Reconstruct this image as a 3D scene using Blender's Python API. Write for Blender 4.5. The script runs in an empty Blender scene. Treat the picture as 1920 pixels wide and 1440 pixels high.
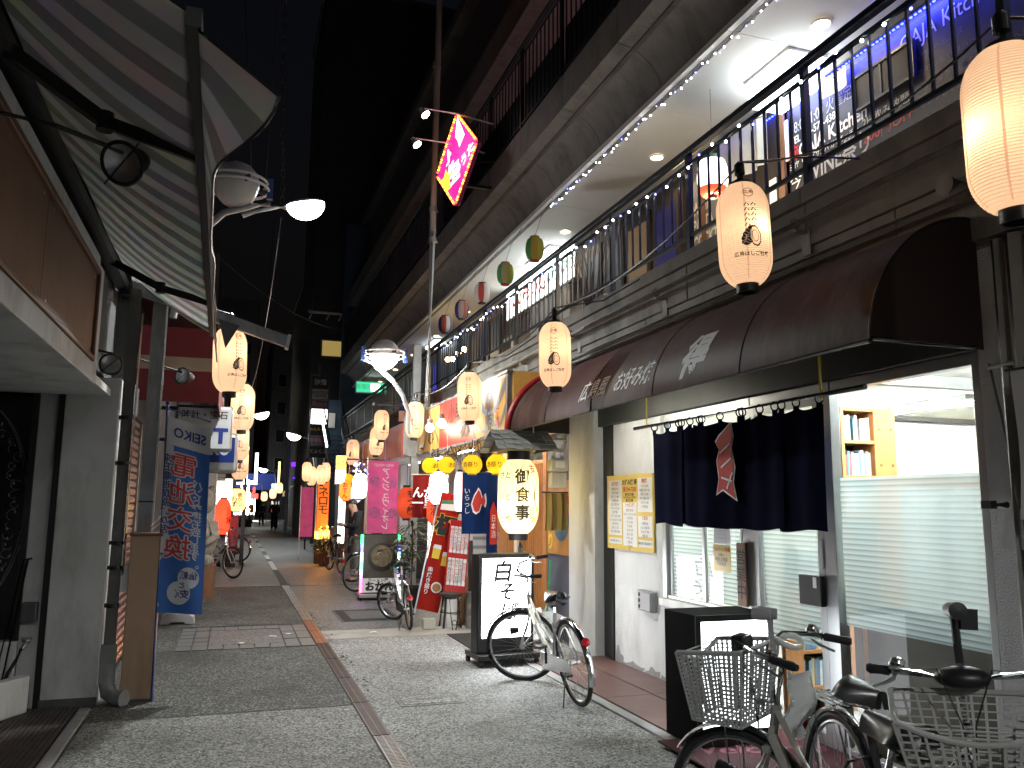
import bpy, bmesh, math, random
from mathutils import Vector, Matrix, Euler
random.seed(7)
PI = math.pi
R = math.radians
S = bpy.context.scene
C = S.collection
# ---------------------------------------------------------------- camera, sky, exposure
cd = bpy.data.cameras.new('street_camera')
cam = bpy.data.objects.new('street_camera', cd)
C.objects.link(cam)
S.camera = cam
cd.sensor_width = 36.0
cd.lens = 36.0 * 1547.0 / 1920.0
cd.clip_start = 0.05
cd.clip_end = 600.0
cam.matrix_world = Matrix(((0.94791, -0.05377, -0.31397, 0.0),
                           (-0.31844, -0.13465, -0.93833, 0.0),
                           (0.00818, 0.98943, -0.14476, 1.6), (0, 0, 0, 1)))
W = bpy.data.worlds.new('World')
S.world = W
W.use_nodes = True
wn = W.node_tree.nodes
bg = wn['Background']
sky = wn.new('ShaderNodeTexSky')
sky.sky_type = 'NISHITA'
sky.sun_disc = False
sky.sun_elevation = R(-4)
sky.sun_rotation = R(120)
W.node_tree.links.new(sky.outputs[0], bg.inputs[0])
bg.inputs[1].default_value = 0.06
S.view_settings.view_transform = 'Standard'
S.view_settings.look = 'None'
S.view_settings.exposure = 1.8
S.view_settings.gamma = 1.0
S.view_settings.use_curve_mapping = False
S.cycles.use_denoising = True
S.cycles.max_bounces = 8
S.cycles.diffuse_bounces = 4
S.cycles.glossy_bounces = 4
S.cycles.transparent_max_bounces = 16
S.cycles.sample_clamp_indirect = 6.0
S.cycles.caustics_reflective = False
S.cycles.caustics_refractive = False

# ---------------------------------------------------------------- mesh builder
def frame(d, up=Vector((0, 0, 1))):
    d = Vector(d).normalized()
    a = d.cross(up)
    if a.length < 1e-4:
        a = d.cross(Vector((0, 1, 0)))
    a.normalize()
    return a, a.cross(d).normalized()

class MB:
    def __init__(s):
        s.v = []; s.f = []
    def add(s, vs, fs):
        o = len(s.v)
        s.v += [tuple(p) for p in vs]
        s.f += [tuple(i + o for i in q) for q in fs]
        return s
    def box(s, x0, x1, y0, y1, z0, z1):
        return s.add([(x, y, z) for z in (z0, z1) for y in (y0, y1) for x in (x0, x1)],
                     [(0, 2, 3, 1), (4, 5, 7, 6), (0, 1, 5, 4), (2, 6, 7, 3), (0, 4, 6, 2), (1, 3, 7, 5)])
    def bar(s, p0, p1, w, h, up=(0, 0, 1)):
        p0 = Vector(p0); p1 = Vector(p1)
        a, b = frame(p1 - p0, Vector(up))
        vs = [p + a * (i * w / 2) + b * (j * h / 2) for p in (p0, p1) for j in (-1, 1) for i in (-1, 1)]
        return s.add(vs, [(0, 1, 3, 2), (4, 6, 7, 5), (0, 4, 5, 1), (2, 3, 7, 6), (0, 2, 6, 4), (1, 5, 7, 3)])
    def tube(s, pts, r, n=8, closed=False, caps=True):
        pts = [Vector(p) for p in pts]
        m = len(pts)
        rs = r if isinstance(r, (list, tuple)) else [r] * m
        vs = []; pa = None
        for i, p in enumerate(pts):
            q0 = pts[(i - 1) % m] if (closed or i) else p
            q1 = pts[(i + 1) % m] if (closed or i < m - 1) else p
            d = (q1 - q0)
            if d.length < 1e-9: d = Vector((0, 0, 1))
            d.normalize()
            if pa is None:
                a, b = frame(d)
            else:
                a = pa - d * pa.dot(d)
                a.normalize(); b = d.cross(a)
            pa = a
            for k in range(n):
                t = 2 * PI * k / n
                vs.append(p + (a * math.cos(t) + b * math.sin(t)) * rs[i])
        fs = []
        for i in range(m if closed else m - 1):
            j = (i + 1) % m
            for k in range(n):
                l = (k + 1) % n
                fs.append((i * n + k, i * n + l, j * n + l, j * n + k))
        if caps and not closed:
            fs.append(tuple(range(n))[::-1]); fs.append(tuple((m - 1) * n + k for k in range(n)))
        return s.add(vs, fs)
    def lathe(s, prof, n=16, c=(0, 0, 0), axis=(0, 0, 1), caps=True):
        ax = Vector(axis).normalized(); a, b = frame(ax); c = Vector(c)
        vs = [c + ax * z + (a * math.cos(2 * PI * k / n) + b * math.sin(2 * PI * k / n)) * r for r, z in prof for k in range(n)]
        fs = []
        for i in range(len(prof) - 1):
            for k in range(n):
                l = (k + 1) % n
                fs.append((i * n + l, i * n + k, (i + 1) * n + k, (i + 1) * n + l))
        if caps and prof[0][0] > 1e-6: fs.append(tuple(range(n)))
        if caps and prof[-1][0] > 1e-6 and len(prof) > 2: fs.append(tuple((len(prof) - 1) * n + k for k in range(n))[::-1])
        return s.add(vs, fs)
    def ring(s, c, Rr, r, axis=(0, 0, 1), n=28, k=6, a0=0.0, a1=None):
        a, b = frame(Vector(axis)); c = Vector(c)
        if a1 is None:
            return s.tube([c + (a * math.cos(2 * PI * i / n) + b * math.sin(2 * PI * i / n)) * Rr for i in range(n)], r, k, True)
        return s.tube([c + (a * math.cos(a0 + (a1 - a0) * i / n) + b * math.sin(a0 + (a1 - a0) * i / n)) * Rr for i in range(n + 1)], r, k)
    def ball(s, c, r, n=12, m=8, sc=(1, 1, 1)):
        vs = []; c = Vector(c)
        for j in range(m + 1):
            ph = PI * j / m
            for k in range(n):
                t = 2 * PI * k / n
                vs.append(c + Vector((math.sin(ph) * math.cos(t) * r * sc[0], math.sin(ph) * math.sin(t) * r * sc[1], math.cos(ph) * r * sc[2])))
        fs = [(j * n + k, (j + 1) * n + k, (j + 1) * n + (k + 1) % n, j * n + (k + 1) % n) for j in range(m) for k in range(n)]
        return s.add(vs, fs)
    def prism(s, pts, vec):
        vec = Vector(vec); pts = [Vector(p) for p in pts]; n = len(pts)
        return s.add(pts + [p + vec for p in pts],
                     [tuple(range(n))[::-1], tuple(range(n, 2 * n))] + [(i, (i + 1) % n, n + (i + 1) % n, n + i) for i in range(n)])
    def sheet(s, fn, nu, nv, t=None):
        g = [Vector(fn(i / nu, j / nv)) for j in range(nv + 1) for i in range(nu + 1)]
        fs = [(j * (nu + 1) + i, j * (nu + 1) + i + 1, (j + 1) * (nu + 1) + i + 1, (j + 1) * (nu + 1) + i) for j in range(nv) for i in range(nu)]
        return s.add(g, fs)
    def xf(s, M):
        s.v = [tuple(M @ Vector(p)) for p in s.v]
        return s
    def mesh(s, name, m=None):
        me = bpy.data.meshes.new(name)
        me.from_pydata(s.v, [], s.f)
        if m is not None: me.materials.append(m)
        me.polygons.foreach_set('use_smooth', [True] * len(me.polygons))
        me.set_sharp_from_angle(angle=R(38))
        me.validate()
        return me
    def build(s, name, m=None, parent=None, world=False, kind=None, bev=0.0, solid=0.0):
        if world and parent is not None:
            l = parent.location
            s.v = [(p[0] - l.x, p[1] - l.y, p[2] - l.z) for p in s.v]
        o = bpy.data.objects.new(name, s.mesh(name, m))
        C.objects.link(o)
        if parent is not None: o.parent = parent
        if kind: o['kind'] = kind
        if bev:
            b = o.modifiers.new('edge', 'BEVEL'); b.width = bev; b.segments = 2; b.limit_method = 'ANGLE'; b.angle_limit = R(40)
        if solid:
            b = o.modifiers.new('thick', 'SOLIDIFY'); b.thickness = solid; b.offset = 0
            e_ = o.modifiers.new('edges', 'EDGE_SPLIT'); e_.split_angle = R(40)
        return o

def bx(*a):
    return MB().box(*a)
def tag(o, label=None, cat=None, group=None, kind=None):
    if label: o['label'] = label
    if cat: o['category'] = cat
    if group: o['group'] = group
    if kind: o['kind'] = kind
    return o
def thing(name, label, cat, loc=(0, 0, 0), rz=0.0, group=None, rot=None):
    o = bpy.data.objects.new(name, None)
    C.objects.link(o)
    o.empty_display_size = 0.2
    o.location = loc
    o.rotation_euler = rot if rot else (0, 0, rz)
    return tag(o, label, cat, group)
def inst(mesh, name, parent=None, loc=(0, 0, 0), rot=(0, 0, 0), sc=None):
    o = bpy.data.objects.new(name, mesh)
    C.objects.link(o)
    if parent is not None: o.parent = parent
    o.location = loc; o.rotation_euler = rot
    if sc: o.scale = sc
    return o
def copytree(o, parent=None):
    c = o.copy(); C.objects.link(c)
    if parent is not None: c.parent = parent
    for ch in list(o.children): copytree(ch, c)
    return c
def dup(o, loc, rz=None, label=None, group=None, sc=None):
    c = copytree(o)
    c.location = loc
    if rz is not None: c.rotation_euler = (0, 0, rz)
    if label: c['label'] = label
    if group: c['group'] = group
    if sc: c.scale = sc
    return c

# ---------------------------------------------------------------- materials
def _pr(m): return m.node_tree.nodes['Principled BSDF']
def mat(name, col, rough=0.6, metal=0.0, var=0.12, vs=6.0, bump=0.0, bs=60.0, spec=0.5, dirt=None, ds=1.5, coat=0.0, sheen=0.0):
    m = bpy.data.materials.new(name); m.use_nodes = True
    nt = m.node_tree; n = nt.nodes; L = nt.links; p = _pr(m)
    p.inputs['Roughness'].default_value = rough
    p.inputs['Metallic'].default_value = metal
    p.inputs['Specular IOR Level'].default_value = spec
    if coat: p.inputs['Coat Weight'].default_value = coat; p.inputs['Coat Roughness'].default_value = 0.1
    if sheen: p.inputs['Sheen Weight'].default_value = sheen
    tc = n.new('ShaderNodeTexCoord')
    nz = n.new('ShaderNodeTexNoise'); nz.inputs['Scale'].default_value = vs; nz.inputs['Detail'].default_value = 6
    L.new(tc.outputs['Object'], nz.inputs['Vector'])
    mx = n.new('ShaderNodeMixRGB'); mx.blend_type = 'MIX'
    lo = [max(0, c * (1 - var * 1.6)) for c in col[:3]] + [1]; hi = [min(1, c * (1 + var * 1.6)) for c in col[:3]] + [1]
    mx.inputs[1].default_value = lo; mx.inputs[2].default_value = hi
    L.new(nz.outputs['Fac'], mx.inputs[0])
    out = mx.outputs[0]
    if dirt:
        n2 = n.new('ShaderNodeTexNoise'); n2.inputs['Scale'].default_value = ds; n2.inputs['Detail'].default_value = 8; n2.inputs['Roughness'].default_value = 0.7
        mp = n.new('ShaderNodeMapping'); mp.inputs['Scale'].default_value = (1.3, 1.3, 0.45)
        L.new(tc.outputs['Object'], mp.inputs[0]); L.new(mp.outputs[0], n2.inputs['Vector'])
        cr = n.new('ShaderNodeValToRGB'); cr.color_ramp.elements[0].position = 0.48; cr.color_ramp.elements[1].position = 0.72
        L.new(n2.outputs['Fac'], cr.inputs[0])
        m2 = n.new('ShaderNodeMixRGB'); m2.inputs[2].default_value = list(dirt[:3]) + [1]
        L.new(cr.outputs[0], m2.inputs[0]); L.new(out, m2.inputs[1]); out = m2.outputs[0]
    L.new(out, p.inputs['Base Color'])
    if bump:
        b = n.new('ShaderNodeBump'); b.inputs['Strength'].default_value = bump; b.inputs['Distance'].default_value = 0.01
        n3 = n.new('ShaderNodeTexNoise'); n3.inputs['Scale'].default_value = bs; n3.inputs['Detail'].default_value = 4
        L.new(tc.outputs['Object'], n3.inputs['Vector']); L.new(n3.outputs['Fac'], b.inputs['Height']); L.new(b.outputs[0], p.inputs['Normal'])
    return m
def glow(name, col, st, base=None, rough=0.5):
    m = bpy.data.materials.new(name); m.use_nodes = True
    p = _pr(m)
    p.inputs['Base Color'].default_value = list((base or col)[:3]) + [1]
    p.inputs['Roughness'].default_value = rough
    p.inputs['Emission Color'].default_value = list(col[:3]) + [1]
    p.inputs['Emission Strength'].default_value = st * 0.6
    return m
def paper(name, col, em=None, st=0.0, trans=0.75, var=0.08, vs=3.0, dirt=None):
    """thin sheet that passes light: lantern paper, banners"""
    m = bpy.data.materials.new(name); m.use_nodes = True
    nt = m.node_tree; n = nt.nodes; L = nt.links
    n.remove(_pr(m)); out = n['Material Output']
    tc = n.new('ShaderNodeTexCoord'); nz = n.new('ShaderNodeTexNoise'); nz.inputs['Scale'].default_value = vs; nz.inputs['Detail'].default_value = 5
    L.new(tc.outputs['Object'], nz.inputs['Vector'])
    mx = n.new('ShaderNodeMixRGB')
    mx.inputs[1].default_value = [c * (1 - var * 1.5) for c in col[:3]] + [1]; mx.inputs[2].default_value = [min(1, c * (1 + var * 1.5)) for c in col[:3]] + [1]
    L.new(nz.outputs['Fac'], mx.inputs[0])
    d = n.new('ShaderNodeBsdfDiffuse'); t = n.new('ShaderNodeBsdfTranslucent'); ms = n.new('ShaderNodeMixShader'); ms.inputs[0].default_value = trans
    L.new(mx.outputs[0], d.inputs[0]); L.new(mx.outputs[0], t.inputs[0]); L.new(d.outputs[0], ms.inputs[1]); L.new(t.outputs[0], ms.inputs[2])
    o = ms.outputs[0]
    if st:
        e = n.new('ShaderNodeEmission'); e.inputs[0].default_value = list((em or col)[:3]) + [1]; e.inputs[1].default_value = st
        a = n.new('ShaderNodeAddShader'); L.new(o, a.inputs[0]); L.new(e.outputs[0], a.inputs[1]); o = a.outputs[0]
    L.new(o, out.inputs[0])
    return m
def glass(name, tint=(0.93, 0.97, 0.96), rough=0.0, refl=0.12):
    m = bpy.data.materials.new(name); m.use_nodes = True
    nt = m.node_tree; n = nt.nodes; L = nt.links
    n.remove(_pr(m)); out = n['Material Output']
    t = n.new('ShaderNodeBsdfTransparent'); t.inputs[0].default_value = list(tint) + [1]
    g = n.new('ShaderNodeBsdfGlossy'); g.inputs['Roughness'].default_value = rough
    lw = n.new('ShaderNodeLayerWeight'); lw.inputs[0].default_value = 0.5
    pw = n.new('ShaderNodeMath'); pw.operation = 'POWER'; pw.inputs[1].default_value = 4.0; L.new(lw.outputs['Facing'], pw.inputs[0])
    mr = n.new('ShaderNodeMapRange'); mr.inputs[3].default_value = refl * 0.16; mr.inputs[4].default_value = 0.9
    L.new(pw.outputs[0], mr.inputs[0])
    ms = n.new('ShaderNodeMixShader'); L.new(mr.outputs[0], ms.inputs[0]); L.new(t.outputs[0], ms.inputs[1]); L.new(g.outputs[0], ms.inputs[2])
    L.new(ms.outputs[0], out.inputs[0])
    return m
def nodes_of(m): return m.node_tree.nodes, m.node_tree.links

def lamp(name, kind, loc, power, col, parent=None, rad=0.05, size=None, rot=None, spot=None):
    l = bpy.data.lights.new(name, kind); l.energy = power; l.color = col[:3]
    if kind in ('POINT', 'SPOT'): l.shadow_soft_size = rad
    if kind == 'AREA':
        l.shape = 'RECTANGLE'; l.size = size[0]; l.size_y = size[1]
    if kind == 'SPOT':
        l.spot_size = spot; l.spot_blend = 0.6
    o = bpy.data.objects.new(name, l); C.objects.link(o); o.location = loc
    if rot: o.rotation_euler = rot
    if parent is not None: o.parent = parent
    return o

# ---------------------------------------------------------------- lettering (flat print, 2-4 mm proud)
_tc = {}
def tmesh(body, size=0.1, bold=0.0, shear=0.0, spacing=1.0, line=1.0, extrude=0.0, cond=1.0, res=3, align='CENTER', sub=0):
    k = (body, size, bold, shear, spacing, line, extrude, cond, res, align, sub)
    if k in _tc: return _tc[k]
    cu = bpy.data.curves.new('lettering', 'FONT')
    cu.body = body; cu.size = size; cu.offset = bold * size; cu.shear = shear
    cu.space_character = spacing; cu.space_line = line; cu.extrude = extrude
    cu.align_x = align; cu.align_y = 'CENTER'; cu.resolution_u = res
    ob = bpy.data.objects.new('lettering', cu); C.objects.link(ob)
    dg = bpy.context.evaluated_depsgraph_get()
    me = bpy.data.meshes.new_from_object(ob.evaluated_get(dg), depsgraph=dg)
    bpy.data.objects.remove(ob); bpy.data.curves.remove(cu)
    me.name = 'lettering'
    ar = sum(p.area for p in me.polygons)
    if bold and len(body) < 3:                       # heavy outlines can fail to fill: fall back to a lighter weight
        thin = tmesh(body, size, 0.0, shear, spacing, line, extrude, 1.0, res, align, 0)
        if ar < 1.02 * sum(p.area for p in thin.polygons):
            me = tmesh(body, size, bold * .6, shear, spacing, line, extrude, 1.0, res, align, 0).copy() if bold > .012 else thin.copy()
    if cond != 1.0:
        me.transform(Matrix.Diagonal((cond, 1, 1, 1)))
    if sub:
        b = bmesh.new(); b.from_mesh(me)
        bmesh.ops.triangulate(b, faces=b.faces[:])
        for _ in range(sub):
            L = [e for e in b.edges if e.calc_length() > size * 0.12]
            if L: bmesh.ops.subdivide_edges(b, edges=L, cuts=1); bmesh.ops.triangulate(b, faces=[f for f in b.faces if len(f.verts) > 3])
        b.to_mesh(me); b.free()
    me.materials.clear()
    _tc[k] = me
    return me
FACE = {'cam': (R(90), 0, 0), 'street': (R(90), 0, R(-90)), 'left': (R(90), 0, R(90)), 'up': (0, 0, 0), 'away': (R(90), 0, R(180))}
def text(body, size, m, parent, loc, face='cam', mirror=False, name='lettering', **kw):
    me = tmesh(body, size, **kw).copy()
    me.materials.append(m)
    if mirror: me.transform(Matrix.Diagonal((-1, 1, 1, 1)))
    o = bpy.data.objects.new(name, me); C.objects.link(o)
    if parent is not None: o.parent = parent
    o.location = loc
    o.rotation_euler = FACE[face] if isinstance(face, str) else face
    return o
def vert(t): return '\n'.join(t)
def wrap_text(body, size, m, parent, rfun, zc, ang, name='lettering', dx=0.0, sub=2, off=0.0062, **kw):
    """print on a round lantern: x becomes the angle round the axis, y the height"""
    me = tmesh(body, size, sub=sub, **kw).copy(); me.materials.append(m)
    for v in me.vertices:
        z = zc + v.co.y; r = rfun(z) + off
        t = ang + (v.co.x + dx) / r
        v.co = (r * math.sin(t), -r * math.cos(t), z)
    o = bpy.data.objects.new(name, me); C.objects.link(o); o.parent = parent
    return o
def wrap_mb(mb, m, parent, rfun, ang, name, off=0.0045):
    vs = []
    for x, y, z in mb.v:
        r = rfun(z) + off
        t = ang + x / r
        vs.append((r * math.sin(t), -r * math.cos(t), z))
    mb.v = vs
    return mb.build(name, m, parent)
# ================================================================ materials used all over
M_ = {}
M_['concrete'] = mat('concrete', (0.30, 0.30, 0.295), 0.8, var=0.16, vs=3, bump=0.35, bs=90, dirt=(0.16, 0.16, 0.155), ds=1.2)
M_['concrete_dark'] = mat('dark_concrete', (0.11, 0.11, 0.11), 0.85, var=0.2, vs=3, bump=0.3, bs=80, dirt=(0.05, 0.05, 0.05))
M_['fascia'] = mat('fascia_stone', (0.27, 0.265, 0.245), 0.75, var=0.16, vs=4, bump=0.45, bs=120, dirt=(0.10, 0.10, 0.095), ds=1.6)
M_['cove'] = mat('cove_concrete', (0.185, 0.184, 0.182), 0.75, var=0.15, vs=5, bump=0.3, bs=140, dirt=(0.09, 0.09, 0.088), ds=2.2)
M_['plaster'] = mat('white_roughcast', (0.70, 0.71, 0.71), 0.85, var=0.07, vs=4, bump=0.7, bs=110, dirt=(0.42, 0.42, 0.40), ds=1.0)
M_['plaster_grey'] = mat('grey_roughcast', (0.58, 0.585, 0.585), 0.85, var=0.09, vs=4, bump=0.8, bs=90, dirt=(0.40, 0.40, 0.39), ds=1.0)
M_['left_plaster'] = mat('left_plaster', (0.64, 0.65, 0.65), 0.8, var=0.09, vs=3, bump=0.35, bs=120, dirt=(0.36, 0.355, 0.34), ds=1.7)
M_['white_paint'] = mat('white_paint', (0.72, 0.72, 0.70), 0.45, var=0.04, dirt=(0.5, 0.5, 0.48), ds=3)
M_['ceiling'] = mat('ceiling_board', (0.66, 0.66, 0.64), 0.7, var=0.05, vs=3, bump=0.1, bs=200)
M_['cream'] = mat('cream_wall', (0.62, 0.57, 0.46), 0.7, var=0.06, bump=0.2)
M_['rail'] = mat('rail_blue_black', (0.006, 0.014, 0.024), 0.38, var=0.3, vs=20, spec=0.6)
M_['black'] = mat('black_paint', (0.012, 0.012, 0.013), 0.4, var=0.2)
M_['blackmatt'] = mat('black_matt', (0.015, 0.015, 0.016), 0.75, var=0.2)
M_['rubber'] = mat('rubber', (0.014, 0.014, 0.014), 0.6, var=0.2, vs=30)
M_['steel'] = mat('steel', (0.52, 0.53, 0.54), 0.32, 1.0, var=0.1, vs=14)
M_['chrome'] = mat('chrome', (0.78, 0.79, 0.80), 0.14, 1.0, var=0.05)
M_['alu'] = mat('aluminium_frame', (0.42, 0.43, 0.43), 0.38, 0.85, var=0.08, vs=10)
M_['galv'] = mat('galvanised_grey', (0.33, 0.34, 0.34), 0.5, 0.3, var=0.12, vs=10, dirt=(0.18, 0.17, 0.15), ds=4)
M_['pipe'] = mat('painted_pipe', (0.33, 0.325, 0.30), 0.55, var=0.12, vs=8, dirt=(0.14, 0.13, 0.12), ds=3)
M_['wood_orange'] = mat('orange_wood', (0.42, 0.18, 0.055), 0.45, var=0.2, vs=9)
M_['wood_brown'] = mat('brown_wood', (0.16, 0.075, 0.035), 0.5, var=0.25, vs=9)
M_['wood_dark'] = mat('dark_wood', (0.03, 0.022, 0.018), 0.55, var=0.3, vs=9)
M_['ink'] = mat('black_ink', (0.012, 0.012, 0.012), 0.6, var=0.1)
M_['ink_red'] = mat('red_ink', (0.50, 0.03, 0.025), 0.6, var=0.05)
M_['ink_white'] = mat('white_ink', (0.78, 0.78, 0.78), 0.6, var=0.03)
M_['ink_grey'] = mat('chalk_ink', (0.42, 0.42, 0.44), 0.8, var=0.25, vs=40)
M_['ink_blue'] = mat('blue_ink', (0.015, 0.03, 0.20), 0.6, var=0.05)
M_['ink_yellow'] = mat('yellow_ink', (0.75, 0.55, 0.04), 0.6, var=0.05)
M_['ink_pink'] = mat('pink_ink', (0.70, 0.12, 0.28), 0.6, var=0.05)
M_['green'] = mat('green_print', (.03, .25, .12), .6)
M_['white_plastic'] = mat('white_plastic', (0.70, 0.70, 0.69), 0.4, var=0.03)
M_['grey_plastic'] = mat('grey_plastic', (0.30, 0.30, 0.31), 0.45, var=0.06)
M_['red_plastic'] = mat('red_plastic', (0.42, 0.02, 0.02), 0.3, var=0.05)

# ================================================================ ground
def aggregate(name, light, dark, mid, sc=85.0, rough=0.76, stain=0.45, wet=0.0):
    m = bpy.data.materials.new(name); m.use_nodes = True
    n, L = nodes_of(m); p = _pr(m)
    tc = n.new('ShaderNodeTexCoord')
    v = n.new('ShaderNodeTexVoronoi'); v.inputs['Scale'].default_value = sc; v.inputs['Randomness'].default_value = 1
    nw = n.new('ShaderNodeTexNoise'); nw.inputs['Scale'].default_value = sc * 0.6
    mw = n.new('ShaderNodeMixRGB'); mw.blend_type = 'ADD'; mw.inputs[0].default_value = 0.012
    L.new(tc.outputs['Object'], mw.inputs[1]); L.new(nw.outputs['Color'], mw.inputs[2]); L.new(tc.outputs['Object'], nw.inputs['Vector'])
    L.new(mw.outputs[0], v.inputs['Vector'])
    sp = n.new('ShaderNodeSeparateColor'); L.new(v.outputs['Color'], sp.inputs[0])
    cr = n.new('ShaderNodeValToRGB'); e = cr.color_ramp
    e.elements[0].position = 0.0; e.elements[0].color = list(dark) + [1]
    e.elements[1].position = 1.0; e.elements[1].color = list(light) + [1]
    for pos, c in ((0.22, dark), (0.32, mid), (0.74, mid), (0.84, light)):
        k = e.elements.new(pos); k.color = list(c) + [1]
    L.new(sp.outputs[0], cr.inputs[0])
    big = n.new('ShaderNodeTexNoise'); big.inputs['Scale'].default_value = 0.9; big.inputs['Detail'].default_value = 9; big.inputs['Roughness'].default_value = 0.65
    L.new(tc.outputs['Object'], big.inputs['Vector'])
    br = n.new('ShaderNodeMapRange'); br.inputs[1].default_value = 0.3; br.inputs[2].default_value = 0.72; br.inputs[3].default_value = 1.0 - stain; br.inputs[4].default_value = 1.15
    L.new(big.outputs['Fac'], br.inputs[0])
    mm = n.new('ShaderNodeMixRGB'); mm.blend_type = 'MULTIPLY'; mm.inputs[0].default_value = 1
    L.new(cr.outputs[0], mm.inputs[1]); L.new(br.outputs[0], mm.inputs[2])
    gv = n.new('ShaderNodeTexVoronoi'); gv.inputs['Scale'].default_value = 2.3; gv.feature = 'F1'; L.new(tc.outputs['Object'], gv.inputs['Vector'])   # trodden gum and drips
    gn = n.new('ShaderNodeTexNoise'); gn.inputs['Scale'].default_value = 30; L.new(tc.outputs['Object'], gn.inputs['Vector'])
    ga = n.new('ShaderNodeMath'); ga.operation = 'MULTIPLY_ADD'; ga.inputs[1].default_value = 0.07; L.new(gn.outputs['Fac'], ga.inputs[0]); L.new(gv.outputs['Distance'], ga.inputs[2])
    gr = n.new('ShaderNodeValToRGB'); gr.color_ramp.elements[0].position = 0.085; gr.color_ramp.elements[0].color = (0.42, 0.42, 0.42, 1); gr.color_ramp.elements[1].position = 0.115; gr.color_ramp.elements[1].color = (1, 1, 1, 1)
    L.new(ga.outputs[0], gr.inputs[0])
    gm_ = n.new('ShaderNodeMixRGB'); gm_.blend_type = 'MULTIPLY'; gm_.inputs[0].default_value = 0.8; L.new(mm.outputs[0], gm_.inputs[1]); L.new(gr.outputs[0], gm_.inputs[2])
    st2 = n.new('ShaderNodeTexNoise'); st2.inputs['Scale'].default_value = 0.55; st2.inputs['Detail'].default_value = 7; st2.inputs['Roughness'].default_value = 0.75; st2.inputs['Distortion'].default_value = 1.2; L.new(tc.outputs['Object'], st2.inputs['Vector'])
    sr2 = n.new('ShaderNodeValToRGB'); sr2.color_ramp.elements[0].position = 0.53; sr2.color_ramp.elements[0].color = (1, 1, 1, 1); sr2.color_ramp.elements[1].position = 0.66; sr2.color_ramp.elements[1].color = (0.55, 0.54, 0.52, 1); L.new(st2.outputs['Fac'], sr2.inputs[0])
    sm2 = n.new('ShaderNodeMixRGB'); sm2.blend_type = 'MULTIPLY'; sm2.inputs[0].default_value = 1; L.new(gm_.outputs[0], sm2.inputs[1]); L.new(sr2.outputs[0], sm2.inputs[2])
    L.new(sm2.outputs[0], p.inputs['Base Color'])
    rr = n.new('ShaderNodeMapRange'); rr.inputs[3].default_value = rough - 0.16 - wet; rr.inputs[4].default_value = rough + 0.12
    L.new(big.outputs['Fac'], rr.inputs[0]); L.new(rr.outputs[0], p.inputs['Roughness'])
    b = n.new('ShaderNodeBump'); b.inputs['Strength'].default_value = 0.6; b.inputs['Distance'].default_value = 0.004
    L.new(sp.outputs[1], b.inputs['Height']); L.new(b.outputs[0], p.inputs['Normal'])
    return m
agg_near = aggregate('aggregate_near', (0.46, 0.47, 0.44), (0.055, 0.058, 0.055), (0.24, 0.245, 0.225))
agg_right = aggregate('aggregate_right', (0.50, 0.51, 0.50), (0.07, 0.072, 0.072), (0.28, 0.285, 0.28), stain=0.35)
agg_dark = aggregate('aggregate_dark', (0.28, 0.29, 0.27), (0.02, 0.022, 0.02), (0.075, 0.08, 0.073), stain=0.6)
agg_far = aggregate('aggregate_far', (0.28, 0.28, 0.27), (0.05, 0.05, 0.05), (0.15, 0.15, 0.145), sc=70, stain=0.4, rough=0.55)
asphalt = aggregate('asphalt', (0.10, 0.10, 0.10), (0.025, 0.025, 0.025), (0.055, 0.055, 0.055), sc=110, stain=0.4, rough=0.6)
tile_grey = mat('paving_tile_grey', (0.135, 0.14, 0.142), 0.5, var=0.18, vs=3, bump=0.3, bs=120, dirt=(0.12, 0.12, 0.115), ds=3)
patch_m = mat('patched_concrete', (0.36, 0.34, 0.31), 0.75, var=0.12, vs=4, bump=0.3, dirt=(0.22, 0.21, 0.20), ds=2)

MB().add([(-60, -6, 0), (60, -6, 0), (60, 200, 0), (-60, 200, 0)], [(0, 1, 2, 3)]).build('ground', asphalt, kind='structure')
def slab(x0, x1, y0, y1, m, z=0.006, name='street_paving'):
    nx = max(1, int((x1 - x0) / 1.0)); ny = max(1, int((y1 - y0) / 1.0))
    return MB().sheet(lambda u, v: (x0 + (x1 - x0) * u, y0 + (y1 - y0) * v, z), nx, ny).build(name, m, kind='structure')
slab(-0.93, 1.0, -1.0, 6.93, agg_near)
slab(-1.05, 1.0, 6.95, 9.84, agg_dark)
slab(1.14, 2.9, -1.0, 10.25, agg_right)
slab(2.9, 3.75, 8.32, 10.25, agg_right, 0.0062)
slab(1.14, 3.4, 10.27, 10.95, patch_m)
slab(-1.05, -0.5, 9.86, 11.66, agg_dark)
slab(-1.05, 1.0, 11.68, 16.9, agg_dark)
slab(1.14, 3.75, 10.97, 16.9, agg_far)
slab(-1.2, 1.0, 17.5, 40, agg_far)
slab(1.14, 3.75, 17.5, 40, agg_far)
# paving tiles laid round the manhole panel, each tile a piece of its own
tiles = thing('tile_band', None, None, (0.3, 10.7, 0.0)); tiles['kind'] = 'structure'
tm = [bx(-0.076, 0.076, -0.131, 0.131, 0.0, 0.012 + 0.002 * k).mesh('paving_tile', tile_grey) for k in range(3)]
xs = [-0.42 + 0.166 * i for i in range(9)]
ys = [9.99 + 0.285 * j for j in range(6)]
for i, x in enumerate(xs):
    for j, y in enumerate(ys):
        if 2 <= i <= 6 and 1 <= j <= 4: continue
        inst(random.choice(tm), 'paving_tile', tiles, (x - 0.3, y - 10.7, 0), (0, 0, random.uniform(-.01, .01)))
bx(-0.42 + 0.166 * 1.5 - 0.3 + 0.006, -0.42 + 0.166 * 6.5 - 0.3 - 0.006, ys[0] + 0.15 - 10.7, ys[5] - 0.15 - 10.7, 0, 0.011).build('infill_panel', agg_far, tiles)
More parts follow.
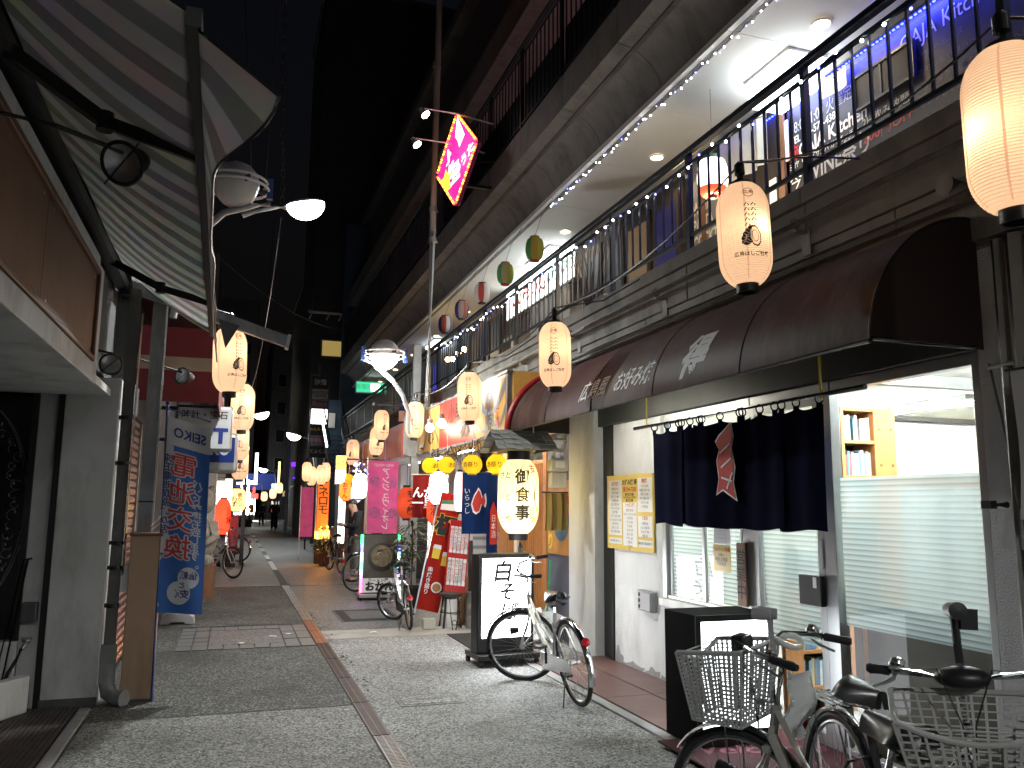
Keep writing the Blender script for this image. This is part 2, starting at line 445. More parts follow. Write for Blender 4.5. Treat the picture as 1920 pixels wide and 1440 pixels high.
band2 = thing('tile_strip', None, None, (0.3, 17.2, 0.0)); band2['kind'] = 'structure'
tm2 = bx(-0.135, 0.135, -0.13, 0.13, 0.0, 0.013).mesh('paving_tile', tile_grey)
for i in range(9):
    for j in range(2):
        inst(tm2, 'paving_tile', band2, (1.3 + 0.28 * i - 0.3, 17.06 + 0.28 * j - 17.2, 0))
for i in range(6):
    for j in range(2):
        inst(tm2, 'paving_tile', band2, (-0.55 + 0.28 * i - 0.3, 17.06 + 0.28 * j - 17.2, 0))
# drain channel: one steel grate after another in a dark slot
drain = thing('drain_channel', None, None, (1.07, 0, 0)); drain['kind'] = 'structure'
bx(-0.075, 0.075, 0.5, 46, 0.001, 0.004).build('drain_slot', M_['blackmatt'], drain)
g = MB()
g.box(-0.062, -0.050, 0, 0.985, 0.003, 0.012); g.box(0.050, 0.062, 0, 0.985, 0.003, 0.012)
for k in range(33):
    g.box(-0.050, 0.050, 0.004 + k * 0.0298, 0.004 + k * 0.0298 + 0.019, 0.004, 0.011)
g.box(-0.004, 0.004, 0, 0.985, 0.004, 0.0115)
gm = [mat('grate_' + c, col, r, 1.0, var=0.2, vs=6, dirt=(0.12, 0.09, 0.08), ds=3) for c, col, r in
      (('grey', (0.15, 0.145, 0.14), 0.45), ('brown', (0.075, 0.060, 0.056), 0.5), ('copper', (0.40, 0.18, 0.10), 0.42), ('bright', (0.36, 0.37, 0.38), 0.38), ('dark', (0.10, 0.10, 0.10), 0.6))]
gmesh = [g.mesh('drain_grate', m) for m in gm]
seq = [1, 1, 1, 0, 0, 1, 1, 1, 1, 2, 2, 3, 3, 3, 3, 3, 4, 4, 4, 4, 3, 3, 3, 4, 3, 3, 4, 4, 3, 3, 4, 3, 3, 3, 4, 4, 3, 3, 4, 4, 3, 3]
for k, s_ in enumerate(seq):
    inst(gmesh[s_], 'drain_grate', drain, (random.uniform(-.002, .002), 1.0 + k, 0), (0, 0, random.uniform(-.004, .004)))
# utility covers
def cover(x, y, w, d, label, m, inner):
    t = thing('utility_cover', label, 'manhole cover', (x, y, 0.006))
    MB().box(-w / 2, w / 2, -d / 2, d / 2, 0, 0.004).build('cover_frame', m, t)
    MB().box(-w / 2 + .04, w / 2 - .04, -d / 2 + .05, d / 2 - .05, 0.003, 0.007).build('cover_plate', inner, t)
    MB().box(-w / 2 + .16, w / 2 - .16, -d / 2 + .22, d / 2 - .22, 0.006, 0.0095).build('cover_badge', m, t)
cover(1.92, 12.3, 0.85, 1.3, 'dark square utility cover in the paving before the folding bike', M_['concrete_dark'], M_['blackmatt'])
cover(1.62, 6.95, 0.52, 0.40, 'thin framed stone filled utility cover beside the drain', agg_far, agg_right)
cover(-0.62, 14.1, 0.35, 0.45, 'small dark cover plate in the paving behind the blue banner', M_['concrete_dark'], M_['blackmatt'])
# red tiled porch before the okonomiyaki shop
porch_m = mat('red_porch_tile', (0.125, 0.062, 0.055), 0.45, var=0.12, vs=3, bump=0.1, dirt=(0.17, 0.12, 0.11), ds=1.4)
porch = thing('porch', None, None, (3.4, 5.5, 0)); porch['kind'] = 'structure'
MB().box(2.9, 2.995, 0.2, 8.26, 0, 0.022).build('porch_kerb', M_['concrete'], porch, True, bev=0.006)
k = 0
for y in [0.2 + 0.9 * i for i in range(9)]:
    y1 = min(y + 0.896, 8.26)
    MB().box(3.0, 3.437, y, y1, 0, 0.030 + 0.001 * (k % 2)).build('porch_tile', porch_m, porch, True)
    MB().box(3.453, 3.80, y, y1, 0, 0.032 + 0.001 * (k % 2)).build('porch_tile', porch_m, porch, True)
    k += 1
MB().box(3.437, 3.453, 0.2, 8.26, 0, 0.014).build('porch_groove', M_['blackmatt'], porch, True)
# dark ribbed deck on the left
deck_m = mat('deck_brown', (0.055, 0.042, 0.036), 0.6, var=0.2, vs=5)
deck = thing('entrance_deck', None, None, (-1.8, 5.4, 0)); deck['kind'] = 'structure'
for k in range(58):
    x = -3.0 + k * 0.034
    inst(bpy.data.meshes['deck_board'] if 'deck_board' in bpy.data.meshes else bx(-0.014, 0.014, -4.2, 2.05, 0, 0.018).mesh('deck_board', deck_m), 'deck_board', deck, (x + 1.8, 0, 0))
MB().box(-1.03, -0.95, -1, 7.36, 0, 0.022).build('deck_kerb', M_['concrete'], deck, True, bev=0.006)
# scraps of paper on the paving
for k, (x, y) in enumerate([(0.55, 10.6), (0.75, 10.75), (0.18, 10.2), (1.75, 10.6), (-0.28, 16.0)]):
    o = MB().sheet(lambda u, v: ((u - .5) * .09, (v - .5) * .06, 0.004 * math.sin(u * 5) + 0.004), 3, 2).build('paper_scrap', M_['ink_white'], solid=0.001)
    o.location = (x, y, 0.016); o.rotation_euler.z = k
    tag(o, ['white paper scrap on the manhole panel, middle of three', 'white paper scrap nearest the drain on the manhole panel', 'white paper scrap on the near tile row',
            'white paper scrap on the light concrete patch right of the drain', 'tiny white paper scrap far along the left paving'][k], 'litter', 'paper scraps on the paving')

# dead leaves and grit caught along the drain: too small to pick apart
lt_ = MB(); random.seed(77)
for i in range(150):
    y = random.choice((8.9, 9.3, 10.4, 7.6, 11.2, 12.4)) + random.gauss(0, .22); x = 1.15 + abs(random.gauss(0, .05)); s_ = random.uniform(.008, .028); a = random.uniform(0, 6.3)
    c_ = Vector((x, y, .0135)); d_ = Vector((math.cos(a), math.sin(a), random.uniform(-.2, .3))) * s_; e_ = Vector((-d_.y, d_.x, 0)) * random.uniform(.3, .8)
    lt_.add([c_ - d_, c_ + e_, c_ + d_, c_ - e_], [(0, 1, 2, 3)])
tag(lt_.build('leaf_litter', mat('litter_dark', (.035, .028, .02), .9, var=.5, vs=30)), 'dark dead leaves and grit lying along the drain', 'litter', kind='stuff')
# ================================================================ arcade building on the right
Y0, Y1 = -8.2, 32.0
arc = thing('arcade_building', 'long grey two storey arcade building with open upper balcony and coved parapet', 'building', (5.4, 16, 0))
def AP(mb, name, m, **k): return mb.build(name, m, arc, True, **k)
# pillars of the ground floor
AP(bx(3.80, 4.25, 1.4, 3.38, 0, 3.1), 'pillar', M_['plaster_grey'])
AP(bx(3.9, 4.25, Y0, 1.4, 0, 3.1), 'pillar', M_['plaster_grey'])
AP(bx(3.715, 4.1, 8.26, 8.98, 0, 3.1), 'pillar', M_['plaster'])
for y in (13.6, 18.4, 23.2, 28.0):
    AP(bx(3.55, 3.9, y, y + 0.45, 0, 3.1), 'pillar', M_['plaster_grey'])
# fascia: backing, rows of stone blocks, cap
AP(bx(3.75, 4.4, Y0, Y1, 3.0, 3.60), 'lintel', M_['concrete_dark'])
for row, (z0, z1) in enumerate(((3.02, 3.385), (3.392, 3.70))):
    y = Y0; k = 0
    L_ = 1.6 if row else 1.6
    y = Y0 - (0.8 if row == 0 else 0.0)
    while y < Y1:
        a, b = max(y + 0.004, Y0), min(y + 1.596, Y1)
        o = AP(bx(3.70 + 0.004 * ((k * 7) % 3) / 3 - (0.012 if row else 0), 3.752, a, b, z0, z1), 'fascia_block', M_['fascia'], bev=0.006)
        y += 1.6; k += 1
y = Y0
while y < Y1:
    AP(bx(3.655, 4.0, y + 0.003, min(y + 3.197, Y1), 3.70, 3.82), 'curb_stone', M_['fascia'], bev=0.008); y += 3.2
AP(bx(3.99, 5.6, Y0, Y1, 3.60, 3.65), 'balcony_floor', M_['concrete_dark'])
# back wall and ceiling of the balcony
wall2 = mat('balcony_wall', (0.24, 0.22, 0.20), 0.7, var=0.12, vs=2, bump=0.2, dirt=(0.13, 0.12, 0.11), ds=1.0)
y = Y0
while y < Y1:
    AP(bx(5.42, 5.6, y + 0.003, min(y + 3.997, Y1), 3.65, 6.03), 'balcony_wall', wall2); y += 4.0
y = Y0
while y < Y1:
    AP(bx(4.18, 5.6, y + 0.004, min(y + 1.596, Y1), 6.035, 6.10), 'ceiling_panel', M_['ceiling']); y += 1.6
# coved parapet, cast in 1.6 m lengths
prof = [(3.70, 7.02), (3.70, 6.575)] + [(3.70 + 0.54 * math.sin(a), 6.03 + 0.54 * math.cos(a)) for a in [PI / 2 * i / 12 for i in range(1, 13)]] + [(4.30, 6.03), (4.30, 6.5), (3.86, 6.75), (3.86, 7.02)]
y = Y0 + 1.35 - 1.6; k = 0
while y < Y1:
    y1 = min(y + 1.589, Y1)
    AP(MB().prism([(x, y, z) for x, z in prof], (0, y1 - y, 0)), 'cove_segment', M_['cove']); y += 1.6; k += 1
AP(bx(3.87, 5.6, Y0, Y1, 6.52, 6.62), 'floor_slab', M_['concrete_dark'])
up_m = mat('wall', (0.16, 0.15, 0.15), 0.8, var=0.12, vs=2)
AP(bx(5.42, 5.7, Y0, Y1, 6.62, 9.3), 'wall', up_m)
AP(bx(4.2, 5.7, Y0, Y1, 9.3, 9.45), 'ceiling_slab', mat('rosy_ceiling', (.34, .30, .30), .8, var=.1, vs=2))
AP(bx(3.9, 4.2, Y0, Y1, 9.2, 9.75), 'parapet', M_['cove'])
AP(bx(4.6, 5.7, Y0, Y1, 9.75, 12.6), 'wall', up_m)
AP(bx(4.3, 5.7, Y0, Y1, 12.6, 12.9), 'roof_slab', M_['concrete_dark'])
pinkc = paper('pink_curtain', (0.55, 0.30, 0.33), em=(.75, .42, .44), st=.16, trans=.3)  # hidden curtains made to glow, adding pink light on the ceiling
for y in (7.6, 9.4, 11.2, 13.6, 17.0):
    w = AP(bx(5.36, 5.41, y, y + 1.5, 6.7, 8.9), 'window', M_['alu'])
    MB().sheet(lambda u, v: (5.33 + 0.012 * math.sin(u * 40) - 5.4, y + 0.08 + 1.34 * u - 16, 6.8 + 2.0 * v), 44, 2).build('curtain', pinkc, w)
# gable end of the far side
AP(bx(3.72, 5.7, Y1, Y1 + 0.2, 0, 12.6), 'end_wall', mat('blue_end_wall', (0.035, 0.075, 0.13), 0.6, var=0.1))
# ground floor infill behind the shops further on
AP(bx(5.2, 5.4, 9.0, Y1, 0.0, 3.0), 'wall', M_['cream'])
# pipes along the fascia
for (x, z, r) in ((3.60, 3.545, 0.028), (3.66, 3.29, 0.016), (3.665, 3.235, 0.02)):
    p = AP(MB().tube([(x, Y0, z), (x, 8.2, z), (x, 8.3, z - .0), (x, 11.5, z)], r, 10), 'pipe', M_['pipe'])
for y in (1.9, 3.0, 4.6, 6.6, 8.6, 10.4):
    AP(MB().bar((3.70, y, 3.49), (3.59, y, 3.49), 0.05, 0.012).box(3.685, 3.697, y - .045, y + .045, 3.33, 3.50).ring((3.60, y, 3.545), 0.035, 0.006, (0, 1, 0), 12, 4), 'pipe_bracket', M_['pipe'])
AP(MB().tube([(3.56, 3.3, 3.33), (3.68, 3.3, 3.33)], 0.06, 16), 'pipe_cap', M_['pipe'])
# conduits down the near pillar
for y, r in ((3.16, .03), (3.06, .045), (2.98, .02)):
    AP(MB().tube([(3.74, y, 0), (3.74, y, 3.0)], r, 10), 'downpipe', M_['pipe'])
AP(MB().tube([(3.77, 3.3, 2.32), (3.72, 3.25, 2.33), (3.72, 2.4, 2.36)], 0.012, 6), 'conduit', M_['pipe'])
AP(MB().tube([(3.76, 3.28, 2.36), (3.75, 3.2, 1.95), (3.72, 3.15, 1.7), (3.74, 3.12, 1.3), (3.73, 3.08, 0.8)], 0.008, 6), 'cable', M_['pipe'])
AP(bx(3.70, 3.78, 2.72, 2.90, 1.75, 1.95), 'junction_box', M_['galv'], bev=.008)

# ================================================================ railings
def railing(label, zt, zb, x, ya, yb, post, bal, mesh_h, mid=True):
    t = thing('balcony_railing', label, 'railing', (x, ya, zb))
    MB().box(-0.035, 0.035, 0, yb - ya, zt - zb - 0.055, zt - zb).build('handrail', M_['rail'], t, bev=.01)
    b0 = 0.15
    if mid: MB().box(-0.012, 0.012, 0, yb - ya, zt - zb - 0.165, zt - zb - 0.135).build('rail', M_['rail'], t)
    MB().box(-0.014, 0.014, 0, yb - ya, b0 - 0.03, b0).build('rail', M_['rail'], t)
    top = zt - zb - (0.165 if mid else 0.055)
    pm = bx(-0.024, 0.024, -0.024, 0.024, 0, zt - zb - 0.055).mesh('post', M_['rail'])
    bm_ = bx(-0.0085, 0.0085, -0.0085, 0.0085, b0, top).mesh('baluster', M_['rail'])
    n = int((yb - ya) / post)
    for i in range(n + 1):
        inst(pm, 'post', t, (0, 0.6 + i * post, 0))
    y = 0.6; k = 0
    per = round(post / bal)
    for i in range(n):
        for j in range(1, per):
            inst(bm_, 'baluster', t, (0, 0.6 + i * post + j * post / per, 0))
    return t
rail2 = railing('dark blue steel railing along the open balcony above the brown awning', 4.76, 3.82, 3.70, -.78, Y1 - .2, 1.58, 0.158, 0.9)
rail3 = railing('dark steel railing of the upper floor on top of the coved parapet', 8.40, 7.02, 3.76, -.78, Y1 - .2, 1.58, 0.158, 0.9)
rail3c = MB()
# solid dark mesh panels fixed behind the upper railing
pmesh = bx(-0.006, 0.006, -0.76, 0.76, 0.0, 0.62).mesh('screen_panel', M_['black'])
for i in range(1, 10):
    inst(pmesh, 'screen_panel', rail3, (0.04, 0.6 + 1.58 * (i + .5), 0.12))
# lamps in the balcony ceiling
warm = (1.0, 0.72, 0.42)
e_warm = glow('downlight_glow', (1.0, 0.80, 0.52), 14)
for k, y in enumerate((-3.5, -.4, 2.7, 5.8, 8.95, 12.05, 15.1, 18.1, 21.1, 24.1, 27.0, 30.0)):  # the pair behind the picture edge is unseen, added to light the near end
    t = thing('downlight', ['warm round downlight over the balcony well behind the picture edge', 'warm round downlight over the balcony just behind the picture edge', 'warm round downlight at the top edge of the picture, nearest in view'][k] if k < 3 else '%s warm round downlight in the balcony ceiling beyond the nearest one' % ['first', 'second', 'third', 'fourth', 'fifth', 'sixth', 'seventh', 'eighth', 'ninth'][k - 3], 'ceiling light', (4.93, y, 6.03), group='warm downlights in the balcony ceiling')
    MB().lathe([(0.075, 0.0), (0.098, -0.002), (0.10, -0.012), (0.08, -0.016), (0.072, 0.0)], 20, caps=False).build('trim_ring', M_['white_paint'], t)
    MB().lathe([(0.0, -0.012), (0.05, -0.012), (0.073, -0.002)], 20, caps=False).build('lamp_glass', e_warm, t)
    lamp('downlight_lamp', 'SPOT', (0, 0, -0.03), 13, warm, t, 0.05, spot=R(140))
e_cold = glow('tube_light_glow', (0.86, 0.95, 1.0), 6.5)
def ceiling_light(x, y, z, lx, ly, label, st=None, h=0.09):
    t = thing('ceiling_light', label, 'ceiling light', (x, y, z), group='white fluorescent ceiling lights')
    MB().box(-lx / 2 - .02, lx / 2 + .02, -ly / 2 - .02, ly / 2 + .02, -0.03, -0.002).build('housing', M_['white_paint'], t)
    MB().box(-lx / 2, lx / 2, -ly / 2, ly / 2, -h, -0.032).build('diffuser', st or e_cold, t, bev=.015)
    return t
ceiling_light(5.12, 6.6, 6.03, 0.42, 0.70, 'bright white box light on the balcony ceiling over the chalkboards', h=0.30)
ceiling_light(5.12, -1.2, 6.03, .34, .75, 'white box light on the balcony ceiling behind the picture edge', h=.30)  # out of view, added for more light on the near lane
ceiling_light(5.1, 13.4, 6.03, 0.30, 1.2, 'bright white box light on the balcony ceiling by the white lit shop sign', h=.12)
ceiling_light(5.1, 22.0, 6.03, 0.26, 1.2, 'white box light far along the balcony ceiling')

# ---------------------------------------------------------------- fairy lights: wire plus one bulb after another
e_led = glow('fairy_white', (0.92, 0.95, 1.0), 18)
e_led_b = glow('fairy_blue', (0.10, 0.12, 1.0), 10)
def fairy(label, pts, n, r=0.012, hang=0.05, blue=4, group='fairy light strings'):
    t = thing('fairy_lights', label, 'string lights', pts[0], group=group)
    P = [Vector(p) - Vector(pts[0]) for p in pts]
    w = []
    def at(s):
        s *= len(P) - 1; i = min(int(s), len(P) - 2); return P[i].lerp(P[i + 1], s - i)
    for i in range(n * 2 + 1):
        q = at(i / (n * 2)); w.append(q + Vector((random.uniform(-.012, .012), 0, random.uniform(-.03, .012))))
    MB().tube(w, 0.004, 4).build('wire', M_['black'], t)
    bw = MB().ball((0, 0, 0), r, 6, 4).mesh('bulb', e_led); bb = MB().ball((0, 0, 0), r * .8, 6, 4).mesh('bulb', e_led_b)
    st = MB().tube([(0, 0, 0), (0.01, 0, 0.03)], 0.005, 4)
    for i in range(n):
        q = w[i * 2] + Vector((random.uniform(-.02, .0), random.uniform(-.03, .03), random.uniform(-hang, hang * .2)))
        inst(bb if blue and i % blue == 1 else bw, 'bulb', t, q)
    return t
fairy('fairy light string with white and blue bulbs along the bottom edge of the coved parapet', [(4.235, 2.6, 6.0), (4.235, 5, 5.98), (4.235, 8, 6.0), (4.235, 11.0, 5.98)], 84, 0.0085)
sag = [(3.655, 2.6 + 0.79 * i, 4.60 - (0.05 if i % 2 else 0.0)) for i in range(17)]
fairy('fairy light string wound along the upper rail of the balcony railing', sag, 66, 0.012)

# ---------------------------------------------------------------- shops on the balcony
chalk = mat('chalkboard', (0.018, 0.017, 0.022), 0.55, var=0.3, vs=3)
M_['ink_chalk'] = mat('faint_chalk', (0.16, 0.16, 0.17), .8, var=.4, vs=40)
bd = thing('chalkboard', 'black chalkboard wall with white chalk lettering GAJA Kitchen on the balcony', 'chalkboard', (5.40, 5.0, 3.66))
MB().box(-0.02, 0.015, -3.6, 1.93, 0, 2.10).build('board', chalk, bd)
MB().box(-0.05, 0.015, 1.93, 1.99, 0, 2.30).build('board_frame', M_['wood_dark'], bd)
def BT(s, sz, y, z, m='ink_white', **k):
    text(s, sz, M_[m], bd, (-0.024, y - 5.0, z - 3.66), 'street', **k)
for s_, sz, y, z, m_, kw in (('18:00-1:00 火曜定休', .17, 6.88, 5.52, 'ink_grey', dict(cond=.72)), ('TEL 082-575-4387', .115, 6.88, 5.39, 'ink_white', dict(bold=.012, cond=.85)),
        ('GAJA Kitchen', .20, 6.76, 5.245, 'ink_white', dict(bold=.025, cond=.86)), ('俺', .18, 6.92, 5.245, 'ink_red', dict(bold=.01)), ('ワイン ザカバ ガヤキッチン', .082, 6.72, 5.11, 'ink_white', dict(cond=.8)),
        ('WINE祭り', .26, 6.66, 4.94, 'ink_grey', dict(bold=.015, cond=.78)), ('ヨコヤ', .09, 6.92, 5.12, 'ink_white', dict(cond=.6)), ('今', .20, 6.92, 4.94, 'ink_white', {}), ('ハッピーアワー 毎日', .08, 6.80, 4.79, 'ink_white', {}),
        ('2H飲み放題!', .11, 5.85, 5.13, 'ink_grey', {}), ('200円OFF', .16, 5.85, 4.98, 'ink_red', dict(cond=.9)), ('世界のワインを約30本以上ご用意', .08, 6.75, 4.69, 'ink_grey', {}), ('水上酒店', .17, 6.5, 4.57, 'ink_white', {})):
    BT(s_, sz, y, z, m_, align='LEFT', **kw)
BT('GAJA Kitchen', 0.22, 4.85, 5.62, bold=.0, cond=.8)
random.seed(11)
kana = 'アイウエオカキクケコサシスセソタチツテトナニヌネノハヒフヘホマミムメモヤユヨラリルレロワンー'
for r_ in range(9):
    for c_ in range(2):
        z = 5.42 - r_ * 0.145
        BT(''.join(random.choice(kana) for _ in range(7 + (r_ * 3 + c_) % 4)), 0.075, 4.95 - c_ * 1.05, z - 0.03 * c_, 'ink_chalk')
pf = thing('framed_menu', 'grey framed menu panel hung on the chalkboard under the blue strip', 'picture frame', (5.37, 5.53, 5.28))
MB().box(-0.02, 0.0, -0.36, 0.36, -0.02, 0.33).build('backing', mat('menu_panel', (0.025, 0.027, 0.034), .8), pf)
MB().box(-0.035, -0.02, -0.36, 0.36, 0.305, 0.33).box(-0.035, -0.02, -0.36, 0.36, -0.02, 0.005).box(-0.035, -0.02, -0.36, -0.335, 0, 0.31).box(-0.035, -0.02, 0.335, 0.36, 0, 0.31).box(-0.03, -0.02, 0.02, 0.04, 0, 0.31).build('frame', M_['black'], pf)
# blue LED strip over the boards
e_blue = glow('blue_led', (0.02, 0.03, 1.0), 14)
st = thing('led_strip', 'blue LED strip along the top of the chalkboard', 'light strip', (5.34, 5.0, 5.79))
MB().box(-0.03, 0.03, -3.6, 3.4, 0.012, 0.03).build('channel', M_['black'], st)
led = bx(-0.008, 0.008, -0.012, 0.012, 0.0, 0.012).mesh('led', e_blue)
for i in range(140):
    inst(led, 'led', st, (0, -3.58 + 0.05 * i, 0))
for yy in (-2.6, -0.6, 1.0): lamp('led_lamp', 'AREA', (0.0, yy, -0.02), 9, (0.03, 0.04, 1.0), st, size=(0.04, 1.8), rot=(0, R(-62), 0))
# poster pinned over the boards
ps = thing('paper_poster', 'white paper poster with red katakana over the chalkboard', 'poster', (5.30, 6.1, 5.66))
MB().sheet(lambda u, v: (0.02 * math.sin(u * 5), -0.16 + 0.32 * u, -0.10 + 0.20 * v), 6, 2).build('sheet', M_['ink_white'], ps, solid=.002)
text('エビベース', 0.06, M_['ink_red'], ps, (-0.026, 0, 0.05), 'street', bold=.02)
text('スパイス', 0.05, M_['ink_blue'], ps, (-0.026, 0, -0.06), 'street')
# door with cloth noren and paper slips
dr = thing('bar_entrance', 'dark wooden bar entrance with pale cloth curtain on the balcony', 'doorway', (5.40, 7.6, 3.65))
bx(-0.04, 0.015, -0.60, 0.90, 0, 2.25).build('door_panel', M_['wood_dark'], dr)
for yy in (-0.62, 0.92): bx(-0.08, 0.02, yy - .05, yy + .05, 0, 2.3).build('door_post', M_['wood_brown'], dr)
cl = paper('pale_cloth', (0.6, 0.58, 0.52), trans=.3)
for k in range(3):
    MB().sheet(lambda u, v: (-0.14 + 0.03 * math.sin(u * 9 + k), -0.48 + 0.30 * k + 0.28 * u, 1.62 + 0.62 * v), 10, 4).build('curtain_panel', cl, dr)
for k, (yy, zz, w, h) in enumerate(((-0.5, 1.15, .12, .3), (-0.33, 1.0, .16, .2), (-0.5, .72, .16, .2), (-0.72, 1.55, .1, .45))):
    bx(-0.06, -0.045, yy, yy + w, zz, zz + h).build('notice', M_['white_plastic'], dr)
wb = thing('bar_sign', 'grey board with cream words WINE PASTA COCKTAIL SALAD beside the bar door', 'sign board', (5.36, 8.45, 3.66))
bx(-0.03, 0.02, -0.36, 0.34, 0.5, 2.0).build('board', mat('sign_grey', (0.17, 0.18, 0.20), .6), wb)
creamink = mat('cream_ink', (0.72, 0.62, 0.50), .6, var=.03)
for k, w in enumerate(('WINE', 'PASTA', 'COCKTAIL', 'SALAD')):
    text(w, 0.22, creamink, wb, (-0.034, 0.32, 1.62 - 0.22 * k), 'street', bold=.03, cond=.72, align='LEFT')
# dark shop fronts, potted twigs and things on the balcony further on
for k, (ya, yb, m) in enumerate(((9.0, 12.2, 'wood_dark'), (16.6, 19.8, 'wood_brown'), (20.2, 24, 'wood_dark'), (24.4, 28, 'wood_dark'))):
    t = thing('balcony_storefront', ['dark timber shop front between the bar sign and the white lit sign', 'brown timber shop front under the warm bulbs on the balcony', 'dark timber shop front past the warm bulbs', 'dark timber shop front at the far end of the balcony'][k], 'shop front', (5.38, ya, 3.65))
    bx(-0.06, 0.03, 0, yb - ya, 0, 2.2).build('facade', M_[m], t)
    n = 4
    for i in range(n):
        w_ = (yb - ya) / n
        f_ = bx(-0.10, -0.06, i * w_ + .05, (i + 1) * w_ - .05, 0.3, 2.05).build('panel', M_['wood_dark'], t)
        bx(-0.105, -0.10, i * w_ + .12, (i + 1) * w_ - .12, 0.7, 1.9).build('pane', glow('dim_window_%d%d' % (k, i), [(0.05, 0.04, 0.9), (1, .6, .25), (0.5, .6, .7), (.6, .7, .8)][(k * 3 + i) % 4], [0.03, .06, 0.03, .04, .04, .02, .3, .2][(k * 2 + i) % 8], base=(.012, .012, .014)), f_)
tw = thing('twig_plant', 'bare branching twigs in a pot on the balcony floor', 'plant', (4.3, 9.6, 3.65))
MB().lathe([(0.10, 0), (0.14, 0.05), (0.16, 0.3), (0.14, 0.3)], 14).build('pot', M_['wood_brown'], tw)
b_ = MB()
random.seed(3)
for i in range(26):
    a = random.uniform(0, 2 * PI); l = random.uniform(.7, 1.35); q = Vector((0, 0, .28)); pts = [q]
    for s_ in range(4):
        q = q + Vector((math.cos(a) * .09 * random.uniform(.2, 1.2), math.sin(a) * .09 * random.uniform(.2, 1.2), l / 4)); pts.append(q); a += random.uniform(-.7, .7)
    b_.tube(pts, [.009, .008, .006, .005, .003], 4)
b_.build('twigs', M_['wood_dark'], tw)
for k, (x, y, w, h) in enumerate(((4.15, 8.75, .3, .42), (4.1, 10.6, .25, .5), (4.1, 13.9, .4, .35))):
    o = bx(-w / 2, w / 2, -w / 2, w / 2, 0, h).build('storage_box', [M_['grey_plastic'], M_['wood_dark'], M_['grey_plastic']][k], bev=.02); o.location = (x, y, 3.65)
    tag(o, ['grey storage box on the balcony floor behind the post by the bar sign', 'dark wooden box on the balcony by the twigs', 'grey storage box on the balcony under the white lit sign'][k], 'box')
# white lit shop sign on the balcony
ls = thing('lit_shop_sign', 'long white lit sign with red and green lettering over the balcony shop', 'light sign', (5.25, 14.2, 5.40))
bx(-0.02, 0.1, -1.85, 1.85, -0.03, 0.58).build('sign_box', M_['alu'], ls)
bx(-0.03, -0.02, -1.80, 1.80, 0.0, 0.55).build('sign_face', glow('sign_white', (0.95, 1, 0.97), 2.2), ls)
text('くいもの処', 0.40, M_['ink_red'], ls, (-0.034, 0.5, 0.28), 'street', bold=.02)
text('ゆうゆう', 0.34, mat('green_ink', (0.02, .25, .1), .6), ls, (-0.034, -1.2, 0.27), 'street', bold=.02)
wn_ = thing('white_noren', 'white split cloth hung across the balcony shop under the lit sign', 'noren', (5.12, 13.3, 4.35))
for k in range(5):
    MB().sheet(lambda u, v: (0.02 * math.sin(u * 8 + k * 2), -0.98 + .39 * k + .36 * u, .9 * v), 8, 3).build('noren_panel', paper('noren_cloth', (0.62, 0.62, 0.60), trans=.3) if k == 0 else bpy.data.materials['noren_cloth'], wn_)
MB().tube([(0, -1.05, .92), (0, 1.0, .92)], .015, 6).build('noren_pole', M_['wood_dark'], wn_)
# white pillar papers: pale wall with framed poster further along
bx(5.36, 5.41, 12.0, 12.35, 3.65, 5.9).build('pale_panel', M_['plaster'], arc, True)
pz = thing('framed_poster', 'black and white framed poster on the pale balcony wall', 'poster', (5.36, 16.3, 4.6))
bx(-0.03, 0.0, -0.35, 0.35, -0.5, 0.5).build('frame', M_['white_paint'], pz)
bx(-0.034, -0.03, -0.28, 0.28, -0.42, 0.42).build('print', M_['blackmatt'], pz)
# warm bare bulbs on the balcony
e_bulb = glow('bare_bulb', (1.0, 0.72, 0.38), 24)
for k, (y, z) in enumerate(((17.4, 5.0), (17.9, 5.0), (18.4, 4.95), (18.9, 5.02))):
    t = thing('bare_bulb', 'glowing warm bulb hanging in the balcony, %s of four' % ['nearest', 'second', 'third', 'farthest'][k], 'light bulb', (4.7, y, z), group='warm bare bulbs on the balcony')
    MB().ball((0, 0, 0), 0.06, 12, 8).build('glass_bulb', e_bulb, t)
    MB().lathe([(.02, .05), (.025, .12), (.004, .13), (.004, 6.03 - z)], 8).build('flex', M_['black'], t)
# green exit sign
ex = thing('exit_sign', 'green lit emergency exit sign hanging at the far end of the balcony', 'exit sign', (4.45, 29.0, 5.45))
bx(-0.55, 0.55, -0.04, 0.04, 0, 0.42).build('sign_box', M_['white_paint'], ex)
bx(-0.52, 0.52, -0.046, -0.04, 0.03, 0.39).build('sign_face', glow('exit_green', (0.05, 0.7, 0.35), .55), ex)
bx(-0.02, 0.30, -0.05, -0.046, 0.08, 0.34).build('exit_pictogram', glow('exit_white', (0.9, 1, .95), 2.5), ex)
text('非常口', 0.2, M_['ink_white'], ex, (-0.26, -0.05, 0.21), 'cam')

# small round paper lanterns under the parapet
def barrel(r, h, p=0.62):
    def f(z):
        t = max(-1, min(1, z / (h / 2)))
        return r * (p + (1 - p) * math.sqrt(max(0, 1 - t * t)))
    return f
gores = [[(0.62, 0.60, 0.15), (0.12, 0.42, 0.18), (0.60, 0.45, 0.12)], [(0.55, 0.58, 0.16), (0.15, 0.48, 0.22), (0.68, 0.52, 0.35)], [(0.75, 0.70, 0.66), (0.70, 0.66, 0.62), (0.62, 0.12, 0.10)], [(0.45, 0.18, 0.12), (0.08, 0.10, 0.32), (0.6, 0.42, 0.35)], [(0.7, 0.68, 0.66), (0.06, 0.10, 0.42), (0.62, 0.15, 0.10)]]
labs = ['yellow and green striped small paper lantern nearest under the parapet', 'green and yellow small paper lantern, second under the parapet', 'white small paper lantern with red under the parapet', 'dark red and blue small paper lantern under the parapet', 'white blue and red small paper lantern, farthest under the parapet']
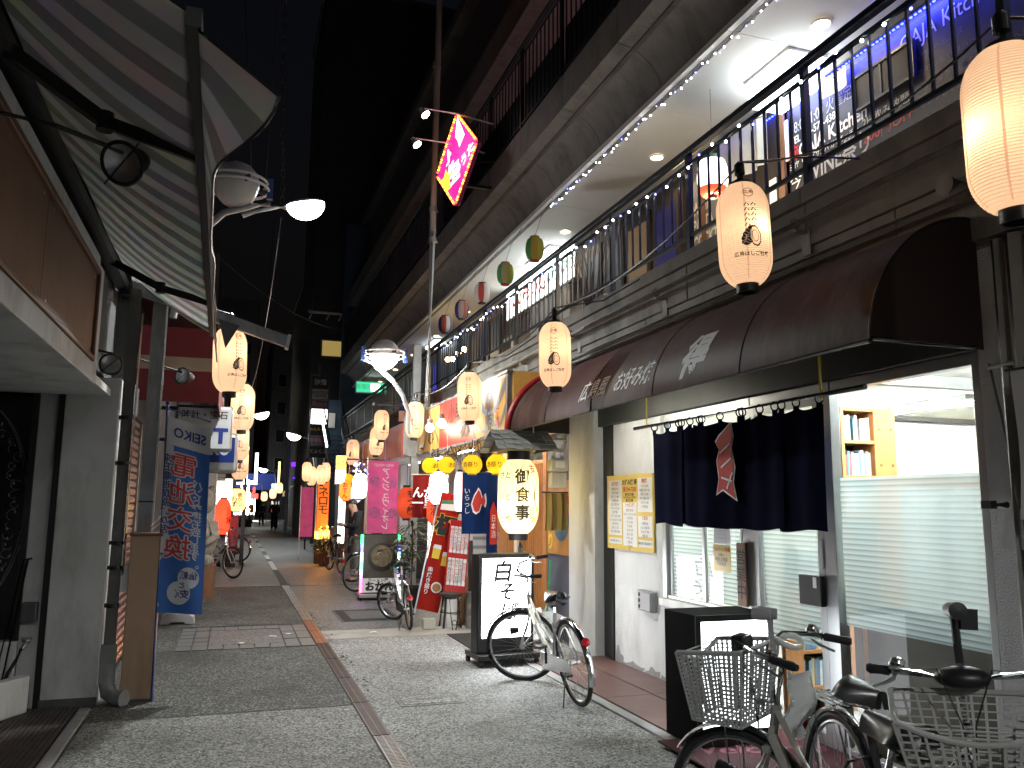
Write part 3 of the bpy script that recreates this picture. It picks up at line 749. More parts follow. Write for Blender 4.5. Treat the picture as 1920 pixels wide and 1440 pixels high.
for k, y in enumerate((10.74, 12.1, 13.4, 14.74, 16.07)):
    t = thing('small_paper_lantern', labs[k], 'paper lantern', (3.92, y, 5.23), group='small striped lanterns under the parapet')
    mats = [paper('gore_%d%d' % (k, i), c, trans=.4) for i, c in enumerate(gores[k])]
    n = 8; f = barrel(0.135, 0.34, 0.5)
    for i in range(n):
        a0 = 2 * PI * i / n; a1 = 2 * PI * (i + 1) / n
        MB().sheet(lambda u, v: (f(-.17 + .34 * v) * math.cos(a0 + (a1 - a0) * u), f(-.17 + .34 * v) * math.sin(a0 + (a1 - a0) * u), -.17 + .34 * v), 3, 12).build('paper_gore', mats[i % 3], t)
    MB().lathe([(.068, -.17), (.072, -.185), (.0, -.186)], 14).lathe([(.0, .186), (.072, .185), (.068, .17)], 14).build('end_cap', M_['ink_red'] if k < 2 else M_['black'], t)
    MB().tube([(0, 0, .18), (0.1, 0, .5), (.28, 0, .8)], .004, 4).build('hanger', M_['black'], t)
# white and red lantern in front of the bar door
t = thing('glowing_lantern', 'white glowing lantern with red foot and green top in front of the bar door', 'paper lantern', (4.62, 7.2, 5.03))
f = barrel(0.16, 0.40, 0.62)
MB().lathe([(f(-.12 + .02 * i), -.12 + .02 * i) for i in range(16)], 20, caps=False).build('paper_body', glow('lantern_white', (1.0, 0.93, 0.78), 2.6), t)
MB().lathe([(.10, -.2), (f(-.19), -.19), (f(-.15), -.15), (f(-.12), -.12)], 20, caps=False).build('red_foot', glow('lantern_red', (0.9, 0.08, 0.03), 0.9), t)
MB().lathe([(f(.18), .18), (.10, .2), (.09, .235), (.0, .236)], 20).build('green_top', mat('lantern_green', (.05, .16, .05), .6), t)
MB().lathe([(.0, -.24), (.04, -.235), (.05, -.2), (.0, -.2)], 12).build('foot', M_['black'], t)
MB().tube([(0, 0, .235), (0, 0, 1.0)], .004, 4).build('hanger', M_['black'], t)
lamp('lantern_lamp', 'POINT', (0, 0, -.35), 14, (1, .8, .5), t, .12)
# ================================================================ okonomiyaki shop
shop = thing('storefront', 'white roughcast okonomiyaki shop front with aluminium sliding windows behind the dark noren', 'shop front', (3.81, 5.6, 0))
def SP(mb, name, m, **k): return mb.build(name, m, shop, True, **k)
SP(bx(3.81, 3.95, 6.93, 7.98, 0.03, 2.62), 'wall', M_['plaster'])
SP(bx(3.812, 3.94, 5.66, 6.93, 0.03, 0.70), 'wall', M_['plaster'])
SP(bx(3.82, 3.94, 7.98, 8.26, 0.03, 2.62), 'dark_post', M_['black'], bev=.005)
SP(bx(3.79, 3.815, 7.97, 8.03, 0.03, 2.62), 'post_edge', M_['black'])
hd = mat('header_green_grey', (0.028, 0.031, 0.028), .5, var=.15, dirt=(.05, .05, .045))
SP(bx(3.76, 3.96, 3.38, 8.26, 2.45, 2.66), 'header_beam', hd, bev=.006)
SP(bx(3.80, 3.95, 3.38, 8.26, 2.66, 3.0), 'wall', M_['cream'])
# window frames
fr = MB()
def FR(y0, y1, z0, z1, x0=3.80, x1=3.88):
    SP(bx(x0, x1, y0, y1, z0, z1), 'window_frame', M_['alu'], bev=.004)
FR(6.86, 6.93, 0.77, 2.45); FR(6.81, 6.845, 0.78, 2.44, 3.83, 3.87)
FR(5.50, 5.68, 0.03, 2.45); FR(4.58, 4.70, 0.03, 2.45); FR(3.38, 3.43, 0.03, 2.45)
FR(5.68, 6.86, 2.36, 2.448, 3.805, 3.875); FR(4.70, 5.50, 2.38, 2.448, 3.805, 3.875); FR(3.43, 4.58, 2.38, 2.448, 3.805, 3.875)
FR(6.24, 6.285, 0.80, 2.36, 3.825, 3.855)
FR(5.68, 6.86, 0.77, 0.80, 3.81, 3.875); FR(3.43, 4.58, 0.03, 0.08, 3.805, 3.875)
SP(bx(3.76, 3.90, 5.62, 6.95, 0.70, 0.768), 'window_sill', M_['white_paint'], bev=.006)
pane_m = glass('window_glass')
for (a, b, z0, z1, x) in ((5.68, 6.25, .80, 2.36, 3.848), (6.28, 6.86, .80, 2.36, 3.834), (3.43, 4.58, .08, 2.38, 3.84)):
    SP(MB().add([(x, a, z0), (x, b, z0), (x, b, z1), (x, a, z1)], [(0, 1, 2, 3)]), 'pane', pane_m)
# sliding door with handle plate
for k, (y, z0, w, h) in enumerate(((7.9, .03, .10, .14), (7.55, .03, .22, .05), (7.15, .03, .16, .07), (6.95, .03, .09, .04))):   # plaster fallen off at the foot of the wall
    pts = [(3.806, y + w * math.cos(a) * (1 + .3 * math.sin(3 * a + k)), z0 + max(0, h * math.sin(a) * (1 + .3 * math.sin(5 * a + k)))) for a in [PI * i / 9 for i in range(10)]]
    SP(MB().prism(pts, (.005, 0, 0)), 'bare_patch', M_['concrete'])
bx(5.9, 7.1, 3.6, 4.4, 2.40, 2.695).build('ceiling_unit', M_['grey_plastic'], shop, True, bev=.02); bx(4.0, 8.5, 5.35, 5.43, 2.60, 2.698).build('ceiling_beam', M_['concrete'], shop, True)
door = SP(bx(3.80, 3.86, 4.70, 4.76, 0.04, 2.38).box(3.80, 3.86, 5.44, 5.50, 0.04, 2.38).box(3.802, 3.858, 4.76, 5.44, 2.30, 2.378).box(3.802, 3.858, 4.76, 5.44, 0.04, 0.12), 'sliding_door', M_['alu'])
MB().add([(0.02, 4.76 - 5.6, .12), (0.02, 5.44 - 5.6, .12), (0.02, 5.44 - 5.6, 2.30), (0.02, 4.76 - 5.6, 2.30)], [(0, 1, 2, 3)]).build('door_pane', pane_m, door)
bx(-0.05, -0.012, 4.70 - 5.6, 4.93 - 5.6, 0.94, 1.14).build('door_handle', M_['black'], door, bev=.006)
bx(-0.053, -0.050, 4.74 - 5.6, 4.775 - 5.6, 1.06, 1.13).build('handle_label', M_['white_plastic'], door)
bx(-0.018, -0.010, 4.71 - 5.6, 4.74 - 5.6, 1.19, 1.38).build('door_label', M_['white_plastic'], door)
# striped privacy film on the panes
def film(name, base, amt0, amt1, period=0.034):
    m = bpy.data.materials.new(name); m.use_nodes = True
    n, L = nodes_of(m); n.remove(_pr(m)); out = n['Material Output']
    tc = n.new('ShaderNodeTexCoord'); sx = n.new('ShaderNodeSeparateXYZ'); L.new(tc.outputs['Object'], sx.inputs[0])
    mu = n.new('ShaderNodeMath'); mu.operation = 'MULTIPLY'; mu.inputs[1].default_value = 1 / period; L.new(sx.outputs[2], mu.inputs[0])
    fc = n.new('ShaderNodeMath'); fc.operation = 'FRACT'; L.new(mu.outputs[0], fc.inputs[0])
    cr = n.new('ShaderNodeValToRGB'); e = cr.color_ramp
    e.elements[0].position = 0; e.elements[0].color = [amt0] * 3 + [1]; e.elements[1].position = 1.0; e.elements[1].color = [amt0] * 3 + [1]
    for p_, v_ in ((.16, amt0), (.30, amt1), (.80, amt1 * .9)):
        k_ = e.elements.new(p_); k_.color = [v_] * 3 + [1]
    L.new(fc.outputs[0], cr.inputs[0])
    t = n.new('ShaderNodeBsdfTransparent'); d = n.new('ShaderNodeBsdfDiffuse'); tl = n.new('ShaderNodeBsdfTranslucent')
    pc = n.new('ShaderNodeValToRGB'); q_ = pc.color_ramp      # printed bands: pale slat, greyer gap
    q_.elements[0].position = .0; q_.elements[0].color = [c * .55 for c in base] + [1]; q_.elements[1].position = .95; q_.elements[1].color = [c * .72 for c in base] + [1]
    for p_, v_ in ((.18, .58), (.34, 1.12), (.7, 1.0)):
        k_ = q_.elements.new(p_); k_.color = [c * v_ for c in base] + [1]
    L.new(fc.outputs[0], pc.inputs[0]); L.new(pc.outputs[0], d.inputs[0]); L.new(pc.outputs[0], tl.inputs[0])
    m1 = n.new('ShaderNodeMixShader'); m1.inputs[0].default_value = .72; L.new(d.outputs[0], m1.inputs[1]); L.new(tl.outputs[0], m1.inputs[2])
    m2 = n.new('ShaderNodeMixShader'); L.new(cr.outputs[0], m2.inputs[0]); L.new(t.outputs[0], m2.inputs[1]); L.new(m1.outputs[0], m2.inputs[2])
    L.new(m2.outputs[0], out.inputs[0])
    return m
film_m = film('striped_film', (0.285, 0.335, 0.34), .84, .92)
for (a, b, z0, z1, x) in ((5.70, 6.24, .81, 1.80, 3.856), (6.29, 6.80, .81, 1.80, 3.842), (3.44, 4.57, .84, 1.795, 3.848), (4.77, 5.43, .66, 1.80, 3.838)):
    SP(MB().add([(x, a, z0), (x, b, z0), (x, b, z1), (x, a, z1)], [(0, 1, 2, 3)]), 'privacy_film', film_m)
# room behind the glass
SP(bx(3.96, 8.6, 2.2, 8.9, 0.0, 0.02), 'room_floor', M_['concrete'])
SP(bx(3.96, 8.6, 2.2, 8.9, 2.70, 2.78), 'room_ceiling', M_['ceiling'])
SP(bx(8.6, 8.7, 2.2, 8.9, 0.0, 2.78), 'room_wall', M_['cream'])
SP(bx(3.96, 8.6, 8.5, 8.6, 0.0, 2.78), 'room_wall', M_['cream'])
SP(bx(4.3, 8.6, 2.1, 2.2, 0.0, 2.78), 'room_wall', M_['plaster'])
e_room = glow('room_tube', (0.95, 1.0, 0.98), 215)
for k, (x, y) in enumerate(((4.9, 4.6), (6.5, 4.3), (4.8, 7.0), (6.8, 6.8))):
    t = thing('ceiling_light', ['fluorescent batten on the shop ceiling behind the tall film window', 'fluorescent batten deep in the shop beyond the coat hooks', 'fluorescent batten on the shop ceiling behind the small window', 'fluorescent batten at the back of the shop behind the noren'][k], 'ceiling light', (x, y, 2.70), group='white fluorescent ceiling lights')
    MB().box(-.09, .09, -.65, .65, -.05, -.001).build('housing', M_['white_paint'], t)
    MB().tube([(-.045, -.6, -.075), (-.045, .6, -.075)], .016, 8).tube([(.045, -.6, -.075), (.045, .6, -.075)], .016, 8).build('tube', e_room, t)
# partition with hooks, bookshelves
part = thing('partition', 'white partition wall inside the shop with a row of wooden coat hooks', 'partition', (5.80, 5.80, 0))
bx(-0.50, 0.62, 0, .05, 0, 2.36).build('panel', M_['white_paint'], part)
bx(-0.45, 0.62, -.02, -0.001, 1.79, 1.87).build('hook_rail', M_['wood_orange'], part)
for i in range(4):
    MB().tube([(-.34 + .28 * i, -.02, 1.86), (-.34 + .28 * i, -.09, 1.84), (-.34 + .28 * i, -.10, 1.88)], .012, 6).build('coat_hook', M_['wood_dark'], part)
bx(-0.45, 0.62, -.06, .1, 2.36, 2.40).build('top_ledge', M_['wood_dark'], part)
for k, (x, w, z) in enumerate(((5.55, .5, .55), (6.1, .36, .7))):
    c = thing('hanging_coat', ['long white coat hanging from the left coat hooks', 'white apron hanging from the right coat hooks'][k], 'coat', (x, 5.69, z))
    MB().sheet(lambda u, v: ((u - .5) * w * (1.15 - .25 * v) * (1 if v < .9 else .5), -.03 * math.sin(u * 11) - .02, (1.78 - z) * v), 14, 6).build('cloth', paper('coat_cloth', (.78, .80, .80), trans=.15) if k == 0 else bpy.data.materials['coat_cloth'], c)
bcols = [(.55, .55, .53), (.10, .22, .38), (.62, .60, .52), (.42, .08, .07), (.65, .65, .66), (.15, .32, .45), (.5, .42, .2), (.2, .2, .22), (.7, .7, .68)]
bmats = [mat('book_%d' % i, c, .5, var=.1, vs=40) for i, c in enumerate(bcols)]
bnames = ['grey', 'dark blue', 'cream', 'dark red', 'pale grey', 'blue', 'ochre', 'black', 'white']
def bookshelf(label, x, y, w, zs, d, side, grp, bl):
    t = thing('bookshelf', label, 'bookshelf', (x, y, 0))
    for z in zs: bx(0, w, 0, d, z - .025, z).build('shelf', M_['wood_orange'], t)
    bx(w, w + side, -.005, d, 0, zs[-1]).build('side_panel', M_['wood_orange'], t)
    bx(-.03, 0, 0, d, 0, zs[-1]).build('side_panel', M_['wood_orange'], t)
    bx(0, w, d, d + .02, 0, zs[-1]).build('back_panel', M_['wood_dark'], t)
    for z in (1.95, 2.25): MB().lathe([(.012, 0), (.012, .006), (0, .007)], 8, (w + side * .25, -.012, z), (0, 1, 0)).lathe([(.012, 0), (.012, .006), (0, .007)], 8, (w + side * .8, -.012, z), (0, 1, 0)).build('screw_cap', M_['wood_brown'], t)
    ms = [bx(-.011, .011, -.07, .07, 0, h).mesh('comic_book', bm_) for bm_, h in zip(bmats, (.18, .2, .19, .17, .21, .18, .2, .19, .18))]
    for zi, z in enumerate(zs[:3] if len(zs) == 4 else zs[:-1]):
        xx = .02
        while xx < w - .02:
            if random.random() < .93:
                ci = random.randrange(9)
                o = inst(ms[ci], 'comic_book', None, (x + xx, y + .09, z + .0005), (0, random.uniform(-.03, .03), 0))
                tag(o, '%s backed comic book on the %s shelf of the %s bookshelf' % (bnames[ci], ['lowest', 'middle', 'upper'][zi], bl), 'book', grp)
            xx += .0245
bookshelf('tall orange wooden bookshelf full of comic books inside the shop', 4.74, 5.55, .30, (1.55, 1.86, 2.15, 2.42), .25, .22, 'comic books on the tall shelf', 'tall orange')
bookshelf('low orange wooden bookshelf seen through the bottom of the door', 4.10, 5.35, .30, (.28, .54, .80, 1.0), .22, .03, 'comic books on the low shelf', 'low orange')
bx(3.93, 4.068, 5.33, 5.36, 0.03, 1.0).build('shelf_side', M_['wood_orange'], shop, True)
SP(bx(4.0, 4.04, 3.43, 4.56, 0.03, 0.98), 'bench_back', mat('bench_brown', (.075, .052, .03), .6))
# ceiling air conditioner and table in the room, carton behind the door
t = thing('carton', 'white carton standing behind the sliding door of the shop', 'box', (4.25, 5.47, 1.002))
bx(-.14, .14, -.1, .1, 0, .28).build('box_body', M_['white_plastic'], t)
text('さなの里', .11, M_['ink_blue'], t, (0, -.103, .14), 'cam', bold=.01, cond=.6)

# ---------------------------------------------------------------- brown vinyl awning
awn_m = mat('brown_vinyl', (0.060, 0.019, 0.016), 0.5, var=.22, vs=1.2, spec=.16, bump=.16, bs=5, dirt=(0.095, 0.06, 0.052), ds=2.6)
awn_m2 = mat('brown_vinyl_faded', (0.052, 0.022, 0.019), 0.52, var=.25, vs=1.6, spec=.18, bump=.16, bs=5, dirt=(0.11, 0.085, 0.075), ds=3.2)
awn_end = mat('brown_vinyl_end', (0.020, 0.009, 0.008), 0.6, var=.2, vs=2)
AW = [(3.73 - .75 * math.sin(a) ** .96, 2.43 + .72 * math.cos(a) ** 1.12) for a in [PI / 2 * i / 20 for i in range(21)]]
awn = thing('awning', 'glossy brown vinyl quarter round awning over the okonomiyaki shop', 'awning', (3.0, 6.1, 2.43))
AP_ = [Vector((x, 0, z)) for x, z in AW]
ys_ = [3.28, 4.40, 5.55, 6.70, 7.85, 8.97]
for i in range(5):
    a, b = ys_[i] + (.0015 if i else 0), ys_[i + 1] - .0015
    MB().sheet(lambda u, v: (AW[int(round(v * 20))][0], a + (b - a) * u, AW[int(round(v * 20))][1]), 6, 20).build('awning_panel', awn_m if i % 2 else awn_m2, awn, True, solid=.004)
    if i: MB().tube([(AW[k][0] - .004, a - .0015, AW[k][1]) for k in range(1, 21)], .004, 5).build('seam', awn_end, awn, True)
for y, m in ((3.282, awn_end), (8.968, awn_end)):
    MB().prism([(x, y - .004, z) for x, z in AW] + [(3.73, y - .004, 2.43)], (0, .008, 0)).build('end_panel', m, awn, True)
MB().tube([(x, 3.276, z) for x, z in AW], .008, 6).build('piping', M_['black'], awn, True)
red_v = mat('red_vinyl', (0.30, 0.015, 0.018), .3, var=.15)
MB().tube([(x - .02, 8.99, z) for x, z in AW], .045, 10).build('red_end_roll', red_v, awn, True)
MB().tube([(2.975, 3.27, 2.425), (2.975, 8.99, 2.425)], .012, 6).build('hem', M_['black'], awn, True)
MB().tube([(3.66, 3.27, 2.44), (2.99, 3.27, 2.44)], .012, 6).build('hem', M_['black'], awn, True)
for y in (3.4, 5.2, 7.0, 8.85):
    MB().tube([(3.78, y, 2.9), (3.0, y, 2.46)], .012, 6).build('awning_strut', M_['black'], awn, True)
# lettering follows the curve of the vinyl
cum = [0]
for i in range(20, 0, -1):
    cum.append(cum[-1] + (Vector(AW[i] + (0,)) - Vector(AW[i - 1] + (0,))).length)
def arc(s):
    for k in range(20):
        if s <= cum[k + 1] or k == 19:
            t = (s - cum[k]) / (cum[k + 1] - cum[k]); a = AW[20 - k]; b = AW[19 - k]
            x = a[0] + (b[0] - a[0]) * t; z = a[1] + (b[1] - a[1]) * t
            dx, dz = b[0] - a[0], b[1] - a[1]; l = math.hypot(dx, dz)
            return x - dz / l * .005, z + dx / l * .005
def awn_text(s, sz, yc, sc, m, **k):
    me = tmesh(s, sz, sub=2, **k).copy(); me.materials.append(m)
    for v in me.vertices:
        y = yc - v.co.x; x, z = arc(max(0, sc + v.co.y)); v.co = (x - 3.0, y - 6.1, z - 2.43)
    o = bpy.data.objects.new('lettering', me); C.objects.link(o); o.parent = awn
silver = mat('silver_letters', (0.74, 0.76, 0.78), .6, var=.08)
awn_text('得', .33, 5.02, .20, silver, bold=.035, shear=.35)
awn_text('広島風', .205, 6.72, .19, silver, bold=.010, shear=.35, cond=.95)
awn_text('お好み焼', .20, 5.95, .19, silver, bold=.010, shear=.35, cond=.82)
# assumed strip light, added unseen behind the awning lip to brighten the wall
t = thing('tube_light', 'fluorescent tube fixed up inside the brown awning', 'strip light', (3.2, 7.0, 2.59))
MB().box(-.04, .04, -.65, .65, 0, .04).build('housing', M_['white_paint'], t)
MB().tube([(0, -.6, -.03), (0, .6, -.03)], .016, 8).build('tube', glow('awning_tube', (1.0, .97, .82), 38), t)

# ---------------------------------------------------------------- noren on its pole
nor = thing('noren', 'dark navy split noren with a red crest hanging on a pole before the shop door', 'noren', (3.50, 5.35, 1.445))
nv = paper('navy_cloth', (0.011, 0.012, 0.026), trans=.12, var=.2)
edges = [(6.52, 5.99), (6.09, 5.68), (5.78, 5.11), (5.22, 4.66), (4.80, 4.28)]
def nz(k, y, v):
    return .022 * math.sin(y * 7 + k * 1.3) * (1.1 - .6 * v) + .010 * math.sin(y * 23 + k) + [.0, .010, -.010, -.012, .0][k] * (1 - v)
for k, (a, b) in enumerate(edges):
    def fn(u, v, a=a, b=b, k=k):
        y = a + (b - a) * u; top = .80 + (.045 if False else 0)
        sag = -.024 * math.sin(PI * u * 2 % PI) if v > .99 else -.02 * v ** 6 * abs(math.sin(PI * u * 2))
        return (nz(k, y, v) + (.06 * (u - .5) if k == 2 else 0), y - 5.35 + .004 * math.sin(v * 4), top * v + sag + .012 * math.sin(u * 5 + k) * (1 - v))
    MB().sheet(fn, 22, 16).build('noren_panel', nv, nor, solid=.003)
    n_ = 3
    for j in range(n_):
        yy = a + (b - a) * (.06 + .88 * j / (n_ - 1))
        MB().ring((0, yy - 5.35, .838), .03, .006, (0, 1, 0), 12, 4).box(-.004, .004, yy - 5.35 - .025, yy - 5.35 + .025, .77, .815).build('loop', nv, nor)
MB().tube([(0, -1.45, .86), (0, 1.52, .86)], .017, 10).build('pole', mat('pole_lacquer', (.02, .02, .03), .25), nor)
yel = mat('yellow_rope', (.55, .42, .05), .7, var=.1)
MB().tube([(0, 1.28, .86), (.0, 1.28, 1.12)], .006, 5).build('rope', yel, nor)
MB().tube([(0, -1.06, .83), (0.02, -1.06, .86), (0, -1.06, .89), (.0, -1.06, 1.22)], .010, 6).build('rope', yel, nor)
# red crest: fish shape, white edged, on the middle panel
cr_ = [(-.02, .62), (.05, .66), (.11, .70), (.13, .60), (.11, .52), (.14, .40), (.12, .30), (.15, .18), (.07, .22), (.01, .25), (-.06, .22), (-.03, .33), (-.05, .45), (-.02, .52), (-.06, .58)]
def crest(mb_pts, off):
    return MB().prism([(-.06 - off, .10 - p[0] * 1.15 + 0.0, p[1] * 1.06 + .02) for p in mb_pts], (-.002, 0, 0))
cx_, cz_ = .04, .44
big = [(cx_ + (x - cx_) * 1.14, cz_ + (z - cz_) * 1.07) for x, z in cr_]
o = crest(big, .0).build('crest_edge', M_['ink_white'], nor); 
o2 = crest(cr_, .004).build('crest', M_['ink_red'], nor)
for o_ in (o, o2): o_.location = (.03, -.06, 0)
w_ = MB()
for (a, b) in (((-.01, .50), (.09, .56)), ((0, .40), (.10, .46)), ((.0, .33), (.10, .30)), ((.05, .25), (.11, .36))):
    w_.bar((-.069, .10 - a[0] * 1.35, a[1] * 1.06 + .02), (-.069, .10 - b[0] * 1.35, b[1] * 1.06 + .02), .014, .002, (1, 0, 0))
w_.build('crest_lines', M_['ink_white'], nor).location = (.03, -.06, 0)

# ---------------------------------------------------------------- things on the shop wall
mb_ = thing('menu_board', 'yellow price list board with white panels screwed to the roughcast wall', 'menu board', (3.80, 7.58, 1.16))
bx(-.012, 0.005, -.51, .51, 0, .75).build('board', mat('menu_yellow', (.72, .52, .12), .35, var=.04), mb_)
wp = mat('menu_white', (.74, .74, .72), .4, var=.03)
for (a, b, z0, z1) in ((.16, .47, .14, .70), (-.17, .13, .04, .47), (-.49, -.20, .38, .71), (-.49, -.20, .14, .34), (.16, .47, .05, .11), (-.49, -.20, .045, .11)):
    bx(-.0145, -.012, a, b, z0, z1).build('panel', wp, mb_)
def MT(s, sz, y, z, m='ink', **k): text(s, sz, M_[m], mb_, (-.017, y, z), 'street', res=2, **k)
MT('お好み焼 得', .062, -.02, .67, bold=.02); MT('☎294-7200', .06, -.02, .60, 'ink_red', bold=.02)
MT('■営業時間■', .032, -.02, .55); MT('午前11時30分〜午後9時', .026, -.02, .52); MT('■定休日■', .032, -.02, .49)
for (y, ts, z) in ((.31, ['お好み焼', '野菜肉玉 700', '肉玉そば 800', '肉玉うどん 800', 'いか肉玉 850', '生エビ肉玉 900', 'スペシャル 1200', '自分で焼く', 'スペシャル大 1300', 'スペシャルうどん 1250', '焼そば 700', '焼うどん 750', '肉入り焼そば 800'], .66),
                  (-.02, ['トッピング', 'ねぎかけ 200', 'スウィートコーン 100', 'イカ天 150', 'チーズ 150', 'もち 150', 'キムチ 150', '生エビ 200', '牛すじ 250', '大葉 100', 'そば 200'], .445),
                  (-.345, ['鉄板焼', 'トントロ 600', '地鶏のせせり 650', '豚キムチ 600', '牛すじ煮込 700', 'ホルモン 650', 'げそ焼 500'], .68),
                  (-.345, ['つまみ', 'ねぎ焼 500', 'とんぺい焼 550', 'きゅうり 250', '枝豆 300'], .32)):
    for i, s in enumerate(ts):
        MT(s, .046 if i == 0 else .032, y, z - i * .0395 - (.012 if i else 0), 'ink_red' if i == 0 else 'ink', bold=.02 if i == 0 else 0, cond=.85)
MT('お持ち帰り用パック', .028, .31, .08); MT('価格は全て税込価格です', .027, -.345, .078)
for y in (-.5, 0, .5):
    for z in (.012, .738): MB().lathe([(.008, 0), (.008, .006), (0, .007)], 8, (-.012, y, z), (-1, 0, 0)).build('screw', M_['steel'], mb_)
ob = thing('wall_outlet_box', 'grey weatherproof outlet box on the roughcast wall under the price list', 'outlet box', (3.81, 7.22, .61))
bx(-.05, 0, -.15, .15, 0, .19).build('box_body', M_['galv'], ob, bev=.006)
bx(-.075, -.05, -.15, .05, 0.01, .18).build('flap', M_['grey_plastic'], ob, bev=.006)
for z in (.04, .095, .15): MB().lathe([(.018, 0), (.018, .008), (0, .009)], 12, (-.05, .10, z), (-1, 0, 0)).build('socket', M_['blackmatt'], ob)
pl = thing('open_sign', 'narrow wooden plank hanging on the window post with black characters for open', 'sign board', (3.775, 5.62, .84))
bx(-.012, .008, -.06, .06, 0, .48).build('plank', M_['wood_brown'], pl, bev=.004)
text(vert('営業中'), .13, M_['ink'], pl, (-.015, 0, .235), 'street', bold=.008)
MB().tube([(0, 0, .47), (.02, 0, .60), (0.02, 0, .85)], .004, 4).build('cord', M_['black'], pl)
yn = thing('paper_notice', 'yellow handwritten paper notice in plastic taped inside the window', 'notice', (3.826, 5.98, 1.07))
bx(-.004, 0, -.13, .12, 0, .22).build('sheet', mat('yellow_sheet', (.62, .45, .06), .25, var=.08), yn)
text('アルバイト募集', .036, M_['ink_red'], yn, (-.006, 0, .18), 'street', bold=.02)
text('17時〜\n時給 応相談\nできる方', .034, M_['ink'], yn, (-.006, 0, .10), 'street')
wn2 = thing('paper_notice', 'white printed paper sheet taped above the yellow notice', 'notice', (3.826, 5.98, 1.30))
bx(-.004, 0, -.13, .11, 0, .24).build('sheet', M_['ink_white'], wn2)
for i in range(7): text('〇〇年 %d月 %d日' % (i + 4, i * 3 + 1), .022, M_['ink_grey'], wn2, (-.006, 0, .21 - .028 * i), 'street', res=1)
# welcome mat
wm = thing('doormat', 'dark red doormat with pink Welcome lettering half under the black light box', 'mat', (3.25, 4.78, 0.034), R(0))
MB().box(-.46, .6, -.55, .42, 0, .012).build('mat', mat('mat_red', (.055, .003, .008), .9, var=.2, vs=60, bump=.5, bs=300), wm, bev=.004)
text('Welcome', .25, mat('mat_pink', (.20, .06, .085), .9), wm, (.02, .05, .0145), (0, 0, R(-12)), bold=.02, shear=.2)
# black light box in front of the window
lb = thing('light_box_sign', 'black cabinet light box with blank glowing white face in front of the shop window', 'light sign', (3.25, 5.15, 0.04))
bx(-.30, .30, -.19, .22, 0, .84).build('cabinet', mat('box_black', (.006, .006, .006), .7, var=.2, spec=.04), lb, bev=.006)
bx(-.262, .262, -.196, -.189, .10, .80).build('lit_panel', glow('box_white', (.90, .95, 1.0), 3.0), lb)
bx(-.25, .25, .22, .226, .12, .78).build('lit_panel', bpy.data.materials['box_white'], lb)  # assumed glowing back face, out of view, brightening the white wall
fr_ = MB().box(-.30, .30, -.205, -.19, .80, .84).box(-.30, .30, -.205, -.19, 0, .10).box(-.30, -.262, -.205, -.19, .10, .80).box(.262, .30, -.205, -.19, .10, .80)
fr_.build('frame', M_['black'], lb)
# ================================================================ long paper lanterns
salmon = paper('salmon_paper', (0.75, 0.59, 0.46), em=(1.0, .69, .45), st=0.115, trans=.8, var=.10, vs=7)
LH, LR = 0.60, 0.148
def lprof(z):
    t = max(-1, min(1, z / (LH / 2)))
    a = abs(t)
    k = 1.0 if a < .45 else math.sqrt(max(0, 1 - ((a - .45) / .62) ** 2.2))
    return LR * max(k, .36)
def ribbed(pf, h, n, amp):
    pr = []
    for i in range(n * 2 + 1):
        z = -h / 2 + h * i / (n * 2)
        pr.append((pf(z) + (amp if i % 2 else -amp * .4), z))
    return pr
_body = MB().lathe(ribbed(lprof, LH, 50, .0026), 32, caps=False).mesh('paper_body', salmon)
_seam = MB()
for k in range(6):
    a = k * PI / 3 + .35
    _seam.add([(math.cos(a + d / LR) * (lprof(z) + .0042), math.sin(a + d / LR) * (lprof(z) + .0042), z) for z in [-.285 + .57 * i / 24 for i in range(25)] for d in (-.0045, .0045)], [(2 * i, 2 * i + 1, 2 * i + 3, 2 * i + 2) for i in range(24)])
_seam = _seam.mesh('seam', paper('paper_seam', (.58, .42, .32), em=(1, .6, .4), st=.09, trans=.8))
_cap = MB().lathe([(.056, .292), (.062, .292), (.062, .318), (.05, .318), (.0, .316)], 20, caps=False).mesh('end_cap', M_['black'])
_cap2 = MB().lathe([(.05, -.30), (.05, -.345), (.062, -.345), (.062, -.292), (.056, -.292)], 20).mesh('end_cap', M_['black'])
_hang = MB().tube([(0, 0, .31), (0, 0, .40)], .018, 8).tube([(-.05, 0, .318), (0, 0, .36), (.05, 0, .318)], .004, 5).lathe([(.0, .36), (.03, .37), (.03, .43), (.012, .45), (.0, .45)], 10).mesh('lamp_holder', M_['black'])
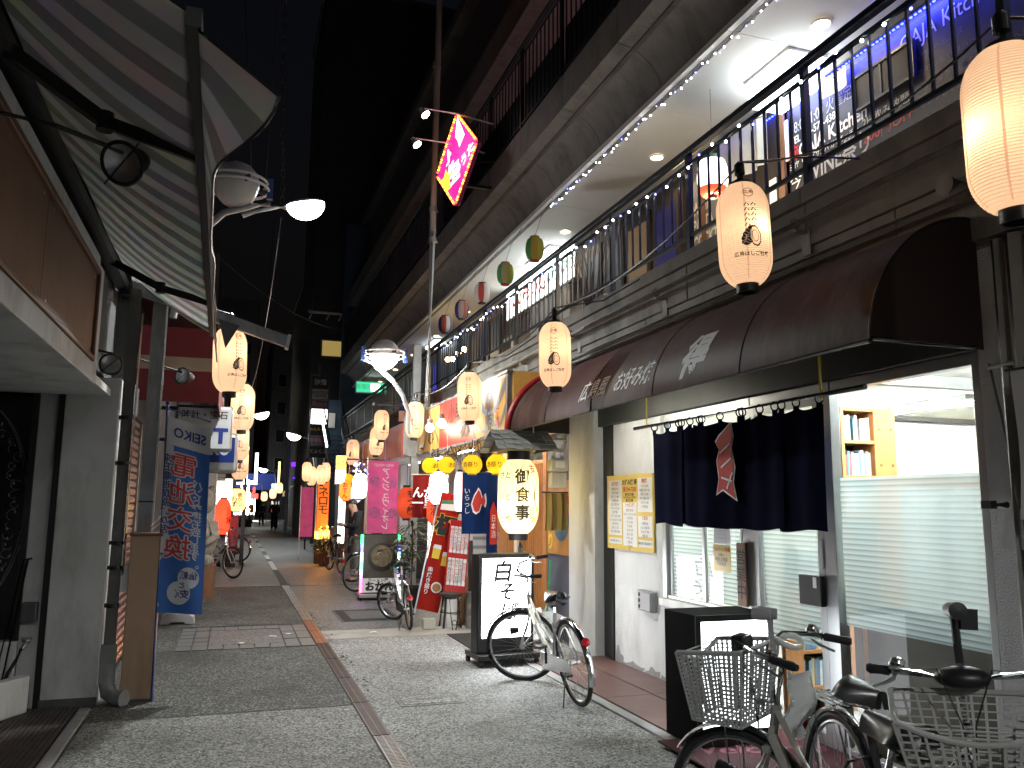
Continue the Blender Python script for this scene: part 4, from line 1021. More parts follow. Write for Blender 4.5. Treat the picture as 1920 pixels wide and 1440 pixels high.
def print_on(t, ang):
    f = lprof
    r = MB()
    pts = [(math.cos(2 * PI * i / 28) * .030, 0, .205 + math.sin(2 * PI * i / 28) * .030) for i in range(28)]
    for i in range(28):
        a = Vector(pts[i]); b = Vector(pts[(i + 1) % 28]); r.bar(a, b, .0005, .0045, (1, 0, 0) if abs((b - a).x) < .004 else (0, 0, 1))
    rr = MB()
    for i in range(28):
        j = (i + 1) % 28
        c = Vector((0, 0, .205))
        p, q = Vector(pts[i]), Vector(pts[j])
        rr.add([p, q, c + (q - c) * .87, c + (p - c) * .87], [(0, 1, 2, 3)])
    wrap_mb(rr, M_['ink_red'], t, f, ang, 'seal')
    wrap_text('広島', .026, M_['ink_red'], t, f, .205, ang, sub=1, bold=.02)
    mk = MB()
    for c in range(2):
        for k in range(5 if c == 0 else 4):
            x0 = -.024 + c * .038; z0 = .142 - k * .030
            mk.add([(x0 + .005, 0, z0), (x0 + .010, 0, z0 - .002), (x0 - .003, 0, z0 - .019), (x0 - .010, 0, z0 - .018)], [(0, 1, 2, 3)])
            mk.add([(x0 + .012, 0, z0 - .007), (x0 + .017, 0, z0 - .007), (x0 + .024, 0, z0 - .018), (x0 + .017, 0, z0 - .019)], [(0, 1, 2, 3)])
    wrap_mb(mk, M_['ink'], t, f, ang, 'pattern_marks')
    # oyster shell drawing: dark ribbed half shell behind an open pale half
    zc = -.055
    sh = MB(); dk = [(.004, .060), (-.012, .056), (-.018, .046), (-.030, .040), (-.034, .026), (-.046, .016), (-.047, .002), (-.056, -.012), (-.052, -.028), (-.056, -.040), (-.044, -.050), (-.030, -.056), (-.012, -.052), (.002, -.040), (.010, 0.0)]
    n_ = len(dk); sh.add([(x, 0, zc + z) for x, z in dk] + [(-.02, 0, zc)], [(i, (i + 1) % n_, n_) for i in range(n_)])
    wrap_mb(sh, M_['ink'], t, f, ang, 'oyster_shell')
    st = MB()
    for k in range(6):
        z = zc + .036 - k * .015; xa = -.026 - .006 * min(k, 4)
        q = [(xa + (.012 - xa) * i / 6, z + .006 * math.sin(i * 1.6 + k) - .008 * (i / 6) ** 2) for i in range(7)]
        for a, b in zip(q, q[1:]): st.add([(a[0], 0, a[1]), (b[0], 0, b[1]), (b[0], 0, b[1] + .0028), (a[0], 0, a[1] + .0028)], [(0, 1, 2, 3)])
    wrap_mb(st, bpy.data.materials['lantern_print_light'], t, f, ang, 'oyster_ridges', .0056)
    lt = MB(); c0 = Vector((.022, 0, zc - .002))
    o1 = [c0 + Vector((.031 * math.cos(a) * (1 + .07 * math.sin(8 * a)) - .006 * math.sin(a), 0, .058 * math.sin(a) * (1 + .04 * math.sin(11 * a)))) for a in [2 * PI * i / 32 for i in range(32)]]
    wrap_mb(MB().add(o1 + [c0], [(i, (i + 1) % 32, 32) for i in range(32)]), bpy.data.materials['lantern_print_light'], t, f, ang, 'oyster_open', .0064)
    ln = MB()
    for s0, s1 in ((1.06, .90), (.60, .53)):
        for i in range(32):
            j = (i + 1) % 32
            ln.add([c0 + (o1[i] - c0) * s0, c0 + (o1[j] - c0) * s0, c0 + (o1[j] - c0) * s1, c0 + (o1[i] - c0) * s1], [(0, 1, 2, 3)])
    wrap_mb(ln, M_['ink'], t, f, ang, 'oyster_outline', .0076)
    wrap_text('広島はしご牡蠣', .029, M_['ink'], t, f, -.160, ang, sub=1, bold=.02)
paper('lantern_print_light', (0.80, 0.62, 0.50), em=(1.0, .7, .48), st=.12, trans=.8)
def long_lantern(label, loc, group, p=1.3, sc=1.0, ang=None, printed=True, bulb=(0, 0, .02), tilt=0):
    t = thing('paper_lantern', label, 'paper lantern', loc, group=group)
    inst(_body, 'paper_body', t); inst(_seam, 'seam', t); inst(_cap, 'end_cap', t); inst(_cap2, 'end_cap', t); inst(_hang, 'lamp_holder', t)
    if printed: print_on(t, 0.0)
    lamp('lantern_bulb', 'POINT', bulb, p * random.uniform(.8, 1.25), (1.0, .76, .46), t, .05)
    t.rotation_euler = (random.uniform(-.035, .035), tilt + random.uniform(-.035, .035), ang if ang is not None else 0)
    t.scale = (sc, sc, sc)
    return t
gR = 'salmon paper lanterns hung along the arcade'
RL = [((2.62, 2.12, 2.97), 1.02, .2, 'largest salmon lantern, cut by the right picture edge above the pillar', (-.06, .03, .0)),
      ((2.70, 3.90, 3.14), .99, -.35, 'salmon lantern with bright bulb spot hanging before the bar curtain and the wine sign', (.05, -.07, .02)),
      ((2.72, 6.90, 2.955), .98, -.45, 'salmon lantern hanging over the red end of the brown awning', (.02, 0, .05)),
      ((2.72, 9.79, 2.92), 1.0, -.35, 'salmon lantern hanging in front of the red and yellow fascia sign', (.0, 0, .0)),
      ((2.72, 13.05, 2.94), .96, -.40, 'salmon lantern hanging against the grey sign post', (.02, 0, 0)),
      ((2.62, 15.65, 3.08), .94, .35, 'upper salmon lantern of the overlapping pair past the grey post', (.02, 0, 0)),
      ((2.66, 16.4, 2.83), .93, .2, 'lower salmon lantern of the overlapping pair past the grey post', (.02, 0, 0)),
      ((2.72, 20.3, 2.83), 1.02, -.4, 'salmon lantern by itself before the pink arcade fascia', (.02, 0, 0))]
for loc, sc, ang, lab, bulb in RL:
    t = long_lantern(lab, loc, gR, 0.37, sc, ang, True, [c * 1.25 for c in bulb])
for y in (-.5, -3.4): long_lantern('salmon lantern of the arcade row behind the picture edge, %s one' % ('nearer' if y > -1 else 'farther'), (2.68, y, 2.96), gR, .6, 1.0, 0, False)  # row carried on out of view, added for light on near surfaces
gF = 'cluster of far salmon lanterns by the orange banner'
for loc, lab in (((1.86, 22.8, 2.43), 'far salmon lantern, leftmost of the cluster above the orange banner'), ((2.02, 23.2, 2.33), 'far salmon lantern hanging lowest left of the orange banner'),
                 ((2.20, 22.4, 2.34), 'far salmon lantern right in front of the orange banner top'), ((2.36, 22.9, 2.43), 'far salmon lantern, rightmost of the cluster by the orange banner'), ((2.12, 24.4, 2.38), 'far salmon lantern half hidden behind the cluster')):
    long_lantern(lab, loc, gF, 0.45, .85, -.3, False)
gL = 'salmon paper lanterns hung along the left shops'
for loc, sc, ang, lab in (((-.09, 7.95, 2.90), 1.0, .55, 'largest left salmon lantern, right under the striped awning'), ((.065, 11.3, 2.83), 1.0, -.1, 'second left salmon lantern below the largest one'),
                          ((.06, 13.7, 2.55), .98, 0, 'third left salmon lantern with bright bulb spot above the blue and white sign'), ((.10, 15.7, 2.30), .98, .1, 'lowest left salmon lantern beside the blue and white sign')):
    long_lantern(lab, loc, gL, 0.37, sc, ang, True, (.03, -.06, .08))
# supply cable and arms that carry the right hand lanterns
cb = thing('lantern_cable', 'black cable strung from lantern to lantern along the arcade', 'cable', (2.7, 2, 3.3))
P = []
tops = [Vector(l[0]) + Vector((0, 0, .44)) for l in RL]
for a, b in zip(tops, tops[1:]):
    for i in range(10):
        t_ = i / 10; q = a.lerp(b, t_); q.z -= .16 * 4 * t_ * (1 - t_); P.append(q)
P.append(tops[-1])
MB().tube(P, .006, 5).build('cable', M_['black'], cb, True)
for a in tops:
    MB().tube([a, a + Vector((.5, .03, .12)), Vector((3.64, a.y + .1, 3.78))], .007, 5).build('hanger_arm', M_['black'], cb, True)
cl_ = thing('lantern_cable', 'black cable strung between the lanterns on the left side', 'cable', (0, 8, 3.3))
P = [Vector((-.6, 7.7, 3.4)), Vector((-.09, 7.95, 3.33)), Vector((.065, 11.3, 3.25)), Vector((.06, 13.7, 2.98)), Vector((.10, 15.7, 2.72)), Vector((-.4, 16.2, 2.9))]
MB().tube(P, .006, 5).build('cable', M_['black'], cl_, True)

# ---------------------------------------------------------------- big cream lantern under its little roof
BR_, BH_ = .228, .84
def bprof(z):
    a = abs(max(-1, min(1, z / (BH_ / 2))))
    return BR_ * max(1.0 if a < .3 else math.sqrt(max(0, 1 - ((a - .3) / .78) ** 2.2)), .45)
bl_ = thing('big_lantern', 'big cream lantern with black characters for meals under a small shingle roof', 'paper lantern', (3.05, 8.86, 1.70))
cream = paper('cream_paper', (0.80, 0.72, 0.46), em=(1, .85, .5), st=.10, trans=.8, dirt=None)
MB().lathe(ribbed(bprof, BH_, 40, .004), 36, caps=False).build('paper_body', cream, bl_)
MB().lathe([(.115, .40), (.13, .40), (.13, .50), (.10, .50), (.10, .40)], 20, caps=False).build('end_cap', M_['black'], bl_); MB().lathe([(.0, -.49), (.105, -.49), (.112, -.40), (.10, -.39)], 20).build('end_cap', M_['black'], bl_)
for k, c in enumerate('御食事'): wrap_text(c, .172, M_['ink'], bl_, bprof, .195 - .195 * k, -.12, bold=.028)
wrap_text('安', .10, M_['ink_red'], bl_, bprof, .29, .55, bold=.02); wrap_text('酒の\n"伴"', .09, bpy.data.materials.get('gold_ink') or mat('gold_ink', (.45, .30, .04), .6), bl_, bprof, -.22, .62, bold=.02)
for k, c in enumerate(('さと', 'いと', 'とや')): wrap_text(c, .09, M_['ink'], bl_, bprof, .22 - .24 * k, -1.05, bold=.02)
wr = MB()
for i in range(10):
    z0 = .18 - .036 * i; z1 = z0 - .036
    b0 = .07 * math.sin(PI * i / 10); b1 = .07 * math.sin(PI * (i + 1) / 10)
    w0 = .012 + .01 * math.sin(PI * i / 10)
    wr.add([(-b0, 0, z0), (-b0 + w0, 0, z0), (-b1 + w0, 0, z1), (-b1, 0, z1)], [(0, 1, 2, 3)])
wrap_mb(wr, M_['ink'], bl_, bprof, .80, 'brush_stroke')
lamp('lantern_bulb', 'POINT', (.0, 0, -.16), 2.7, (1.0, .82, .42), bl_, .05)
lamp('lantern_bulb', 'POINT', (.05, 0, .12), 1.2, (1.0, .82, .42), bl_, .05)
rf = MB()
shm = mat('roof_shingle', (.19, .19, .18), .8, var=.4, vs=12, bump=.5, bs=50)
roof = thing('lantern_roof', 'little grey shingled roof hanging over the big cream lantern', 'roof', (3.05, 8.86, 2.20))
bx(-.28, .32, -.02, .02, .18, .22).build('ridge', M_['wood_dark'], roof)
random.seed(5)
for side in (-1, 1):
    for r_ in range(4):
        for c_ in range(7):
            o = bx(-.048, .048, -.055, .055, -.006, .006).build('shingle', shm, roof)
            o.location = (-.30 + .1 * c_ + random.uniform(-.006, .006), side * (.05 + .085 * r_), .20 - .058 * r_ + random.uniform(-.004, .01))
            o.rotation_euler = (side * R(-30), random.uniform(-.06, .06), random.uniform(-.08, .08))
MB().prism([(-.26, -.30, .0), (-.26, 0, .19), (-.26, .30, 0)], (.012, 0, 0)).prism([(.30, -.30, 0), (.30, 0, .19), (.30, .30, 0)], (.012, 0, 0)).build('gable_board', M_['wood_dark'], roof)
MB().tube([(0, 0, .22), (.12, .02, .34)], .008, 5).tube([(.18, -.02, .0), (.16, -.06, .12), (.17, -.02, .30)], .008, 5).build('hanging_cord', M_['ink_white'], roof)
tl = thing('dried_tassel', 'small dried brown bundle dangling below the big cream lantern', 'ornament', (3.05, 8.8, 1.08))
b_ = MB()
for i in range(9): b_.tube([(0, 0, .12), (random.uniform(-.03, .03), random.uniform(-.03, .03), .05), (random.uniform(-.035, .035), random.uniform(-.03, .03), -.08)], [.004, .012, .002], 5)
b_.tube([(0, 0, .12), (0, 0, .16)], .003, 4)
b_.build('stalks', M_['wood_dark'], tl)

# ---------------------------------------------------------------- yellow round lanterns
ye = paper('yellow_paper', (0.74, 0.52, 0.035), em=(1, .70, .06), st=.06, trans=.75, var=.06)
def yprof(r):
    def f(z):
        a = max(-1, min(1, z / (r * .98))); return r * max(math.sqrt(max(0, 1 - a * a)), .42)
    return f
yf = yprof(.102)
yb = MB().lathe([(yf(-.095 + .19 * i / 24) + (.0016 if i % 2 else 0), -.095 + .19 * i / 24) for i in range(25)], 24, caps=False).mesh('paper_body', ye)
yc = MB().lathe([(.045, .093), (.05, .093), (.05, .105), (.042, .105)], 16, caps=False).mesh('end_cap', mat('gold_cap', (.35, .25, .05), .5)); yc2 = MB().lathe([(.0, -.105), (.048, -.105), (.05, -.093), (.04, -.092)], 16).mesh('end_cap', bpy.data.materials['gold_cap'])
yh = MB().tube([(0, 0, .1), (.01, 0, .22), (0, 0, .42)], .004, 4).mesh('hanger', M_['ink_white'])
def ylant(label, loc, sc, p=.5, ang=0, word=True):
    t = thing('yellow_lantern', label, 'paper lantern', loc, group='round yellow paper lanterns')
    inst(yb, 'paper_body', t); inst(yc, 'end_cap', t); inst(yc2, 'end_cap', t); inst(yh, 'hanger', t)
    if word: wrap_text('酒祭り', .06, M_['ink'], t, yf, -.01, ang, bold=.01, sub=1)
    lamp('lantern_bulb', 'POINT', (0, 0, 0), p * .3, (1, .8, .3), t, .03)
    t.scale = (sc, sc, sc)
ylant('round yellow lantern, leftmost of the four under the red fascia sign', (2.20, 9.6, 2.05), .95, .5, .9)
ylant('round yellow lantern, second of the four under the red fascia sign', (2.385, 9.55, 2.06), 1.0, .4, .8)
ylant('round yellow lantern directly before the navy fish banner', (2.66, 9.4, 2.065), 1.15, .4, -.5)
ylant('round orange yellow lantern touching the big cream lantern', (2.93, 9.3, 2.07), 1.2, .7, -.6)
ylant('far pale yellow lantern by the blue lights, left one', (2.37, 18.2, 2.12), 1.1, .1, 0, False)
ylant('far pale yellow lantern by the blue lights, right one', (2.55, 18.0, 2.13), 1.1, .1, 0, False)
# bright white and other lanterns under the shop soffits
def simple_lantern(label, loc, r, h, m, p, col, txt=None, tm=None, grp=None, caps='black', ts=.1, ang=-.2):
    t = thing('paper_lantern', label, 'paper lantern', loc, group=grp)
    def f(z):
        a = abs(max(-1, min(1, z / (h / 2)))); return r * max(1.0 if a < .35 else math.sqrt(max(0, 1 - ((a - .35) / .72) ** 2.2)), .42)
    MB().lathe(ribbed(f, h, max(8, int(h / .02)), .0025), 26, caps=False).build('paper_body', m, t)
    MB().lathe([(r * .42, h / 2 - .01), (r * .46, h / 2), (r * .46, h / 2 + .03), (r * .3, h / 2 + .03)], 16).build('end_cap', M_[caps], t); MB().lathe([(0, -h / 2 - .03), (r * .46, -h / 2 - .03), (r * .46, -h / 2), (r * .42, -h / 2 + .01)], 16).build('end_cap', M_[caps], t)
    MB().tube([(0, 0, h / 2 + .02), (0, 0, h / 2 + .35)], .004, 4).build('hanger', M_['black'], t)
    if txt:
        for k, c in enumerate(txt): wrap_text(c, ts, tm, t, f, (len(txt) - 1) * ts * .48 - k * ts * .96, ang, bold=.03)
    if p: lamp('lantern_bulb', 'POINT', (0, 0, 0), p, col, t, .05)
    return t
wl = glow('white_lantern_glow', (1.0, .97, .90), 5)
redp = paper('red_paper', (0.42, 0.075, 0.04), em=(1, .15, .05), st=.07, trans=.7)
redg = paper('red_glow_paper', (0.75, 0.05, 0.02), em=(1, .05, .02), st=.75, trans=.6)
pinkp = paper('pale_pink_paper', (.80, .60, .55), em=(1, .7, .6), st=.35, trans=.7)
simple_lantern('blown out white lantern behind the red beer banner', (2.78, 11.6, 1.83), .125, .46, wl, 0, None)
simple_lantern('long pale pink lantern left of the navy fish banner', (2.94, 11.0, 1.77), .075, .54, pinkp, .6, (1, .8, .7))
simple_lantern('big brownish red lantern with black letters left of the red cloth', (2.47, 12.3, 1.615), .125, .46, redp, .35, (1, .6, .4), 'もつ鍋', M_['ink'], ts=.13, ang=.35)
simple_lantern('red lantern with black letters right of the red cloth', (2.80, 11.85, 1.50), .12, .36, redp, .5, (1, .6, .4), '酒', M_['ink'], ts=.16)
simple_lantern('far white glowing lantern behind the pink banner', (2.45, 17.0, 1.95), .15, .5, wl, 0, None)
simple_lantern('second white glowing lantern just right of the pink banner', (2.86, 16.0, 1.9), .12, .45, wl, 0, None)
simple_lantern('small orange red oden lantern with black letters', (2.31, 18.2, 1.87), .13, .42, paper('oden_paper', (.8, .15, .03), em=(1, .14, .02), st=.8), .4, (1, .5, .2), 'おでん', M_['ink'], ts=.12)
simple_lantern('dull white lantern below the far yellow lanterns', (2.46, 17.6, 1.80), .11, .36, paper('dull_white', (.6, .62, .68), em=(.8, .85, 1), st=.25), 0, None)
# ================================================================ izakaya front beyond the pillar
iz = thing('storefront', 'orange timber lattice izakaya front set back behind the big cream lantern', 'shop front', (3.9, 10.6, 0))
def IP(mb, name, m, **k): return mb.build(name, m, iz, True, **k)
bluegrey = mat('blue_grey_wall', (.085, .095, .13), .7, var=.1)
IP(bx(3.86, 4.0, 9.0, 10.05, 0, 2.6), 'wall', bluegrey)
IP(bx(3.84, 3.95, 10.05, 10.18, 0, 2.6), 'post', M_['wood_orange'])
for k in range(2):
    y = 10.20 + .72 * k
    f_ = IP(bx(3.87, 3.90, y, y + .70, 0.05, 2.2), 'lattice_door', mat('door_paper', (.5, .33, .18), .8) if k == 0 else bpy.data.materials['door_paper'])
    for i in range(9):
        bx(-.055, -.03, y - 10.6 + .03 + .08 * i, y - 10.6 + .055 + .08 * i, .1, 2.15).build('lattice_bar', M_['wood_orange'], f_)
    bx(-.06, -.03, y - 10.6, y - 10.6 + .70, .05, .16).build('bottom_rail', M_['wood_orange'], f_)
IP(bx(3.84, 3.95, 11.65, 12.4, 0, 2.6), 'panel', M_['wood_orange'])
IP(bx(3.80, 3.84, 11.05, 11.2, .35, 1.25), 'scroll', M_['cream'])
IP(bx(3.8, 3.95, 12.4, 13.6, 0, 1.0), 'wall', M_['wood_dark'])
IP(bx(3.2, 5.2, 9.0, 13.6, 2.50, 2.56), 'soffit', M_['ceiling'])
IP(bx(4.8, 4.9, 12.3, 13.7, 0, 2.5), 'wall', M_['ceiling'])
pf_ = thing('food_poster', 'large food poster with bowl of fish on orange wood ground', 'poster', (3.85, 9.56, 1.0))
bx(-.02, 0, -.40, .40, 0, .9).build('sheet', mat('poster_wood', (.45, .22, .06), .5, var=.35, vs=3), pf_)
MB().lathe([(0, .004), (.26, .004)], 24, (-.02, -.05, .42), (-1, 0, 0)).build('bowl', mat('poster_blue', (.05, .13, .20), .5, var=.4, vs=6), pf_)
MB().lathe([(0, .007), (.17, .007)], 24, (-.02, -.05, .55), (-1, 0, 0)).build('fish_slices', mat('poster_fish', (.72, .62, .52), .5, var=.5, vs=10), pf_)
text(vert('祭り'), .22, M_['ink_yellow'], pf_, (-.03, .28, .25), 'street', bold=.04)
text(vert('旨い'), .14, M_['ink_red'], pf_, (-.03, -.30, .6), 'street', bold=.04)
kn = thing('khaki_cloth', 'faded khaki noren cloth hanging by the gas meter', 'noren', (3.68, 9.3, 1.3))
for k in range(2): MB().sheet(lambda u, v: (-.14 + .14 * k + .135 * u + .01 * math.sin(v * 3), .03 * math.sin(u * 9 + k), .44 * v), 10, 4).build('noren_panel', paper('khaki', (.24, .19, .07), trans=.2) if k == 0 else bpy.data.materials['khaki'], kn)
MB().tube([(-.18, 0, .45), (.18, 0, .45)], .012, 6).build('noren_pole', M_['wood_dark'], kn)
gm_ = thing('gas_meter', 'off white gas meter with bent pipes fixed beside the pillar', 'gas meter', (3.60, 9.06, 1.78))
mp_ = mat('meter_paint', (.50, .51, .47), .5, var=.06)
bx(-.10, .10, -.07, .05, 0.02, .20).build('lower_case', mp_, gm_, bev=.02)
bx(-.11, .11, -.08, .06, .21, .36).build('upper_case', mp_, gm_, bev=.02)
bx(-.05, .06, -.095, -.08, .25, .33).build('dial_window', M_['ink_white'], gm_)
for i in range(5): bx(-.095 + .04 * i, -.075 + .04 * i, -.078, -.07, .03, .19).build('case_rib', mp_, gm_)
MB().tube([(-.05, 0, .35), (-.05, 0, .43), (-.02, 0, .46), (.08, .02, .46), (.10, .02, .50), (.10, .02, .80)], .024, 8).tube([(.06, 0, .35), (.06, 0, .42)], .022, 8).build('pipe', mp_, gm_)
# pipe and hooks under the awning end
t = thing('steel_pipe', 'pale horizontal pipe with small hooks under the awning end', 'pipe', (3.4, 9.0, 2.36))
MB().tube([(-.42, 0, 0), (.28, 0, 0)], .018, 8).build('pipe', mp_, t)
for i in range(4): MB().ring((-.2 + .12 * i, 0, .03), .02, .004, (0, 1, 0), 10, 4).build('hook', M_['steel'], t)
# ---------------------------------------------------------------- fascia sign, red and yellow
fs = thing('fascia_sign', 'long yellow and red fascia sign with black brush strokes beyond the brown awning', 'shop sign', (3.0, 11.3, 2.44))
yl_ = mat('fascia_yellow', (.62, .36, .085), .45, var=.08, dirt=(.40, .22, .07), ds=2); rd_ = mat('fascia_red', (.52, .030, .022), .4, var=.08)
for m_, c_, e_ in ((yl_, (.62, .34, .075), .09), (rd_, (.62, .028, .02), .16)):   # the vinyl is lit from inside
    _pr(m_).inputs['Emission Color'].default_value = list(c_) + [1]; _pr(m_).inputs['Emission Strength'].default_value = e_
og_ = mat('fascia_brown', (.33, .17, .045), .25, var=.1)
def FP(y0, y1, m, n='sign_panel', x=2.985): return bx(x, 3.05, y0, y1, 2.45, 3.13).build(n, m, fs, True)
bx(3.052, 3.6, 9.07, 13.60, 2.44, 3.16).build('sign_case', yl_, fs, True)
for a, b, m in ((9.09, 9.155, M_['galv']), (9.16, 9.62, yl_), (9.62, 9.98, og_), (9.98, 10.38, yl_), (10.38, 12.45, rd_), (12.45, 13.55, yl_)): FP(a + .002, b - .002, m)
bx(2.975, 3.06, 9.07, 13.6, 3.135, 3.165).build('sign_trim', M_['galv'], fs, True); bx(2.975, 3.06, 9.07, 13.6, 2.42, 2.447).build('sign_trim', M_['galv'], fs, True)
rib = mat('ribbon_grey', (.16, .17, .17), .4)
def swoosh(ya, yb, z0, dz, w, name='ribbon'):
    mb = MB(); n = 18; up = []; lo = []
    for i in range(n + 1):
        t_ = i / n; y = ya + (yb - ya) * t_; z = z0 - dz * math.sin(PI * t_) ; ww = w * (.25 + abs(math.cos(PI * t_)))
        up.append((2.981, y, z + ww / 2)); lo.append((2.981, y, z - ww / 2))
    mb.add(up + lo, [(i, i + 1, n + 1 + i + 1, n + 1 + i) for i in range(n)])
    mb.build(name, rib, fs, True)
swoosh(9.16, 10.36, 3.02, .30, .12); swoosh(9.16, 9.75, 2.72, .20, .10); swoosh(9.7, 10.36, 2.62, .1, .07); swoosh(12.5, 13.5, 2.55, -.32, .08)
text(vert('ひとや'), .20, M_['ink'], fs, (2.978 - 3.0, 9.80 - 11.3, .31), 'street', bold=.02, line=.8, cond=1.5)
text(vert('酒造'), .12, M_['ink_red'], fs, (2.978 - 3.0, 9.45 - 11.3, .20), 'street', bold=.03, cond=1.4, line=.85)
text('赤', .36, M_['ink'], fs, (2.978 - 3.0, 10.9 - 11.3, .22), 'street', bold=.03, cond=1.6)
text('小串', .30, M_['ink'], fs, (2.978 - 3.0, 11.5 - 11.3, .46), 'street', bold=.02, cond=1.3)
text('心', .28, M_['ink'], fs, (2.978 - 3.0, 13.0 - 11.3, .22), 'street', bold=.02, cond=1.5)
e_highlight = glow('flood_glow', (1.0, .88, .62), 20)  # bulbs added to read as blown highlights on the sign panel
for k, y in enumerate((11.55, 12.3)):
    t = thing('sign_lamp', ['bright lamp on an arm before the red fascia sign, nearer of two', 'bright lamp on an arm before the red fascia sign, farther of two'][k], 'lamp', (2.80, y, 2.75), group='sign lamps on the red fascia')
    MB().ball((0, 0, 0), .065, 12, 8).build('lamp_glass', e_highlight, t)
    MB().lathe([(.03, .05), (.045, .07), (.04, .13), (0, .14)], 10).tube([(0, 0, .13), (.02, 0, .36), (.19, 0, .41)], .01, 6).build('lamp_arm', M_['galv'], t)
    lamp('sign_lamp_light', 'POINT', (-.10, 0, -.08), 1.2, (1, .85, .6), t, .06)
# assumed soffit tubes, out of view, that make the shop interior glow
e_sof = glow('soffit_tube', (1.0, .95, .85), 36)
for k, (x, y) in enumerate(((3.5, 10.1), (3.6, 11.6), (3.5, 12.8), (3.6, 15.2), (3.6, 17.2))):
    t = thing('ceiling_light', ['fluorescent tube under the soffit before the lattice doors', 'fluorescent tube under the soffit by the orange panel', 'fluorescent tube under the soffit by the red cloth', 'fluorescent tube under the soffit of the ramen shop', 'fluorescent tube under the soffit behind the pink banner'][k], 'ceiling light', (x, y, 2.46), group='tubes under the shop soffits')
    bx(-.04, .04, -.5, .5, .0, .03).build('housing', M_['white_paint'], t)
    MB().tube([(0, -.46, -.025), (0, .46, -.025)], .016, 8).build('tube', e_sof, t)
# twig garland under the fascia
tg = thing('twig_garland', 'tangle of bare black twigs hung under the red fascia sign', 'twig decoration', (2.9, 11, 2.3))
random.seed(21)
for k in range(3):
    b_ = MB()
    for i in range(16):
        y = 9.4 + 1.3 * k + random.uniform(0, 1.3); q = Vector((random.uniform(2.85, 3.3), y, 2.44)); pts = [q]
        for s_ in range(4):
            q = q + Vector((random.uniform(-.10, .10), random.uniform(-.14, .14), -random.uniform(.02, .12))); pts.append(q)
        b_.tube(pts, [.007, .006, .005, .003, .002], 4)
    b_.build('twig_bunch', M_['wood_dark'], tg, True)
# ---------------------------------------------------------------- cloths and banners
navy2 = paper('banner_navy', (.018, .045, .16), trans=.35, var=.1)
def cloth(name, label, cat, loc, w, h, m, amp=.02, fr=8, rz=0, tilt=0, part='cloth', rod=True, flare=0):
    t = thing(name, label, cat, loc, rot=(tilt, 0, rz))
    MB().sheet(lambda u, v: ((u - .5) * w * (1 + flare * (1 - v)), amp * math.sin(u * fr + 2 * v) * (1.2 - v), h * v), 16, 8).build(part, m, t, solid=.002)
    if rod: MB().tube([(-w / 2 - .03, 0, h + .01), (w / 2 + .03, 0, h + .01)], .009, 6).build('rod', M_['steel'], t)
    return t
t = cloth('fish_banner', 'navy cloth banner with a red and white fish before the izakaya', 'banner', (3.05, 10.5, 1.22), .42, .79, navy2, .02, 12)
fp = [(-.10, .38), (-.06, .50), (-.02, .56), (.0, .60), (.03, .56), (.06, .47), (.10, .53), (.12, .42), (.10, .34), (.05, .38), (.02, .28), (-.03, .25), (-.07, .28)]
MB().prism([(x, -.032, z) for x, z in fp], (0, -.002, 0)).build('fish_edge', M_['ink_white'], t)
MB().prism([(x * .8, -.036, .42 + (z - .42) * .84) for x, z in fp], (0, -.002, 0)).build('fish', M_['ink_red'], t)
text(vert('いらっし'), .085, M_['ink_white'], t, (-.15, -.03, .42), 'cam'); text('ー', .07, M_['ink_white'], t, (.16, -.03, .6), 'cam')
t = cloth('navy_banner', 'second navy banner with a red arrow shape behind the big cream lantern', 'banner', (3.16, 10.2, .90), .22, 1.1, navy2, .01, 6, R(35))
MB().prism([(x, -.02, z) for x, z in ((-.07, .2), (-.07, .62), (0, .74), (.07, .62), (.07, .2))], (0, -.002, 0)).build('arrow', M_['ink_red'], t)
text(vert('日本酒'), .10, M_['ink_white'], t, (0, -.024, .42), 'cam')
grey_cl = mat('striped_blanket', (.30, .30, .31), .9, var=.1); 
n, L = nodes_of(grey_cl); tc = n.new('ShaderNodeTexCoord'); wv = n.new('ShaderNodeTexWave'); wv.bands_direction = 'Z'; wv.inputs['Scale'].default_value = 2.6; wv.inputs['Distortion'].default_value = .6
L.new(tc.outputs['Object'], wv.inputs[0]); cr = n.new('ShaderNodeValToRGB'); cr.color_ramp.elements[0].color = (.17, .17, .18, 1); cr.color_ramp.elements[1].color = (.42, .42, .43, 1); cr.color_ramp.elements[1].position = .6
L.new(wv.outputs[0], cr.inputs[0]); L.new(cr.outputs[0], _pr(grey_cl).inputs['Base Color'])
cloth('striped_blanket', 'grey striped blanket hung over the rail by the beer keg', 'blanket', (3.30, 10.95, .42), .36, .82, grey_cl, .045, 9, flare=-.25)
rc = cloth('red_cloth', 'dark red cloth with white brush letters between two red lanterns', 'banner', (2.66, 12.05, 1.40), .30, .62, paper('dark_red_cloth', (.20, .02, .018), trans=.3), .03, 10)
text('んが\n一里', .17, M_['ink_white'], rc, (0, -.05, .28), 'cam', bold=.02, line=.9)
